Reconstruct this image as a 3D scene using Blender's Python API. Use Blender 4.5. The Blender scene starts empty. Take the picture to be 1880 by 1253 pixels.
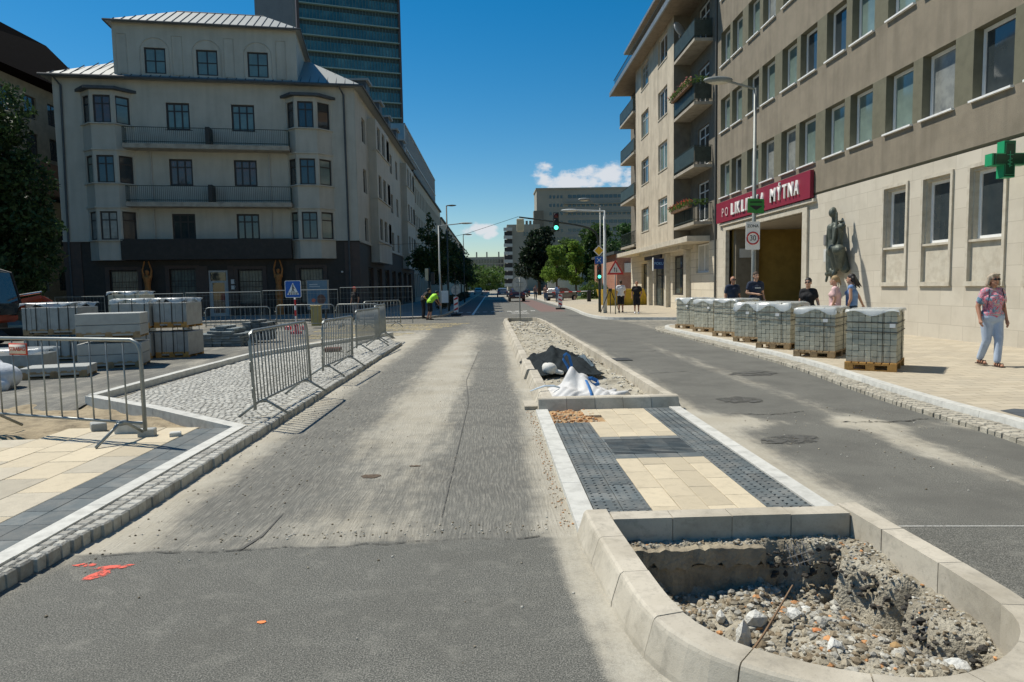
import bpy, bmesh, math, random
import numpy as np
from mathutils import Matrix, Vector
R = math.radians
random.seed(7)
scene = bpy.context.scene
# ---------------------------------------------------------------- camera
cam_d = bpy.data.cameras.new("camera"); cam = bpy.data.objects.new("camera", cam_d)
scene.collection.objects.link(cam); scene.camera = cam
cam_d.sensor_width = 36; cam_d.lens = 1250 / 1880 * 36
cam_d.clip_start = 0.05; cam_d.clip_end = 3000
PITCH = math.atan(100.5 / 1250)
cam.matrix_world = Matrix.Translation((0, 0, 1.72)) @ Matrix.Rotation(-R(1.6), 4, 'Z') @ Matrix.Rotation(math.pi / 2 - PITCH, 4, 'X') @ Matrix.Rotation(-R(1.03), 4, 'Z')
# ---------------------------------------------------------------- sky and sun
SUN_EL, SUN_AZ = R(57), R(31)
sdir = Vector((-math.cos(SUN_AZ) * math.cos(SUN_EL), math.sin(SUN_AZ) * math.cos(SUN_EL), math.sin(SUN_EL)))
world = bpy.data.worlds.new("World"); scene.world = world; world.use_nodes = True
wn = world.node_tree.nodes; wl = world.node_tree.links
wn.clear()
w_out = wn.new('ShaderNodeOutputWorld'); w_bg = wn.new('ShaderNodeBackground')
sky = wn.new('ShaderNodeTexSky'); sky.sky_type = 'NISHITA'; sky.sun_disc = False
sky.sun_elevation = SUN_EL; sky.sun_rotation = math.atan2(sdir.x, sdir.y)
sky.altitude = 0; sky.air_density = 1.0; sky.dust_density = 0.15; sky.ozone_density = 2.2
w_bg.inputs[1].default_value = 0.074
def wnode(t, **k):
    n = wn.new(t)
    for a, b in k.items(): setattr(n, a, b)
    return n
w_tc = wnode('ShaderNodeTexCoord')
hs = wnode('ShaderNodeHueSaturation'); hs.inputs['Saturation'].default_value = 1.5; hs.inputs['Hue'].default_value = 0.493; hs.inputs['Value'].default_value = 1.22
wl.new(sky.outputs[0], hs.inputs['Color'])
# small cumulus clouds low in the sky, laid out by direction: (direction, radii)
def wmath(op, a, b=None, c=None):
    n = wnode('ShaderNodeMath', operation=op)
    for i, v in enumerate((a, b, c)):
        if v is None: continue
        if isinstance(v, (int, float)): n.inputs[i].default_value = v
        else: wl.new(v, n.inputs[i])
    return n.outputs[0]
sep = wnode('ShaderNodeSeparateXYZ'); wl.new(w_tc.outputs['Generated'], sep.inputs[0])
w_az = wmath('DIVIDE', sep.outputs[0], wmath('MAXIMUM', sep.outputs[1], 0.01))   # tan of azimuth from the street
w_elv = wmath('DIVIDE', sep.outputs[2], wmath('MAXIMUM', sep.outputs[1], 0.01))
wno = wnode('ShaderNodeTexNoise'); wno.inputs['Scale'].default_value = 26; wno.inputs['Detail'].default_value = 7; wno.inputs['Roughness'].default_value = 0.6
mp = wnode('ShaderNodeMapping'); mp.inputs['Scale'].default_value = (1, 1, 1.7); wl.new(w_tc.outputs['Generated'], mp.inputs[0]); wl.new(mp.outputs[0], wno.inputs[0])
clouds = [(0.082, 0.158, .018, .016), (0.115, 0.148, .035, .018), (0.145, 0.155, .028, .02), (0.175, 0.153, .035, .022), (0.205, 0.15, .03, .02), (0.24, 0.14, .03, .02), (-0.015, 0.083, .022, .009), (-0.035, 0.078, .016, .007), (0.0, 0.075, .012, .006),
          (0.33, 0.12, .05, .02), (-0.6, 0.1, .06, .02), (0.9, 0.2, .1, .04)]
acc = None
for a, e, ra, re in clouds:
    da = wmath('POWER', wmath('DIVIDE', wmath('SUBTRACT', w_az, a), ra), 2)
    de = wmath('POWER', wmath('DIVIDE', wmath('SUBTRACT', w_elv, e), re), 2)
    v = wmath('SUBTRACT', 1.15, wmath('ADD', da, de))
    acc = v if acc is None else wmath('MAXIMUM', acc, v)
cm = wmath('ADD', wmath('MULTIPLY', acc, 0.55), wmath('MULTIPLY', wmath('SUBTRACT', wno.outputs[0], 0.5), 3.0))
cmr = wnode('ShaderNodeMapRange', interpolation_type='SMOOTHSTEP'); cmr.inputs[1].default_value = -0.05; cmr.inputs[2].default_value = 0.6
wl.new(cm, cmr.inputs[0])
fwd = wmath('GREATER_THAN', sep.outputs[1], 0.05)
cmx = wnode('ShaderNodeMix', data_type='RGBA'); cmx.inputs[7].default_value = (9.0, 9.3, 9.8, 1)
wl.new(wmath('MULTIPLY', wmath('MULTIPLY', cmr.outputs[0], fwd), 0.92), cmx.inputs[0]); wl.new(hs.outputs[0], cmx.inputs[6])
wl.new(cmx.outputs[2], w_bg.inputs[0]); wl.new(w_bg.outputs[0], w_out.inputs[0])
sun_d = bpy.data.lights.new("sun", 'SUN'); sun = bpy.data.objects.new("sun", sun_d); scene.collection.objects.link(sun)
sun_d.energy = 4.9; sun_d.angle = R(0.5); sun_d.color = (1.0, 0.945, 0.835)
sun.rotation_euler = (-sdir).to_track_quat('-Z', 'Y').to_euler()
scene.view_settings.view_transform = 'Standard'; scene.view_settings.look = 'None'
scene.view_settings.exposure = 0.12; scene.view_settings.gamma = 1
scene.render.engine = 'CYCLES'
try: scene.cycles.use_denoising = True
except Exception: pass

# ---------------------------------------------------------------- materials
MATS = {}
def nd(nt, t, **k):
    n = nt.nodes.new(t)
    for a, b in k.items(): setattr(n, a, b)
    return n
def mat(name, col, rough=0.8, var=0.15, scale=3.0, bump=0.0, bscale=40.0, isl=0.0, metal=0.0, spec=0.4, col2=None, stain=0.0, grime=0.0, emit=None, trans=0.0, alpha=1.0, world_co=False):
    if name in MATS: return MATS[name]
    m = bpy.data.materials.new(name); m.use_nodes = True; nt = m.node_tree; nt.nodes.clear(); L = nt.links.new
    out = nd(nt, 'ShaderNodeOutputMaterial'); p = nd(nt, 'ShaderNodeBsdfPrincipled'); L(p.outputs[0], out.inputs[0])
    p.inputs['Roughness'].default_value = rough; p.inputs['Metallic'].default_value = metal; p.inputs['Specular IOR Level'].default_value = spec
    tc = nd(nt, 'ShaderNodeTexCoord')
    geo = nd(nt, 'ShaderNodeNewGeometry')
    co = geo.outputs['Position'] if world_co else tc.outputs['Object']
    n1 = nd(nt, 'ShaderNodeTexNoise'); n1.inputs['Scale'].default_value = scale; n1.inputs['Detail'].default_value = 8; n1.inputs['Roughness'].default_value = 0.62; L(co, n1.inputs[0])
    c = [*col, 1]; c2 = [*(col2 or [x * 0.6 for x in col]), 1]
    mx = nd(nt, 'ShaderNodeMix', data_type='RGBA'); mx.inputs[6].default_value = c; mx.inputs[7].default_value = c2
    mr = nd(nt, 'ShaderNodeMapRange'); mr.inputs[1].default_value = 0.42; mr.inputs[2].default_value = 0.72; mr.inputs[4].default_value = min(1, var * 2.5)
    L(n1.outputs[0], mr.inputs[0]); L(mr.outputs[0], mx.inputs[0]); last = mx.outputs[2]
    if isl > 0:
        hv = nd(nt, 'ShaderNodeHueSaturation'); mi = nd(nt, 'ShaderNodeMapRange'); mi.inputs[3].default_value = 1 - isl; mi.inputs[4].default_value = 1 + isl
        L(geo.outputs['Random Per Island'], mi.inputs[0]); L(mi.outputs[0], hv.inputs['Value']); L(last, hv.inputs['Color']); last = hv.outputs[0]
    if stain > 0:   # rain streaks running down
        mpp = nd(nt, 'ShaderNodeMapping'); mpp.inputs['Scale'].default_value = (2.2, 2.2, 0.22); L(co, mpp.inputs[0])
        n3 = nd(nt, 'ShaderNodeTexNoise'); n3.inputs['Scale'].default_value = 1.3; n3.inputs['Detail'].default_value = 6; L(mpp.outputs[0], n3.inputs[0])
        m3 = nd(nt, 'ShaderNodeMapRange'); m3.inputs[1].default_value = 0.45; m3.inputs[2].default_value = 0.7; m3.inputs[4].default_value = stain; L(n3.outputs[0], m3.inputs[0])
        x3 = nd(nt, 'ShaderNodeMix', data_type='RGBA'); x3.inputs[7].default_value = [x * 0.45 for x in col] + [1]; L(m3.outputs[0], x3.inputs[0]); L(last, x3.inputs[6]); last = x3.outputs[2]
    if grime > 0:   # dirt in small blotches and specks
        for sc_, lo_, hi_ in ((9, .5, .68), (55, .56, .7)):
            n4 = nd(nt, 'ShaderNodeTexNoise'); n4.inputs['Scale'].default_value = sc_; n4.inputs['Detail'].default_value = 7; n4.inputs['Roughness'].default_value = .7; n4.inputs['Distortion'].default_value = .4; L(co, n4.inputs[0])
            m4 = nd(nt, 'ShaderNodeMapRange'); m4.inputs[1].default_value = lo_; m4.inputs[2].default_value = hi_; m4.inputs[4].default_value = grime; L(n4.outputs[0], m4.inputs[0])
            x4 = nd(nt, 'ShaderNodeMix', data_type='RGBA'); x4.inputs[7].default_value = [x * 0.42 for x in col] + [1]; L(m4.outputs[0], x4.inputs[0]); L(last, x4.inputs[6]); last = x4.outputs[2]
    L(last, p.inputs['Base Color'])
    if bump > 0:
        n2 = nd(nt, 'ShaderNodeTexNoise'); n2.inputs['Scale'].default_value = bscale; n2.inputs['Detail'].default_value = 5; L(co, n2.inputs[0])
        b = nd(nt, 'ShaderNodeBump'); b.inputs['Strength'].default_value = bump; b.inputs['Distance'].default_value = 0.02; L(n2.outputs[0], b.inputs['Height']); L(b.outputs[0], p.inputs['Normal'])
    if emit:
        p.inputs['Emission Color'].default_value = [*emit[:3], 1]; p.inputs['Emission Strength'].default_value = emit[3]
    if trans > 0: p.inputs['Transmission Weight'].default_value = trans
    if alpha < 1: p.inputs['Alpha'].default_value = alpha
    MATS[name] = m; return m
def leaf_mat(name, col, tl=0.35):
    if name in MATS: return MATS[name]
    m = bpy.data.materials.new(name); m.use_nodes = True; nt = m.node_tree; nt.nodes.clear(); L = nt.links.new
    out = nd(nt, 'ShaderNodeOutputMaterial'); geo = nd(nt, 'ShaderNodeNewGeometry'); hv = nd(nt, 'ShaderNodeHueSaturation'); hv.inputs['Color'].default_value = [*col, 1]
    mi = nd(nt, 'ShaderNodeMapRange'); mi.inputs[3].default_value = 0.6; mi.inputs[4].default_value = 1.5; L(geo.outputs['Random Per Island'], mi.inputs[0]); L(mi.outputs[0], hv.inputs['Value'])
    d = nd(nt, 'ShaderNodeBsdfPrincipled'); d.inputs['Roughness'].default_value = 0.55; d.inputs['Specular IOR Level'].default_value = 0.25
    t = nd(nt, 'ShaderNodeBsdfTranslucent'); mx = nd(nt, 'ShaderNodeMixShader'); mx.inputs[0].default_value = tl
    L(hv.outputs[0], d.inputs['Base Color']); L(hv.outputs[0], t.inputs[0]); L(d.outputs[0], mx.inputs[1]); L(t.outputs[0], mx.inputs[2]); L(mx.outputs[0], out.inputs[0])
    MATS[name] = m; return m
def brick_mat(name, c1, c2, mortar, bw, bh, ms=0.012, rough=0.85, rot=0.0, vert=None, bump=0.25, off=0.5, dirt=None):
    """rows of stones; vert='x' or 'y' puts the pattern on a wall whose face runs along that axis"""
    if name in MATS: return MATS[name]
    m = bpy.data.materials.new(name); m.use_nodes = True; nt = m.node_tree; nt.nodes.clear(); L = nt.links.new
    out = nd(nt, 'ShaderNodeOutputMaterial'); p = nd(nt, 'ShaderNodeBsdfPrincipled'); L(p.outputs[0], out.inputs[0]); p.inputs['Roughness'].default_value = rough; p.inputs['Specular IOR Level'].default_value = 0.3
    geo = nd(nt, 'ShaderNodeNewGeometry'); mp_ = nd(nt, 'ShaderNodeMapping'); mp_.inputs['Rotation'].default_value = (0, 0, rot)
    src = geo.outputs['Position']
    if vert:
        s = nd(nt, 'ShaderNodeSeparateXYZ'); cb = nd(nt, 'ShaderNodeCombineXYZ'); L(src, s.inputs[0]); L(s.outputs[0 if vert == 'x' else 1], cb.inputs[0]); L(s.outputs[2], cb.inputs[1]); src = cb.outputs[0]
    L(src, mp_.inputs[0])
    b = nd(nt, 'ShaderNodeTexBrick'); b.offset = off; b.inputs['Scale'].default_value = 1; b.inputs['Mortar Size'].default_value = ms; b.inputs['Brick Width'].default_value = bw; b.inputs['Row Height'].default_value = bh
    b.inputs['Color1'].default_value = [*c1, 1]; b.inputs['Color2'].default_value = [*c2, 1]; b.inputs['Mortar'].default_value = [*mortar, 1]; b.inputs['Mortar Smooth'].default_value = 0.2
    L(mp_.outputs[0], b.inputs[0])
    n = nd(nt, 'ShaderNodeTexNoise'); n.inputs['Scale'].default_value = 1.6; n.inputs['Detail'].default_value = 9; n.inputs['Roughness'].default_value = 0.65; L(geo.outputs['Position'], n.inputs[0])
    mr = nd(nt, 'ShaderNodeMapRange'); mr.inputs[1].default_value = 0.45; mr.inputs[2].default_value = 0.7; mr.inputs[4].default_value = 0.5; L(n.outputs[0], mr.inputs[0])
    mx = nd(nt, 'ShaderNodeMix', data_type='RGBA'); mx.inputs[7].default_value = [*(dirt or [x * 0.6 for x in c1]), 1]; L(mr.outputs[0], mx.inputs[0]); L(b.outputs[0], mx.inputs[6]); L(mx.outputs[2], p.inputs['Base Color'])
    bp = nd(nt, 'ShaderNodeBump'); bp.inputs['Strength'].default_value = bump; bp.inputs['Distance'].default_value = 0.01; bp.invert = True; L(b.outputs[1], bp.inputs['Height']); L(bp.outputs[0], p.inputs['Normal'])
    MATS[name] = m; return m

# ---------------------------------------------------------------- mesh helpers
COL = scene.collection
class MB:
    def __init__(s, T=None): s.v = []; s.f = []; s.m = []; s.T = T
    def add(s, vs, fs, mi=0):
        o = len(s.v)
        if s.T is not None: vs = [tuple(s.T @ Vector(v)) for v in vs]
        s.v.extend(vs); s.f.extend([tuple(i + o for i in f) for f in fs]); s.m.extend([mi] * len(fs)); return s
    def box(s, x0, x1, y0, y1, z0, z1, mi=0):
        return s.add([(x0, y0, z0), (x1, y0, z0), (x1, y1, z0), (x0, y1, z0), (x0, y0, z1), (x1, y0, z1), (x1, y1, z1), (x0, y1, z1)],
                     [(0, 3, 2, 1), (4, 5, 6, 7), (0, 1, 5, 4), (1, 2, 6, 5), (2, 3, 7, 6), (3, 0, 4, 7)], mi)
    def obox(s, c, sz, rz=0, mi=0, rx=0, ry=0, bev=0):
        M_ = Matrix.Translation(c) @ Matrix.Rotation(rz, 4, 'Z') @ Matrix.Rotation(ry, 4, 'Y') @ Matrix.Rotation(rx, 4, 'X')
        a, b, h = sz[0] / 2, sz[1] / 2, sz[2] / 2
        if bev > 0:
            e = bev; vs = []; 
            for z, q in ((-h, e), (-h + e, 0), (h - e, 0), (h, e)):
                vs += [(-a + q, -b + q, z), (a - q, -b + q, z), (a - q, b - q, z), (-a + q, b - q, z)]
            fs = [(3, 2, 1, 0), (12, 13, 14, 15)]
            for k in range(3):
                for i in range(4): j = (i + 1) % 4; fs.append((k * 4 + i, k * 4 + j, k * 4 + 4 + j, k * 4 + 4 + i))
        else:
            vs = [(-a, -b, -h), (a, -b, -h), (a, b, -h), (-a, b, -h), (-a, -b, h), (a, -b, h), (a, b, h), (-a, b, h)]
            fs = [(0, 3, 2, 1), (4, 5, 6, 7), (0, 1, 5, 4), (1, 2, 6, 5), (2, 3, 7, 6), (3, 0, 4, 7)]
        return s.add([tuple(M_ @ Vector(v)) for v in vs], fs, mi)
    def prism(s, poly, z0, z1, mi=0):
        n = len(poly); vs = [(x, y, z0) for x, y in poly] + [(x, y, z1) for x, y in poly]
        fs = [tuple(range(n - 1, -1, -1)), tuple(range(n, 2 * n))] + [(i, (i + 1) % n, n + (i + 1) % n, n + i) for i in range(n)]
        return s.add(vs, fs, mi)
    def poly(s, pts, mi=0): return s.add(list(pts), [tuple(range(len(pts)))], mi)
    def tube(s, pts, r, n=8, mi=0, closed=False, flat=1.0):
        pts = [Vector(p) for p in pts]; k = len(pts); rs = r if isinstance(r, (list, tuple)) else [r] * k
        vs = []; fs = []; up = Vector((0, 0, 1))
        for i, p in enumerate(pts):
            a = pts[(i - 1) % k] if (closed or i > 0) else p; b = pts[(i + 1) % k] if (closed or i < k - 1) else p
            t = (b - a).normalized()
            ref = up if abs(t.dot(up)) < 0.95 else Vector((1, 0, 0))
            x = t.cross(ref).normalized(); y = x.cross(t)
            for j in range(n):
                an = 2 * math.pi * j / n; vs.append(tuple(p + (x * math.cos(an) + y * math.sin(an) * flat) * rs[i]))
        for i in range(k if closed else k - 1):
            q = (i + 1) % k
            for j in range(n): jj = (j + 1) % n; fs.append((i * n + j, i * n + jj, q * n + jj, q * n + j))
        if not closed: fs += [tuple(range(n - 1, -1, -1)), tuple((k - 1) * n + j for j in range(n))]
        return s.add(vs, fs, mi)
    def sph(s, c, r, nu=12, nv=8, mi=0, M=None):
        if isinstance(r, (int, float)): r = (r, r, r)
        vs = [(0, 0, -1)]; fs = []
        for i in range(1, nv):
            a = math.pi * i / nv - math.pi / 2
            for j in range(nu): b = 2 * math.pi * j / nu; vs.append((math.cos(a) * math.cos(b), math.cos(a) * math.sin(b), math.sin(a)))
        vs.append((0, 0, 1)); t = len(vs) - 1
        for j in range(nu):
            jj = (j + 1) % nu; fs.append((0, 1 + jj, 1 + j)); fs.append((t, t - nu + j, t - nu + jj))
            for i in range(nv - 2): o = 1 + i * nu; fs.append((o + j, o + jj, o + nu + jj, o + nu + j))
        out = []
        for v in vs:
            w = Vector((v[0] * r[0], v[1] * r[1], v[2] * r[2]))
            if M is not None: w = M @ w
            out.append((w.x + c[0], w.y + c[1], w.z + c[2]))
        return s.add(out, fs, mi)
    def cap(s, a, b, ra, rb, n=12, mi=0):   # tapered capsule, closed
        a, b = Vector(a), Vector(b); t = b - a; Lg = max(t.length, 1e-5); t.normalize()
        ref = Vector((0, 0, 1)) if abs(t.z) < 0.9 else Vector((1, 0, 0)); x = t.cross(ref).normalized(); y = x.cross(t)
        rings = []
        for q in (-80, -55, -28): rings.append((ra * math.sin(R(q)), ra * math.cos(R(q))))
        rings += [(0, ra), (Lg * .5, (ra + rb) / 2), (Lg, rb)]
        for q in (28, 55, 80): rings.append((Lg + rb * math.sin(R(q)), rb * math.cos(R(q))))
        vs = []; fs = []
        for d, r_ in rings:
            for j in range(n): an = 2 * math.pi * j / n; vs.append(tuple(a + t * d + (x * math.cos(an) + y * math.sin(an)) * r_))
        for i in range(len(rings) - 1):
            for j in range(n): jj = (j + 1) % n; fs.append((i * n + j, i * n + jj, (i + 1) * n + jj, (i + 1) * n + j))
        fs += [tuple(range(n - 1, -1, -1)), tuple((len(rings) - 1) * n + j for j in range(n))]
        return s.add(vs, fs, mi)
    def mesh(s, name, mats, smooth=False):
        me = bpy.data.meshes.new(name); me.from_pydata(s.v, [], s.f)
        for m in (mats if isinstance(mats, (list, tuple)) else [mats]): me.materials.append(m)
        me.polygons.foreach_set('material_index', s.m)
        if smooth: me.polygons.foreach_set('use_smooth', [True] * len(s.f))
        me.update(); return me
    def build(s, name, mats, parent=None, smooth=False, remesh=0, sm=2):
        me = s.mesh(name, mats, smooth)
        if remesh: me = remeshed(me, remesh, sm, name)
        return link(name, me, parent)
def remeshed(me, vox, sm=2, name='x', extra=None):
    mats = list(me.materials); o = bpy.data.objects.new('tmp', me); COL.objects.link(o)
    m = o.modifiers.new('r', 'REMESH'); m.mode = 'VOXEL'; m.voxel_size = vox
    if sm: q = o.modifiers.new('s', 'SMOOTH'); q.iterations = sm; q.factor = 0.5
    dg = bpy.context.evaluated_depsgraph_get(); ev = o.evaluated_get(dg); out = bpy.data.meshes.new_from_object(ev)
    bpy.data.objects.remove(o); out.name = name; out.materials.clear()
    for x in mats: out.materials.append(x)
    out.polygons.foreach_set('use_smooth', [True] * len(out.polygons)); return out
def link(name, me, parent=None, loc=None, rz=0):
    o = bpy.data.objects.new(name, me); COL.objects.link(o)
    if parent is not None:
        o.parent = parent
        Tp = Matrix.Translation(parent.location)
        q = parent.parent
        if q is not None and q.type != 'EMPTY': pass
        o.matrix_parent_inverse = WM(parent).inverted()
    if loc is not None: o.location = loc; o.rotation_euler = (0, 0, rz)
    return o
def WM(o):
    m = Matrix.LocRotScale(o.location, o.rotation_euler, o.scale)
    if o.parent is not None: return WM(o.parent) @ o.matrix_parent_inverse @ m
    return m
def tag(o, label, cat, group=None):
    o['label'] = label; o['category'] = cat
    if group: o['group'] = group
    return o
def thing(name, label, cat, loc=(0, 0, 0), group=None):
    o = bpy.data.objects.new(name, None); COL.objects.link(o); o.location = loc; o.empty_display_size = 0.2
    return tag(o, label, cat, group)
def struct(name, mb, mats, **k):
    o = mb.build(name, mats, **k); o['kind'] = 'structure'; return o
def stuff(name, mb, mats, label, cat, **k):
    o = mb.build(name, mats, **k); o['kind'] = 'stuff'; tag(o, label, cat); return o
CHILD = {}
def kids(o): return [c for c in bpy.data.objects if c.parent == o]
def dup(root, loc=None, rz=None, label=None, parent=None):
    c = root.copy(); COL.objects.link(c)
    if parent is not None: c.parent = parent
    if loc is not None: c.location = loc
    if rz is not None: c.rotation_euler = (0, 0, rz)
    if label: c['label'] = label
    for k in kids(root): dup(k, parent=c)
    return c
def text_mesh(txt, size, depth=0.004, bold=False, ax='CENTER'):
    cu = bpy.data.curves.new('t', 'FONT'); cu.body = txt; cu.size = size; cu.extrude = depth; cu.align_x = ax; cu.align_y = 'CENTER'; cu.resolution_u = 3
    if bold: cu.offset = size * 0.014
    o = bpy.data.objects.new('t', cu); COL.objects.link(o); dg = bpy.context.evaluated_depsgraph_get()
    me = bpy.data.meshes.new_from_object(o.evaluated_get(dg)); bpy.data.objects.remove(o); return me
def place_text(name, txt, size, T, m, parent, depth=0.004, bold=False, sx=1.0, ax='CENTER'):
    me = text_mesh(txt, size, depth, bold, ax); me.transform(T @ Matrix.Diagonal((sx, 1, 1, 1))); me.materials.clear(); me.materials.append(m)
    return link(name, me, parent)
def wallT(P0, u, out):   # local (s, d outward, z) -> world ; u, out 2-vectors
    return Matrix(((u[0], out[0], 0, P0[0]), (u[1], out[1], 0, P0[1]), (0, 0, 1, P0[2] if len(P0) > 2 else 0), (0, 0, 0, 1)))
def facade(mb, s0, s1, z0, z1, ops, rev=0.2, d=0.0, mi=0, rmi=None, rowmi=None):
    """outer face at d with rectangular openings and their reveals"""
    rmi = mi if rmi is None else rmi
    S = sorted(set([s0, s1] + [v for o in ops for v in o[:2]])); Z = sorted(set([z0, z1] + [v for o in ops for v in o[2:4]]))
    S = [v for v in S if s0 - 1e-6 <= v <= s1 + 1e-6]; Z = [v for v in Z if z0 - 1e-6 <= v <= z1 + 1e-6]
    for i in range(len(S) - 1):
        for j in range(len(Z) - 1):
            cs, cz = (S[i] + S[i + 1]) / 2, (Z[j] + Z[j + 1]) / 2
            if any(o[0] < cs < o[1] and o[2] < cz < o[3] for o in ops): continue
            k = rowmi if rowmi is not None and any(o[2] < cz < o[3] for o in ops) and cs > 6 and cs < 35.6 else mi
            mb.poly([(S[i], d, Z[j]), (S[i + 1], d, Z[j]), (S[i + 1], d, Z[j + 1]), (S[i], d, Z[j + 1])], k)
    for o in ops:
        a, b, c, e = o[:4]; q = d - rev
        mb.poly([(a, d, c), (a, q, c), (a, q, e), (a, d, e)], rmi); mb.poly([(b, d, c), (b, d, e), (b, q, e), (b, q, c)], rmi)
        mb.poly([(a, d, e), (a, q, e), (b, q, e), (b, d, e)], rmi); mb.poly([(a, d, c), (b, d, c), (b, q, c), (a, q, c)], rmi)
_wc = {}
def window(parent, T, s, z, w, h, d, fm, pm, mull=1, tr=0.0, fw=0.07, sill=None, name='window', sm=None, ft=0.06):
    """window frame (part) and its pane (sub-part), local origin at lower left of the opening"""
    key = (round(w, 2), round(h, 2), mull, tr, fw, fm.name, pm.name, ft)
    if key not in _wc:
        a = MB(); 
        a.box(0, w, -ft, 0, 0, fw).box(0, w, -ft, 0, h - fw, h).box(0, fw, -ft, 0, fw, h - fw).box(w - fw, w, -ft, 0, fw, h - fw)
        for k in range(1, mull + 1): x = w * k / (mull + 1); a.box(x - fw * .45, x + fw * .45, -ft, -.006, fw, h - fw)
        if tr > 0: a.box(fw, w - fw, -ft, -.009, h * tr - fw * .4, h * tr + fw * .4)
        b = MB(); b.box(fw * .5, w - fw * .5, -ft * .7, -ft * .55, fw * .5, h - fw * .5)
        _wc[key] = (a.mesh('window', [fm]), b.mesh('pane', [pm]))
    A, B = _wc[key]; M_ = T @ Matrix.Translation((s, d, z))
    o = bpy.data.objects.new(name, A); COL.objects.link(o); o.parent = parent; o.matrix_parent_inverse = WM(parent).inverted(); o.matrix_basis = M_ 
    p = bpy.data.objects.new('pane', B); COL.objects.link(p); p.parent = o
    if sill:
        sw, sd, st = sill; c = MB(); c.box(-sw, w + sw, -0.01, sd, -st - .002, -.002); q = link('sill', c.mesh('sill', [sm or fm])); q.parent = o
    return o
def leaves(name, lobes, n, size, m, parent=None, seed=1, flat=0.0):
    rng = np.random.default_rng(seed); L = np.array([l for l in lobes], float); vol = (L[:, 3] * L[:, 4] * L[:, 5]) ** (2 / 3); pr = vol / vol.sum()
    k = rng.choice(len(L), n, p=pr); d = rng.normal(size=(n, 3)); d /= np.linalg.norm(d, axis=1)[:, None]; r = rng.uniform(0.25, 1.0, n) ** 0.45
    # uneven outline: push clumps in and out
    ph = rng.uniform(0, 6.28, (len(L), 3)); w = 1 + 0.16 * np.sin(d[:, 0] * 5 + ph[k, 0]) * np.cos(d[:, 1] * 6 + ph[k, 1]) + 0.1 * np.sin(d[:, 2] * 9 + ph[k, 2])
    keep = (np.sin(d[:, 0] * 7 + ph[k, 1]) + np.sin(d[:, 1] * 8 + ph[k, 2]) + np.sin(d[:, 2] * 7 + ph[k, 0])) > -.95
    c = L[k, :3] + d * (r * w)[:, None] * L[k, 3:6]; c = c[keep]; N = len(c)
    a = rng.normal(size=(N, 3)); a[:, 2] *= 1 - flat; a /= np.linalg.norm(a, axis=1)[:, None]; b = np.cross(a, rng.normal(size=(N, 3))); b /= np.linalg.norm(b, axis=1)[:, None]
    s_ = size * rng.uniform(.6, 1.35, N)[:, None]
    V = np.stack([c - a * s_, c - b * s_ * .45, c + a * s_, c + b * s_ * .45], 1).reshape(-1, 3)
    me = bpy.data.meshes.new(name); me.vertices.add(4 * N); me.vertices.foreach_set('co', V.ravel().astype(np.float32)); me.loops.add(4 * N); me.loops.foreach_set('vertex_index', np.arange(4 * N, dtype=np.int32))
    me.polygons.add(N); me.polygons.foreach_set('loop_start', np.arange(0, 4 * N, 4, dtype=np.int32)); me.polygons.foreach_set('loop_total', np.full(N, 4, np.int32)); me.update(calc_edges=True); me.materials.append(m)
    return link(name, me, parent)
def v3(p): return Vector((p[0], p[1], p[2] if len(p) > 2 else 0))
def resample(pts, closed=False, step=0.1):
    P = [v3(p) for p in pts]
    if closed: P.append(P[0])
    out = [P[0]]; 
    for a, b in zip(P, P[1:]):
        n = max(1, int(round((b - a).length / step)))
        for i in range(1, n + 1): out.append(a.lerp(b, i / n))
    return out
def smoothpath(pts, it=2):
    P = [v3(p) for p in pts]
    for _ in range(it):
        Q = [P[0]]
        for a, b in zip(P, P[1:]): Q += [a.lerp(b, .25), a.lerp(b, .75)]
        Q.append(P[-1]); P = Q
    return P
def kerb(mb, path, prof, stone=1.0, gap=0.006, mi=0, jit=0.004, rnd=None):
    """separate kerb stones swept along a path; prof = closed list of (offset to the right of travel, z)"""
    rnd = rnd or random.Random(3); P = [Vector((p[0], p[1], p[2] if len(p) > 2 else 0)) for p in path]
    cum = [0]
    for a, b in zip(P, P[1:]): cum.append(cum[-1] + (b - a).length)
    def at(t):
        t = min(max(t, 0), cum[-1]); i = 0
        while i < len(cum) - 2 and cum[i + 1] < t: i += 1
        f = (t - cum[i]) / max(cum[i + 1] - cum[i], 1e-6); p = P[i].lerp(P[i + 1], f)
        a = max(0, i - 0); d = (P[i + 1] - P[i]); 
        if f < .5 and i > 0: d = d.normalized() * (f + .5) + (P[i] - P[i - 1]).normalized() * (.5 - f)
        elif f > .5 and i + 2 < len(P): d = d.normalized() * (1.5 - f) + (P[i + 2] - P[i + 1]).normalized() * (f - .5)
        d.z = 0; d.normalize(); return p, Vector((d.y, -d.x, 0))
    t = 0; n = len(prof)
    ns = max(1, round(cum[-1] / stone)); stone = cum[-1] / ns
    for k in range(ns):
        a, b = k * stone + gap / 2, (k + 1) * stone - gap / 2; m = max(2, int((b - a) / 0.12) + 1) if len(P) > 2 else 2
        jz = rnd.uniform(-jit, jit); jo = rnd.uniform(-jit, jit); vs = []; fs = []
        for i in range(m):
            p, nrm = at(a + (b - a) * i / (m - 1))
            for o_, z in prof: vs.append((p.x + nrm.x * (o_ + jo), p.y + nrm.y * (o_ + jo), p.z + z + (jz if z > 0.01 else 0)))
        for i in range(m - 1):
            for j in range(n): jj = (j + 1) % n; fs.append((i * n + j, (i + 1) * n + j, (i + 1) * n + jj, i * n + jj))
        fs += [tuple(range(n)), tuple((m - 1) * n + j for j in range(n - 1, -1, -1))]
        mb.add(vs, fs, mi)
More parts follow.
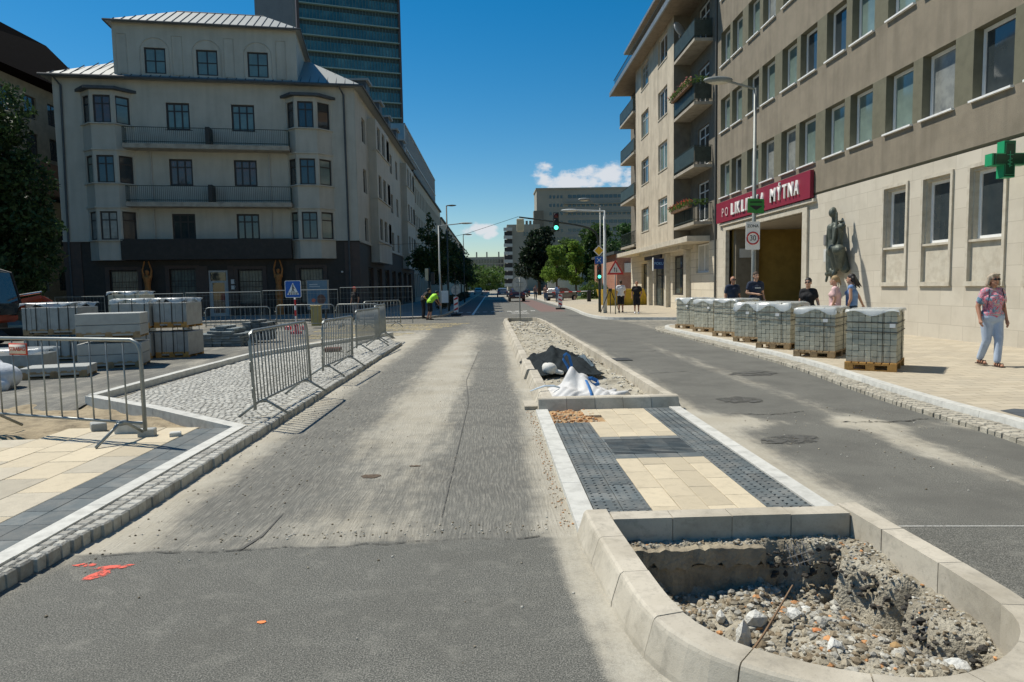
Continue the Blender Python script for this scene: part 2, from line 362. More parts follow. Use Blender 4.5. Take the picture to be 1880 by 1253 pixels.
# ================================================================= GROUND
def road_material(name='asphalt_road'):
    m = bpy.data.materials.new(name); m.use_nodes = True; nt = m.node_tree; nt.nodes.clear(); L = nt.links.new
    out = nd(nt, 'ShaderNodeOutputMaterial'); p = nd(nt, 'ShaderNodeBsdfPrincipled'); L(p.outputs[0], out.inputs[0]); p.inputs['Specular IOR Level'].default_value = 0.25
    geo = nd(nt, 'ShaderNodeNewGeometry'); co = geo.outputs['Position']
    def noise(sc, det=4, ro=.6, sx=None):
        n = nd(nt, 'ShaderNodeTexNoise'); n.inputs['Scale'].default_value = sc; n.inputs['Detail'].default_value = det; n.inputs['Roughness'].default_value = ro
        if sx:
            q = nd(nt, 'ShaderNodeMapping'); q.inputs['Scale'].default_value = sx; L(co, q.inputs[0]); L(q.outputs[0], n.inputs[0])
        else: L(co, n.inputs[0])
        return n.outputs[0]
    def mth(op, a, b=None, c=None, clamp=False):
        n = nd(nt, 'ShaderNodeMath', operation=op); n.use_clamp = clamp
        for i, v in enumerate((a, b, c)):
            if v is None: continue
            if isinstance(v, (int, float)): n.inputs[i].default_value = v
            else: L(v, n.inputs[i])
        return n.outputs[0]
    def rng(v, a, b, c=0., d=1., ss=False):
        n = nd(nt, 'ShaderNodeMapRange'); 
        if ss: n.interpolation_type = 'SMOOTHSTEP'
        for i, x in enumerate((a, b, c, d)): n.inputs[i + 1].default_value = x
        L(v, n.inputs[0]); return n.outputs[0]
    def mix(f, a, b):
        n = nd(nt, 'ShaderNodeMix', data_type='RGBA')
        for i, v in ((0, f), (6, a), (7, b)):
            if isinstance(v, (int, float)): n.inputs[i].default_value = v
            elif isinstance(v, tuple): n.inputs[i].default_value = (*v, 1)
            else: L(v, n.inputs[i])
        return n.outputs[2]
    def attr(a): n = nd(nt, 'ShaderNodeAttribute'); n.attribute_name = a; return n.outputs['Fac']
    dust, fresh, mill, red = attr('dust'), attr('fresh'), attr('mill'), attr('red')
    a1 = noise(130, 3, .7); a2 = noise(38, 4, .6); a3 = noise(1.1, 8, .65); a4 = noise(6, 6, .65); streak = noise(5, 5, .6, (1.6, .22, 1))
    base = mix(rng(a1, .36, .66), (.058, .058, .052), (.24, .235, .205))
    base = mix(rng(a3, .42, .62, 0, .6), base, (.095, .093, .083))
    fr = mix(rng(a1, .42, .68), (.052, .054, .048), (.32, .312, .275)); fr = mix(rng(a2, .5, .72, 0, .45), fr, (.055, .057, .053)); fr = mix(rng(a3, .42, .68, 0, .38), fr, (.085, .083, .072)); fr = mix(rng(a4, .52, .7, 0, .25), fr, (.30, .29, .25))
    base = mix(fresh, base, fr)
    # fine milling grooves along the lane, wobbling a little
    sp = nd(nt, 'ShaderNodeSeparateXYZ'); L(co, sp.inputs[0])
    wob = mth('MULTIPLY', mth('SUBTRACT', noise(.8, 2), .5), .12)
    gx = mth('ADD', mth('ADD', sp.outputs[0], mth('MULTIPLY', sp.outputs[1], .012)), wob)
    cbx = nd(nt, 'ShaderNodeCombineXYZ'); L(gx, cbx.inputs[0]); L(sp.outputs[1], cbx.inputs[1]); mpx = nd(nt, 'ShaderNodeMapping'); mpx.inputs['Scale'].default_value = (46, 4.5, 1); L(cbx.outputs[0], mpx.inputs[0]); ng = nd(nt, 'ShaderNodeTexNoise'); ng.inputs['Scale'].default_value = 1; ng.inputs['Detail'].default_value = 4; ng.inputs['Roughness'].default_value = .7; L(mpx.outputs[0], ng.inputs[0])
    gr = mth('ADD', mth('MULTIPLY', mth('SINE', mth('MULTIPLY', gx, 2 * math.pi / .024)), .16), rng(ng.outputs[0], .42, .6))
    gr = mth('MULTIPLY', gr, rng(a4, .25, .55))
    base = mix(mth('MULTIPLY', mth('MULTIPLY', gr, mill), .55), base, (.30, .285, .245))
    df = mth('ADD', dust, mth('MULTIPLY', mth('SUBTRACT', a4, .5), .75)); df = mth('ADD', df, mth('MULTIPLY', mth('SUBTRACT', streak, .5), .8)); df = mth('ADD', df, mth('MULTIPLY', mth('SUBTRACT', a1, .5), .5))
    df = rng(df, .18, 1.0, 0, .92, True)
    dc = mix(rng(a3, .35, .65), (.47, .44, .365), (.39, .355, .28)); dc = mix(rng(a2, .45, .7, 0, .35), dc, (.26, .23, .18))
    base = mix(df, base, dc)
    base = mix(mth('MULTIPLY', red, rng(a4, .3, .6, .5, 1)), base, (.19, .105, .09))
    L(base, p.inputs['Base Color']); L(rng(a1, .3, .7, .75, .95), p.inputs['Roughness'])
    h = mth('ADD', mth('MULTIPLY', a1, .7), mth('MULTIPLY', mth('MULTIPLY', gr, mill), 1.0)); h = mth('ADD', h, mth('MULTIPLY', a2, .5))
    b = nd(nt, 'ShaderNodeBump'); b.inputs['Strength'].default_value = .55; b.inputs['Distance'].default_value = .008; L(h, b.inputs['Height']); L(b.outputs[0], p.inputs['Normal'])
    return m
ROAD = road_material()
def sst(x, a, b): t = np.clip((x - a) / (b - a), 0, 1); return t * t * (3 - 2 * t)
def gau(x, c, w): return np.exp(-((x - c) / w) ** 2)
_rs = np.random.default_rng(5)
_pert = [( _rs.uniform(.3, 2.2), _rs.uniform(.2, 1.4), _rs.uniform(0, 6.28), _rs.uniform(0, 6.28)) for _ in range(7)]
def lown(X, Y): return sum(np.sin(a * X * 1.6 + p + .6 * np.sin(b * Y + q)) * np.cos(b * Y * .9 + q + .8 * np.sin(a * X + p)) for a, b, p, q in _pert) / 7
def surf(X, Y):
    X = np.asarray(X, float); Y = np.asarray(Y, float); w = lown(X, Y); w2 = lown(X * 3.1 + 5, Y * 2.3)
    left = X < 1.6; n1 = sst(Y, 4.45, 4.62 ) 
    edge = Y + .05 * w2 - .02 * X
    fresh = 1 - sst(edge, 4.46, 4.54)
    Xl = X + .25 * w
    dl = .38 + .42 * gau(Xl, -1.0, .55) * sst(Y, 5, 9) - .5 * gau(Xl, -.12, .38) * (1 - sst(Y, 17, 24)) - .42 * gau(Xl, -1.95 + .25 * sst(Y, 12, 20), .36) * sst(Y, 4.5, 6.5)
    dl += .6 * sst(-X, 2.15, 2.75) + .55 * sst(X, .18, .5) + .3 * gau(edge, 4.85, .35) + .18 * w
    dl = dl * (1 - .5 * sst(Y, 23, 29))
    dl += .28 * gau(X, -.9, .8) * gau(Y, 15, 7)
    # dark patches of old asphalt left bare by the milling
    dl -= .8 * gau(X, -.12, .26) * gau(Y, 4.95, .2) + .8 * gau(X, -.1, .3) * gau(Y, 10.7, .7) + .5 * gau(X, -2.0, .4) * gau(Y, 5.2, .5)
    near_l = .05 + .12 * w2 + .1 * w + .8 * sst(X + .04 * w2 - .04 * (4.2 - Y), .33, .47) + .45 * sst(-X, 2.3, 2.9) * sst(Y, 3.6, 4.5)
    dl = np.where(edge < 4.5, near_l, dl)
    dr = .24 - .8 * gau(X + .2 * w, 3.75, .38) - .8 * gau(X + .25 * w, 5.15 + .1 * sst(Y, 9, 14) - .9 * sst(Y, 14, 30), .42) + .25 * gau(X, 4.4, .3) + .6 * sst(-X, -3.0, -2.62) + .6 * sst(X, 5.65 + .25 * sst(Y, 8, 12), 5.95 + .3 * sst(Y, 8, 12))
    dr += .75 * gau(Y - .25 * (4.2 - X) + .3 * w2, 8.0, .42) + .55 * gau(X + w * .4, 4.3, .35) * gau(Y, 6.8, .8) - .35 * gau(X, 3.6, .5) * gau(Y, 9.4, .5)
    dr = dr * (1 - .45 * sst(Y, 17, 26)) - .25 * (1 - sst(Y, 4.3, 4.9)) + .15 * w
    d = np.where(left, dl, dr)
    d = np.where(Y > 31, np.minimum(d, .25 + .1 * w) + .35 * sst(X, 5.0, 6.5) * (1 - sst(Y, 31, 36)), d)
    d = np.where(Y > 38, .12 + .1 * w, d)
    d = np.where(Y > 90, .6, d) ; d = np.where(X < -5.9, .35 + .35 * w2 + .25 * w, d)
    mill = np.where(left, sst(edge, 4.5, 4.6) * (1 - sst(Y, 18, 30)) * (X > -2.7), 0.)
    red = ((X > -2.7) & (X < -1.35) & (Y > 40)) * 1. + ((X > 3.2 - .0 * Y) & (X < 4.9) & (Y > 44) & (Y < 85)) * 1.
    return d, fresh * 1.0, mill, red * .8
def grid_obj(name, xs, ys, zf, m, skip=None, attrs=True, parent=None):
    X, Y = np.meshgrid(xs, ys); Z = zf(X, Y); nx, ny = len(xs), len(ys)
    V = np.stack([X, Y, Z], -1).reshape(-1, 3); I = np.arange(nx * ny).reshape(ny, nx)
    F = np.stack([I[:-1, :-1], I[:-1, 1:], I[1:, 1:], I[1:, :-1]], -1).reshape(-1, 4)
    if skip is not None: cx = V[F].mean(1); F = F[~skip(cx[:, 0], cx[:, 1])]
    me = bpy.data.meshes.new(name); me.from_pydata(V.tolist(), [], F.tolist()); me.materials.append(m)
    me.polygons.foreach_set('use_smooth', [True] * len(me.polygons))
    if attrs:
        for nme, arr in zip(('dust', 'fresh', 'mill', 'red'), surf(V[:, 0], V[:, 1])):
            a = me.attributes.new(nme, 'FLOAT', 'POINT'); a.data.foreach_set('value', np.asarray(arr, np.float32).ravel())
    o = link(name, me, parent); o['kind'] = 'structure'; return o
def in_pit(x, y, r=0.86, x0=.68, x1=2.47):
    c = ((x0 + x1) / 2, 3.2); hw = (x1 - x0) / 2
    return ((np.abs(x - c[0]) < hw) & (y >= 3.2) & (y < 4.42)) | (((x - c[0]) / hw) ** 2 + ((y - 3.2) / r) ** 2 < 1)
pitskip = lambda x, y: in_pit(x, y)
# whole ground sheet to the horizon (hole only where the pit is dug)
def base_z(X, Y): return np.full_like(X, -0.03)
xs = np.r_[-900, -300, -100, -40, np.arange(-6, 8, .12), 40, 100, 300, 900]; ys = np.r_[-60, -5, np.arange(0, 6, .12), 10, 30, 100, 300, 1200]
grid_obj('ground', xs, ys, base_z, mat('earth_far', (.22, .2, .15), .95, .3, .05, col2=(.1, .14, .05)), pitskip, False)
rz0 = lambda X, Y: -.006 * np.clip(lown(X * 1.3, Y), 0, 1) * (X > 2.8) * (X < 5.6) * (Y < 20)
grid_obj('road', np.r_[-6.2, np.arange(-3.06, 7.3, .05), np.arange(7.6, 12.4, .6)], np.r_[np.arange(1.8, 14, .06), np.arange(14, 40, .16), np.arange(40, 120, 2.), 150, 200, 300, 500], rz0, ROAD, pitskip)
grid_obj('side_road', np.arange(-60, -5.9, .6), np.arange(26.4, 38.0, .4), lambda X, Y: X * 0 - .002, ROAD)
def yz(X, Y): return .09 * (1 - sst(Y, 20, 23.5)) * sst(Y, 9.5, 10.4) - .03 * (1 - sst(Y, 9.5, 10.4)) - .006 * sst(Y, 23, 24)
def yskip(x, y): return (x > -5.95) & (y < 21.0 + (x + 4.45) * 1.9) | (y > 21.0) & (x > -4.45 + (y - 21) * .45) | (y < 10.36) & (x > -6.1) | (y < 9.4)
grid_obj('yard_ground', np.r_[np.arange(-40, -12, 1.), np.arange(-12, -3.0, .1)], np.arange(9.0, 28, .15), yz, ROAD, yskip)

C_kerb = mat('concrete_kerb', (.50, .455, .37), .85, .4, 1.8, .12, 150, isl=.09, col2=(.31, .275, .21), grime=.45)
C_white = mat('granite_white', (.56, .555, .51), .75, .3, 9, .2, 90, isl=.05, col2=(.40, .395, .36), grime=.22)
SETT = mat('granite_sett', (.42, .41, .365), .8, .3, 14, .5, 60, isl=.22, col2=(.28, .26, .215), grime=.3)
DARKP = mat('dark_paver', (.105, .125, .13), .8, .35, 5, .3, 80, isl=.2, col2=(.20, .20, .185), grime=.25)
YELP = mat('cream_paver', (.53, .455, .325), .85, .25, 4, .25, 70, isl=.14, col2=(.48, .415, .30), grime=.22)
GRYP = mat('beige_paver', (.47, .42, .325), .85, .3, 4, .25, 70, isl=.12, col2=(.40, .36, .28), grime=.25)
SAND = mat('sand_bed', (.36, .29, .185), .95, .5, 6, 1.0, 30, col2=(.17, .135, .085))
def island(mb, x0, x1, y0, y1, z0, z1, mi=0, e=.004): mb.obox(((x0 + x1) / 2, (y0 + y1) / 2, (z0 + z1) / 2), (x1 - x0 - 2 * e, y1 - y0 - 2 * e, z1 - z0), mi=mi, bev=.004)

# ---- left pavement in front: white kerb, dark strip, cream slabs, setts
rd = random.Random(11)
mb = MB(); kerb(mb, [(-3.0, 1.2), (-3.0, 8.2)], [(-.14, -.05), (-.14, .105), (0.0, .105), (0.0, -.05)], 1.0, .004, jit=.001)
struct('flush_kerb', mb, C_white)
mb = MB()
y = 1.2
while y < 8.0:
    for k in range(2): island(mb, -3.15 - .2 * (k + 1), -3.15 - .2 * k, y, y + .3, -.03, .098 + rd.uniform(-.0015, .0015), 0, .002)
    y += .3
x = -3.555; row = 0
while x > -12:
    w = .4; y = 1.2 + (row * .23) % .6
    ymax = 7.85 - .05 * row + rd.uniform(-.28, .1)
    while y < ymax: 
        l = rd.choice((.6, .6, .4)); island(mb, x - w, x, y, y + l, -.03, .098 + rd.uniform(-.002, .002), rd.choice((1, 1, 2)), .003); y += l
    x -= w; row += 1
struct('pavement', mb, [DARKP, YELP, GRYP])
def noise_z(amp, f, seed):
    r_ = np.random.default_rng(seed); q = [(r_.uniform(.6, 2.4) * f, r_.uniform(.6, 2.4) * f, r_.uniform(0, 6.3), r_.uniform(0, 6.3), 1 / (i + 2)) for i in range(14)]
    return lambda X, Y: amp * sum(a * np.sin(fx * X + p + 1.3 * np.sin(fy * Y * .7 + s)) * np.sin(fy * Y + s + 1.1 * np.sin(fx * X * .8)) for fx, fy, p, s, a in q)
sn = noise_z(.035, 5, 3)
grid_obj('sand_bed', np.arange(-12, -3.5, .06), np.arange(5.5, 11.0, .06), lambda X, Y: .05 + sn(X, Y) - .03 * (Y < 8) - .05 * sst(X, -4.6, -3.7), SAND, lambda x, y: (y > 8.25 - (x + 3.1) * .72) | (y > 10.6) | (x > -3.6), False)
# setts along the carriageway
mb = MB(); y = 1.2
while y < 20.6:
    l = rd.uniform(.09, .13)
    sh_ = .13 * float(1 - sst(np.float64(y), 3.6, 5.2)); mid_ = -2.885 - sh_ * .5
    for k, (a, b) in enumerate(((-3.0, mid_), (mid_ + .004, -2.765 - sh_))):
        j = rd.uniform(-.008, .012) if k else 0
        mb.obox(((a + b) / 2 + j * .5, y + l / 2 + rd.uniform(-.01, .01), .03), (b - a - .008 + j, l - .01, .13 + rd.uniform(-.006, .006)), rd.uniform(-.05, .05), 0, rd.uniform(-.02, .02), rd.uniform(-.03, .03), .012)
    y += l
struct('sett_gutter', mb, SETT)
# cobbled parking bay
mb = MB()
def bay_in(x, y):
    if x > -2.99 or x < -5.86: return False
    if y < 8.2 + (-3.0 - x) * .72 + .1: return False
    if y > 16.75 and x < -5.87 + (y - 16.75) * .33: return False
    if y > 20.6 and x > -2.99 - (y - 20.6) * .25: return False
    return y < 23.6
y = 8.2; r_ = 0
while y < 23.6:
    x = -2.99 - (r_ % 2) * .05; yy = 0
    st = .09 if y < 15 else .13
    while x > -5.95:
        arc = .035 * math.sin((x + 3) * 5.2); w = rd.uniform(.075, .105) * (st / .09)
        if bay_in(x - w / 2, y + arc + .05): mb.obox((x - w / 2, y + st / 2 + arc, .045 + rd.uniform(-.004, .004)), (w - .012, st - .012, .1), rd.uniform(-.1, .1), 0, rd.uniform(-.03, .03), rd.uniform(-.03, .03), .008)
        x -= w
    y += st; r_ += 1
struct('cobbled_bay', mb, mat('cobble_light', (.44, .43, .385), .85, .25, 10, .5, 60, isl=.22, col2=(.36, .34, .29)))
grid_obj('bay_bed', np.arange(-5.9, -2.8, .1), np.arange(8.2, 23.8, .1), lambda X, Y: X * 0 + .083, mat('joint_grit', (.40, .37, .30), .95, .3, 12, .4, 60, col2=(.26, .24, .19)), lambda x, y: (y < 8.25 - (x + 3) * .72) | ((y > 16.75) & (x < -5.87 + (y - 16.75) * .33)) | ((y > 20.6) & (x > -2.9 - (y - 20.6) * .25)) , False)
mb = MB()
kerb(mb, [(-6.05, 10.42, .09), (-4.6, 9.38, .07), (-2.98, 8.2, .0)], [(-.0, -.25), (-.0, .105), (.15, .105), (.15, -.25)], 1.0, .006, jit=.0)
kerb(mb, [(x, y) for x, y in [(-6.02, 10.4), (-5.98, 13.5), (-5.87, 16.75), (-5.2, 19.0), (-4.45, 21.06), (-3.9, 22.6), (-3.45, 23.7)]], [(-.14, 0), (-.14, .2), (.0, .2), (.0, 0)], 1.0, .006, jit=.001)
struct('bay_kerb', mb, C_white)

RKP = [(5.3, 1), (5.55, 5), (5.8, 7.1), (5.8, 8.3), (5.87, 9.6), (6.05, 11.2), (6.3, 13.3), (6.35, 15.5), (6.4, 18.5), (6.33, 22), (6.25, 24.4), (6.6, 26.2), (7.6, 26.8), (9, 27.0)]
# ---- right pavement: kerb, sett gutter, slabs
RK = smoothpath(RKP, 2)
RK2 = smoothpath([(9.2, 31.5), (7.1, 32.5), (5.9, 32.9), (5.33, 34.0), (5.1, 38), (5.5, 46), (5.6, 53), (5.6, 200)], 2)
pav = [(p.x + .1, p.y) for p in RK] + [(12.3, 27.0), (12.3, -3), (5.2, -3)]
RPAV = brick_mat('sidewalk_slabs', (.49, .43, .325), (.41, .355, .265), (.25, .22, .165), .42, .21, .008, rot=0.0, dirt=(.32, .29, .235))
mb = MB(); mb.prism(pav, -.02, .116); struct('sidewalk', mb, RPAV)
pav2 = [(p.x + .1, p.y) for p in RK2] + [(60, 200), (60, 58), (12.3, 58), (12.3, 31.5)]
mb = MB(); mb.prism(pav2, -.02, .116); struct('sidewalk', mb, RPAV)
mb = MB()
for P in (RK, RK2): kerb(mb, resample(P, step=.15), [(-.0, -.03), (.025, .125), (.17, .125), (.17, -.03)], 1.0, .005, jit=.001)
struct('roadside_kerb', mb, C_white)
mb = MB()
P = resample(RK[:-6], step=.02); 
for row in range(3):
    acc_ = 0; nxt = .0
    for i in range(1, len(P) - 2):
        acc_ += (P[i] - P[i - 1]).length
        if acc_ >= nxt:
            l = rd.uniform(.09, .14); nxt = acc_ + l; d = (P[min(i + 3, len(P) - 1)] - P[i]).normalized(); nrm = Vector((-d.y, d.x, 0)); c = P[i] + d * l / 2 + nrm * (.06 + row * .115)
            if P[i].y > 2.5: mb.obox((c.x + rd.uniform(-.008, .008), c.y, -.0 + (.062 if row < 3 else .05) - .05 + rd.uniform(-.004, .004)), (.105, l - .01, .1), math.atan2(d.y, d.x) - math.pi / 2, 0, rd.uniform(-.05, .05), rd.uniform(-.05, .05), .012)
struct('sett_gutter', mb, mat('sett_dusty', (.40, .37, .30), .95, .5, 5, .5, 60, isl=.12, col2=(.26, .235, .185)))
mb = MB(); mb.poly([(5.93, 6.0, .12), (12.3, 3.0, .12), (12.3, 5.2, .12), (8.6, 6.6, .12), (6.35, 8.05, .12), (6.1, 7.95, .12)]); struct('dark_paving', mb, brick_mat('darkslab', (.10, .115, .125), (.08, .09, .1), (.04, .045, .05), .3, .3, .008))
# ---- left pavement beyond the junction
mb = MB(); mb.prism([(-2.85, 400), (-2.85, 41.5), (-3.3, 39.2), (-4.6, 37.9), (-60, 36.5), (-60, 44), (-27, 44), (-8.95, 47), (-8.95, 400)], -.02, .1); struct('sidewalk', mb, brick_mat('grey_slabs', (.30, .29, .26), (.24, .23, .21), (.14, .13, .12), .4, .4, .01))
mb = MB(); kerb(mb, smoothpath([(-40, 36.9), (-4.6, 37.8), (-3.2, 39.1), (-2.75, 41.5), (-2.75, 60), (-2.75, 200)], 1), [(-.15, 0), (-.15, .11), (.0, .11), (.0, 0)], 1.5, .01); struct('roadside_kerb', mb, C_kerb)

# ---- middle island: crossing pavers between two raised kerbs
KP = [(-.008, -.03), (0.0, .03), (.042, .165), (.05, .18), (.065, .19), (.20, .19), (.20, -.35)]      # slanted outer face, for travel with the island on the right
KP2 = [(-.01, -.03), (0.0, .03), (.055, .175), (.075, .19), (.2, .19), (.2, -.12)]
mb = MB(); kerb(mb, [(.56, 4.50), (.56, 9.12)], [(0, -.03), (0, .05), (.16, .05), (.16, -.03)], 1.1, .004, jit=.001); kerb(mb, [(2.37, 4.50), (2.38, 9.12)], [(0, -.03), (0, .05), (.148, .05), (.148, -.03)], 1.1, .004, jit=.001)
struct('flush_kerb', mb, C_white)
mb = MB()
def cells(x0, x1, y0, y1, w, l, mi, stag=0, skip=None):
    nx = max(1, round((x1 - x0) / w)); w = (x1 - x0) / nx; ny = max(1, round((y1 - y0) / l)); l = (y1 - y0) / ny
    for i in range(nx):
        y = y0 - (l * stag if i % 2 else 0)
        while y < y1 - .01:
            a, b = max(y, y0), min(y + l, y1); cx, cy = x0 + (i + .5) * w, (a + b) / 2
            if b - a > .03 and not (skip and skip(cx, cy)): island(mb, x0 + i * w, x0 + (i + 1) * w, a, b, -.03, .045 + rd.uniform(-.002, .002), mi, .0025)
            y += l
dug = lambda x, y: y > 8.15 + .12 * math.sin(x * 9) and x < 1.32 + .1 * math.sin(y * 7)
cells(.73, 1.16, 4.50, 9.06, .215, .22, 0, 0, dug); cells(2.02, 2.365, 4.50, 9.06, .165, .22, 0)
cells(1.16, 2.02, 6.43, 7.37, .215, .235, 0)
cells(1.16, 2.02, 4.50, 6.43, .215, .44, 1, .5); cells(1.16, 2.02, 7.37, 9.06, .215, .44, 1, .5, dug)
# raised studs and guide bars on the dark pavers
x = .76
for (a, b) in ((.73, 1.16), (2.02, 2.35)):
    y = 4.54
    while y < 9.0:
        xx = a + .03
        while xx < b - .01:
            if not dug(xx, y): mb.obox((xx, y, .0485), (.02, .02, .006), 0, 0, bev=.002)
            xx += .072
        y += .073
for i in range(12): yy = 6.6 + i * .055; mb.box(1.18, 2.0, yy, yy + .022, .04, .0515, 0)
struct('crossing_pavers', mb, [DARKP, YELP])
sg = noise_z(.03, 9, 8)
grid_obj('dug_sand', np.arange(.7, 1.6, .025), np.arange(8.0, 9.12, .025), lambda X, Y: .012 + np.abs(sg(X, Y)) + .02 * gau(X, 1.0, .3) * gau(Y, 8.85, .15), mat('orange_sand', (.46, .30, .15), .95, .4, 14, .9, 40, col2=(.28, .18, .1)), None, False)
mb = MB()
for i in range(300):
    a = rd.random(); X_ = .5 + rd.gauss(-.0, .03); Y_ = rd.uniform(4.7, 9.5); s_ = rd.uniform(.003, .010); mb.sph((X_, Y_, s_ * .4), (s_, s_ * rd.uniform(.6, 1.3), s_ * .7), 5, 4, rd.choice((0, 1, 1)))
for i in range(160):
    X_, Y_ = rd.uniform(.74, 1.3), rd.uniform(8.2, 9.05); s_ = rd.uniform(.008, .025); mb.sph((X_, Y_, .03 + s_ * .3), (s_, s_ * rd.uniform(.6, 1.3), s_ * .7), 5, 4, rd.choice((0, 0, 1)))
stuff('brick_rubble', mb, [mat('rubble_orange', (.55, .28, .12), .9, .3, 20, isl=.3), mat('rubble_tan', (.45, .36, .25), .9, .3, 20, isl=.3)], 'orange brick crumbs spilled along the white kerb of the crossing island', 'brick crumbs')

# raised kerbs
mb = MB()
near = [(.57, 4.66), (.57, 3.4)] ; cxn, ryn = 1.66, 1.12
near = [(.57, 4.68), (.57, 4.2), (.572, 3.62)] + [(cxn - 1.09 * math.cos(t), 3.42 - ryn * math.sin(t)) for t in np.linspace(.12, math.pi - .12, 22)] + [(2.76, 3.62), (2.76, 4.2), (2.76, 4.70)]
PN = [(-o, z) for o, z in KP]
near = smoothpath([(.552, 4.53), (.557, 4.3), (.577, 3.96), (.602, 3.56), (.626, 3.22), (.664, 3.0), (.73, 2.82), (.86, 2.62), (1.12, 2.42), (1.46, 2.27), (1.75, 2.25), (2.05, 2.35), (2.32, 2.53), (2.50, 2.75), (2.575, 3.02), (2.58, 3.5), (2.56, 4.1), (2.55, 4.53)], 2)
kerb(mb, resample(near, step=.05), PN, .50, .006, jit=.002)
kerb(mb, [(.765, 4.345), (2.345, 4.345)], [(0, -.35), (0, .183), (-.15, .183), (-.15, -.03)], .4, .005, jit=.002)
o_nk = struct('island_kerb', mb, C_kerb)
mb = MB()
far_l = [(.60, 9.28), (.60, 12.35)]; far_l2 = [(.56, 12.5), (.53, 20), (.50, 30.0), (.49, 32.2), (.62, 33.0)]
kerb(mb, resample(far_l, step=.5), KP2, 1.0, .006, jit=.003); kerb(mb, resample(far_l2, step=.4), KP2, 1.0, .006, jit=.004)
far_r = [(2.56, 9.22), (2.53, 14), (2.48, 20), (2.42, 29), (2.3, 32.2), (2.1, 33.0)]
kerb(mb, resample(far_r, step=.4), [(-o, z) for o, z in KP2], 1.0, .006, jit=.002)
kerb(mb, [(.62, 33.0), (2.1, 33.1)], KP2, .8, .01)
kerb(mb, [(.6, 9.12), (2.53, 9.12)], [(-p[0], p[1]) for p in KP2], .42, .005, jit=.002)
mb.obox((.53, 9.6, .02), (.22, .5, .06), 0, 0)
struct('island_kerb', mb, C_kerb)
# ---- gravel fill of the far island
ga = noise_z(.05, 3.4, 21); gb = noise_z(.02, 16, 22)
GRAV = mat('limestone_fill', (.43, .395, .31), .95, .8, 5, 1.0, 45, col2=(.22, .195, .145))
grid_obj('gravel_bed', np.arange(.62, 2.6, .05), np.r_[np.arange(9.2, 18, .05), np.arange(18, 33, .1)], lambda X, Y: .0 + ga(X, Y) + gb(X, Y) + .03 * sst(X, 1.9, 2.3) + .04 * gau(Y, 28, 2), GRAV, None, False)
def rock(mb, c, s, mi=0, seed=0, fl=.75):
    r_ = random.Random(seed); vs = []; bm = bmesh.new(); bmesh.ops.create_icosphere(bm, subdivisions=1, radius=1)
    cut = [Vector((r_.gauss(0, 1), r_.gauss(0, 1), r_.gauss(0, 1))).normalized() for _ in range(5)]; M_ = Matrix.Rotation(r_.uniform(0, 6.3), 4, 'Z')
    for v in bm.verts:
        q = v.co * r_.uniform(.86, 1.08)
        for n_ in cut:
            e = q.dot(n_) - .62
            if e > 0: q -= n_ * e
        q = M_ @ Vector((q.x * s[0], q.y * s[1], q.z * s[2])); vs.append((q.x + c[0], q.y + c[1], q.z + c[2]))
    fs = [tuple(v.index for v in f.verts) for f in bm.faces]; bm.free(); mb.add(vs, fs, mi)
def near_pit_z(x, y): return 0
mb = MB(); rg = random.Random(99)
for i in range(1500):
    Y_ = 9.3 + (rg.random() ** 1.3) * 23; X_ = rg.uniform(.78, 2.4); s_ = rg.uniform(.012, .045) * (1.7 if Y_ > 24 else 1)
    z_ = float(.0 + ga(np.float64(X_), np.float64(Y_)) + .05 * sst(X_, 1.9, 2.3) + .04 * gau(Y_, 28, 2)); rock(mb, (X_, Y_, z_ + s_ * .2), (s_, s_ * rg.uniform(.6, 1), s_ * .6), rg.choice((0, 0, 0, 1)), i)
stuff('gravel', mb, [mat('stone_pale', (.52, .49, .42), .9, .3, 30, .3, isl=.25), mat('stone_tan', (.42, .36, .26), .9, .3, 30, .3, isl=.3)], 'pale crushed stone filling the long kerbed island in the middle of the road', 'gravel')
# ---- the dug pit in the near island
pa = noise_z(.05, 3.1, 41); pb = noise_z(.028, 11, 42); pc = noise_z(.012, 34, 43)
def pit_z(X, Y):
    X = np.asarray(X, float); Y = np.asarray(Y, float)
    led = .30 + .05 * lown(X * 3, Y * 3)      # shelf of gravel under the cross kerb, then a sawn concrete face
    z = -.27 + pa(X, Y) + .17 * gau(X, 1.75, .45) * gau(Y, 3.2, .6) + .23 * sst(-Y, -3.5, -2.6) + .18 * sst(-X, -1.2, -.8)
    rs = 2.17 + .05 * np.sin(Y * 9) + .035 * np.sin(Y * 23 + 1) + .1 * gau(Y, 3.55, .12) + .12 * sst(-Y, -3.15, -2.9); rgt = sst(X, rs - .05, rs + .05) * (Y > 2.75)
    top = sst(Y + .03 * np.sin(X * 13) * (X > 1.75), 4.22, 4.26)
    z = z * (1 - top) + top * (.03); z = (z - .10 * gau(X, rs - .05, .06) * (Y < 4.1)) * (1 - rgt) + rgt * (.025 - .06 * sst(-Y, -3.4, -2.9))
    return z + pb(X, Y) * (1 - .6 * top) + pc(X, Y)
PITM = mat('pit_rubble', (.40, .365, .285), .95, .8, 4, 1.0, 60, col2=(.13, .105, .068))
grid_obj('pit_floor', np.arange(.62, 2.56, .018), np.arange(2.25, 4.40, .018), pit_z, PITM, lambda x, y: ~in_pit(x, y, .80, .70, 2.43), False)
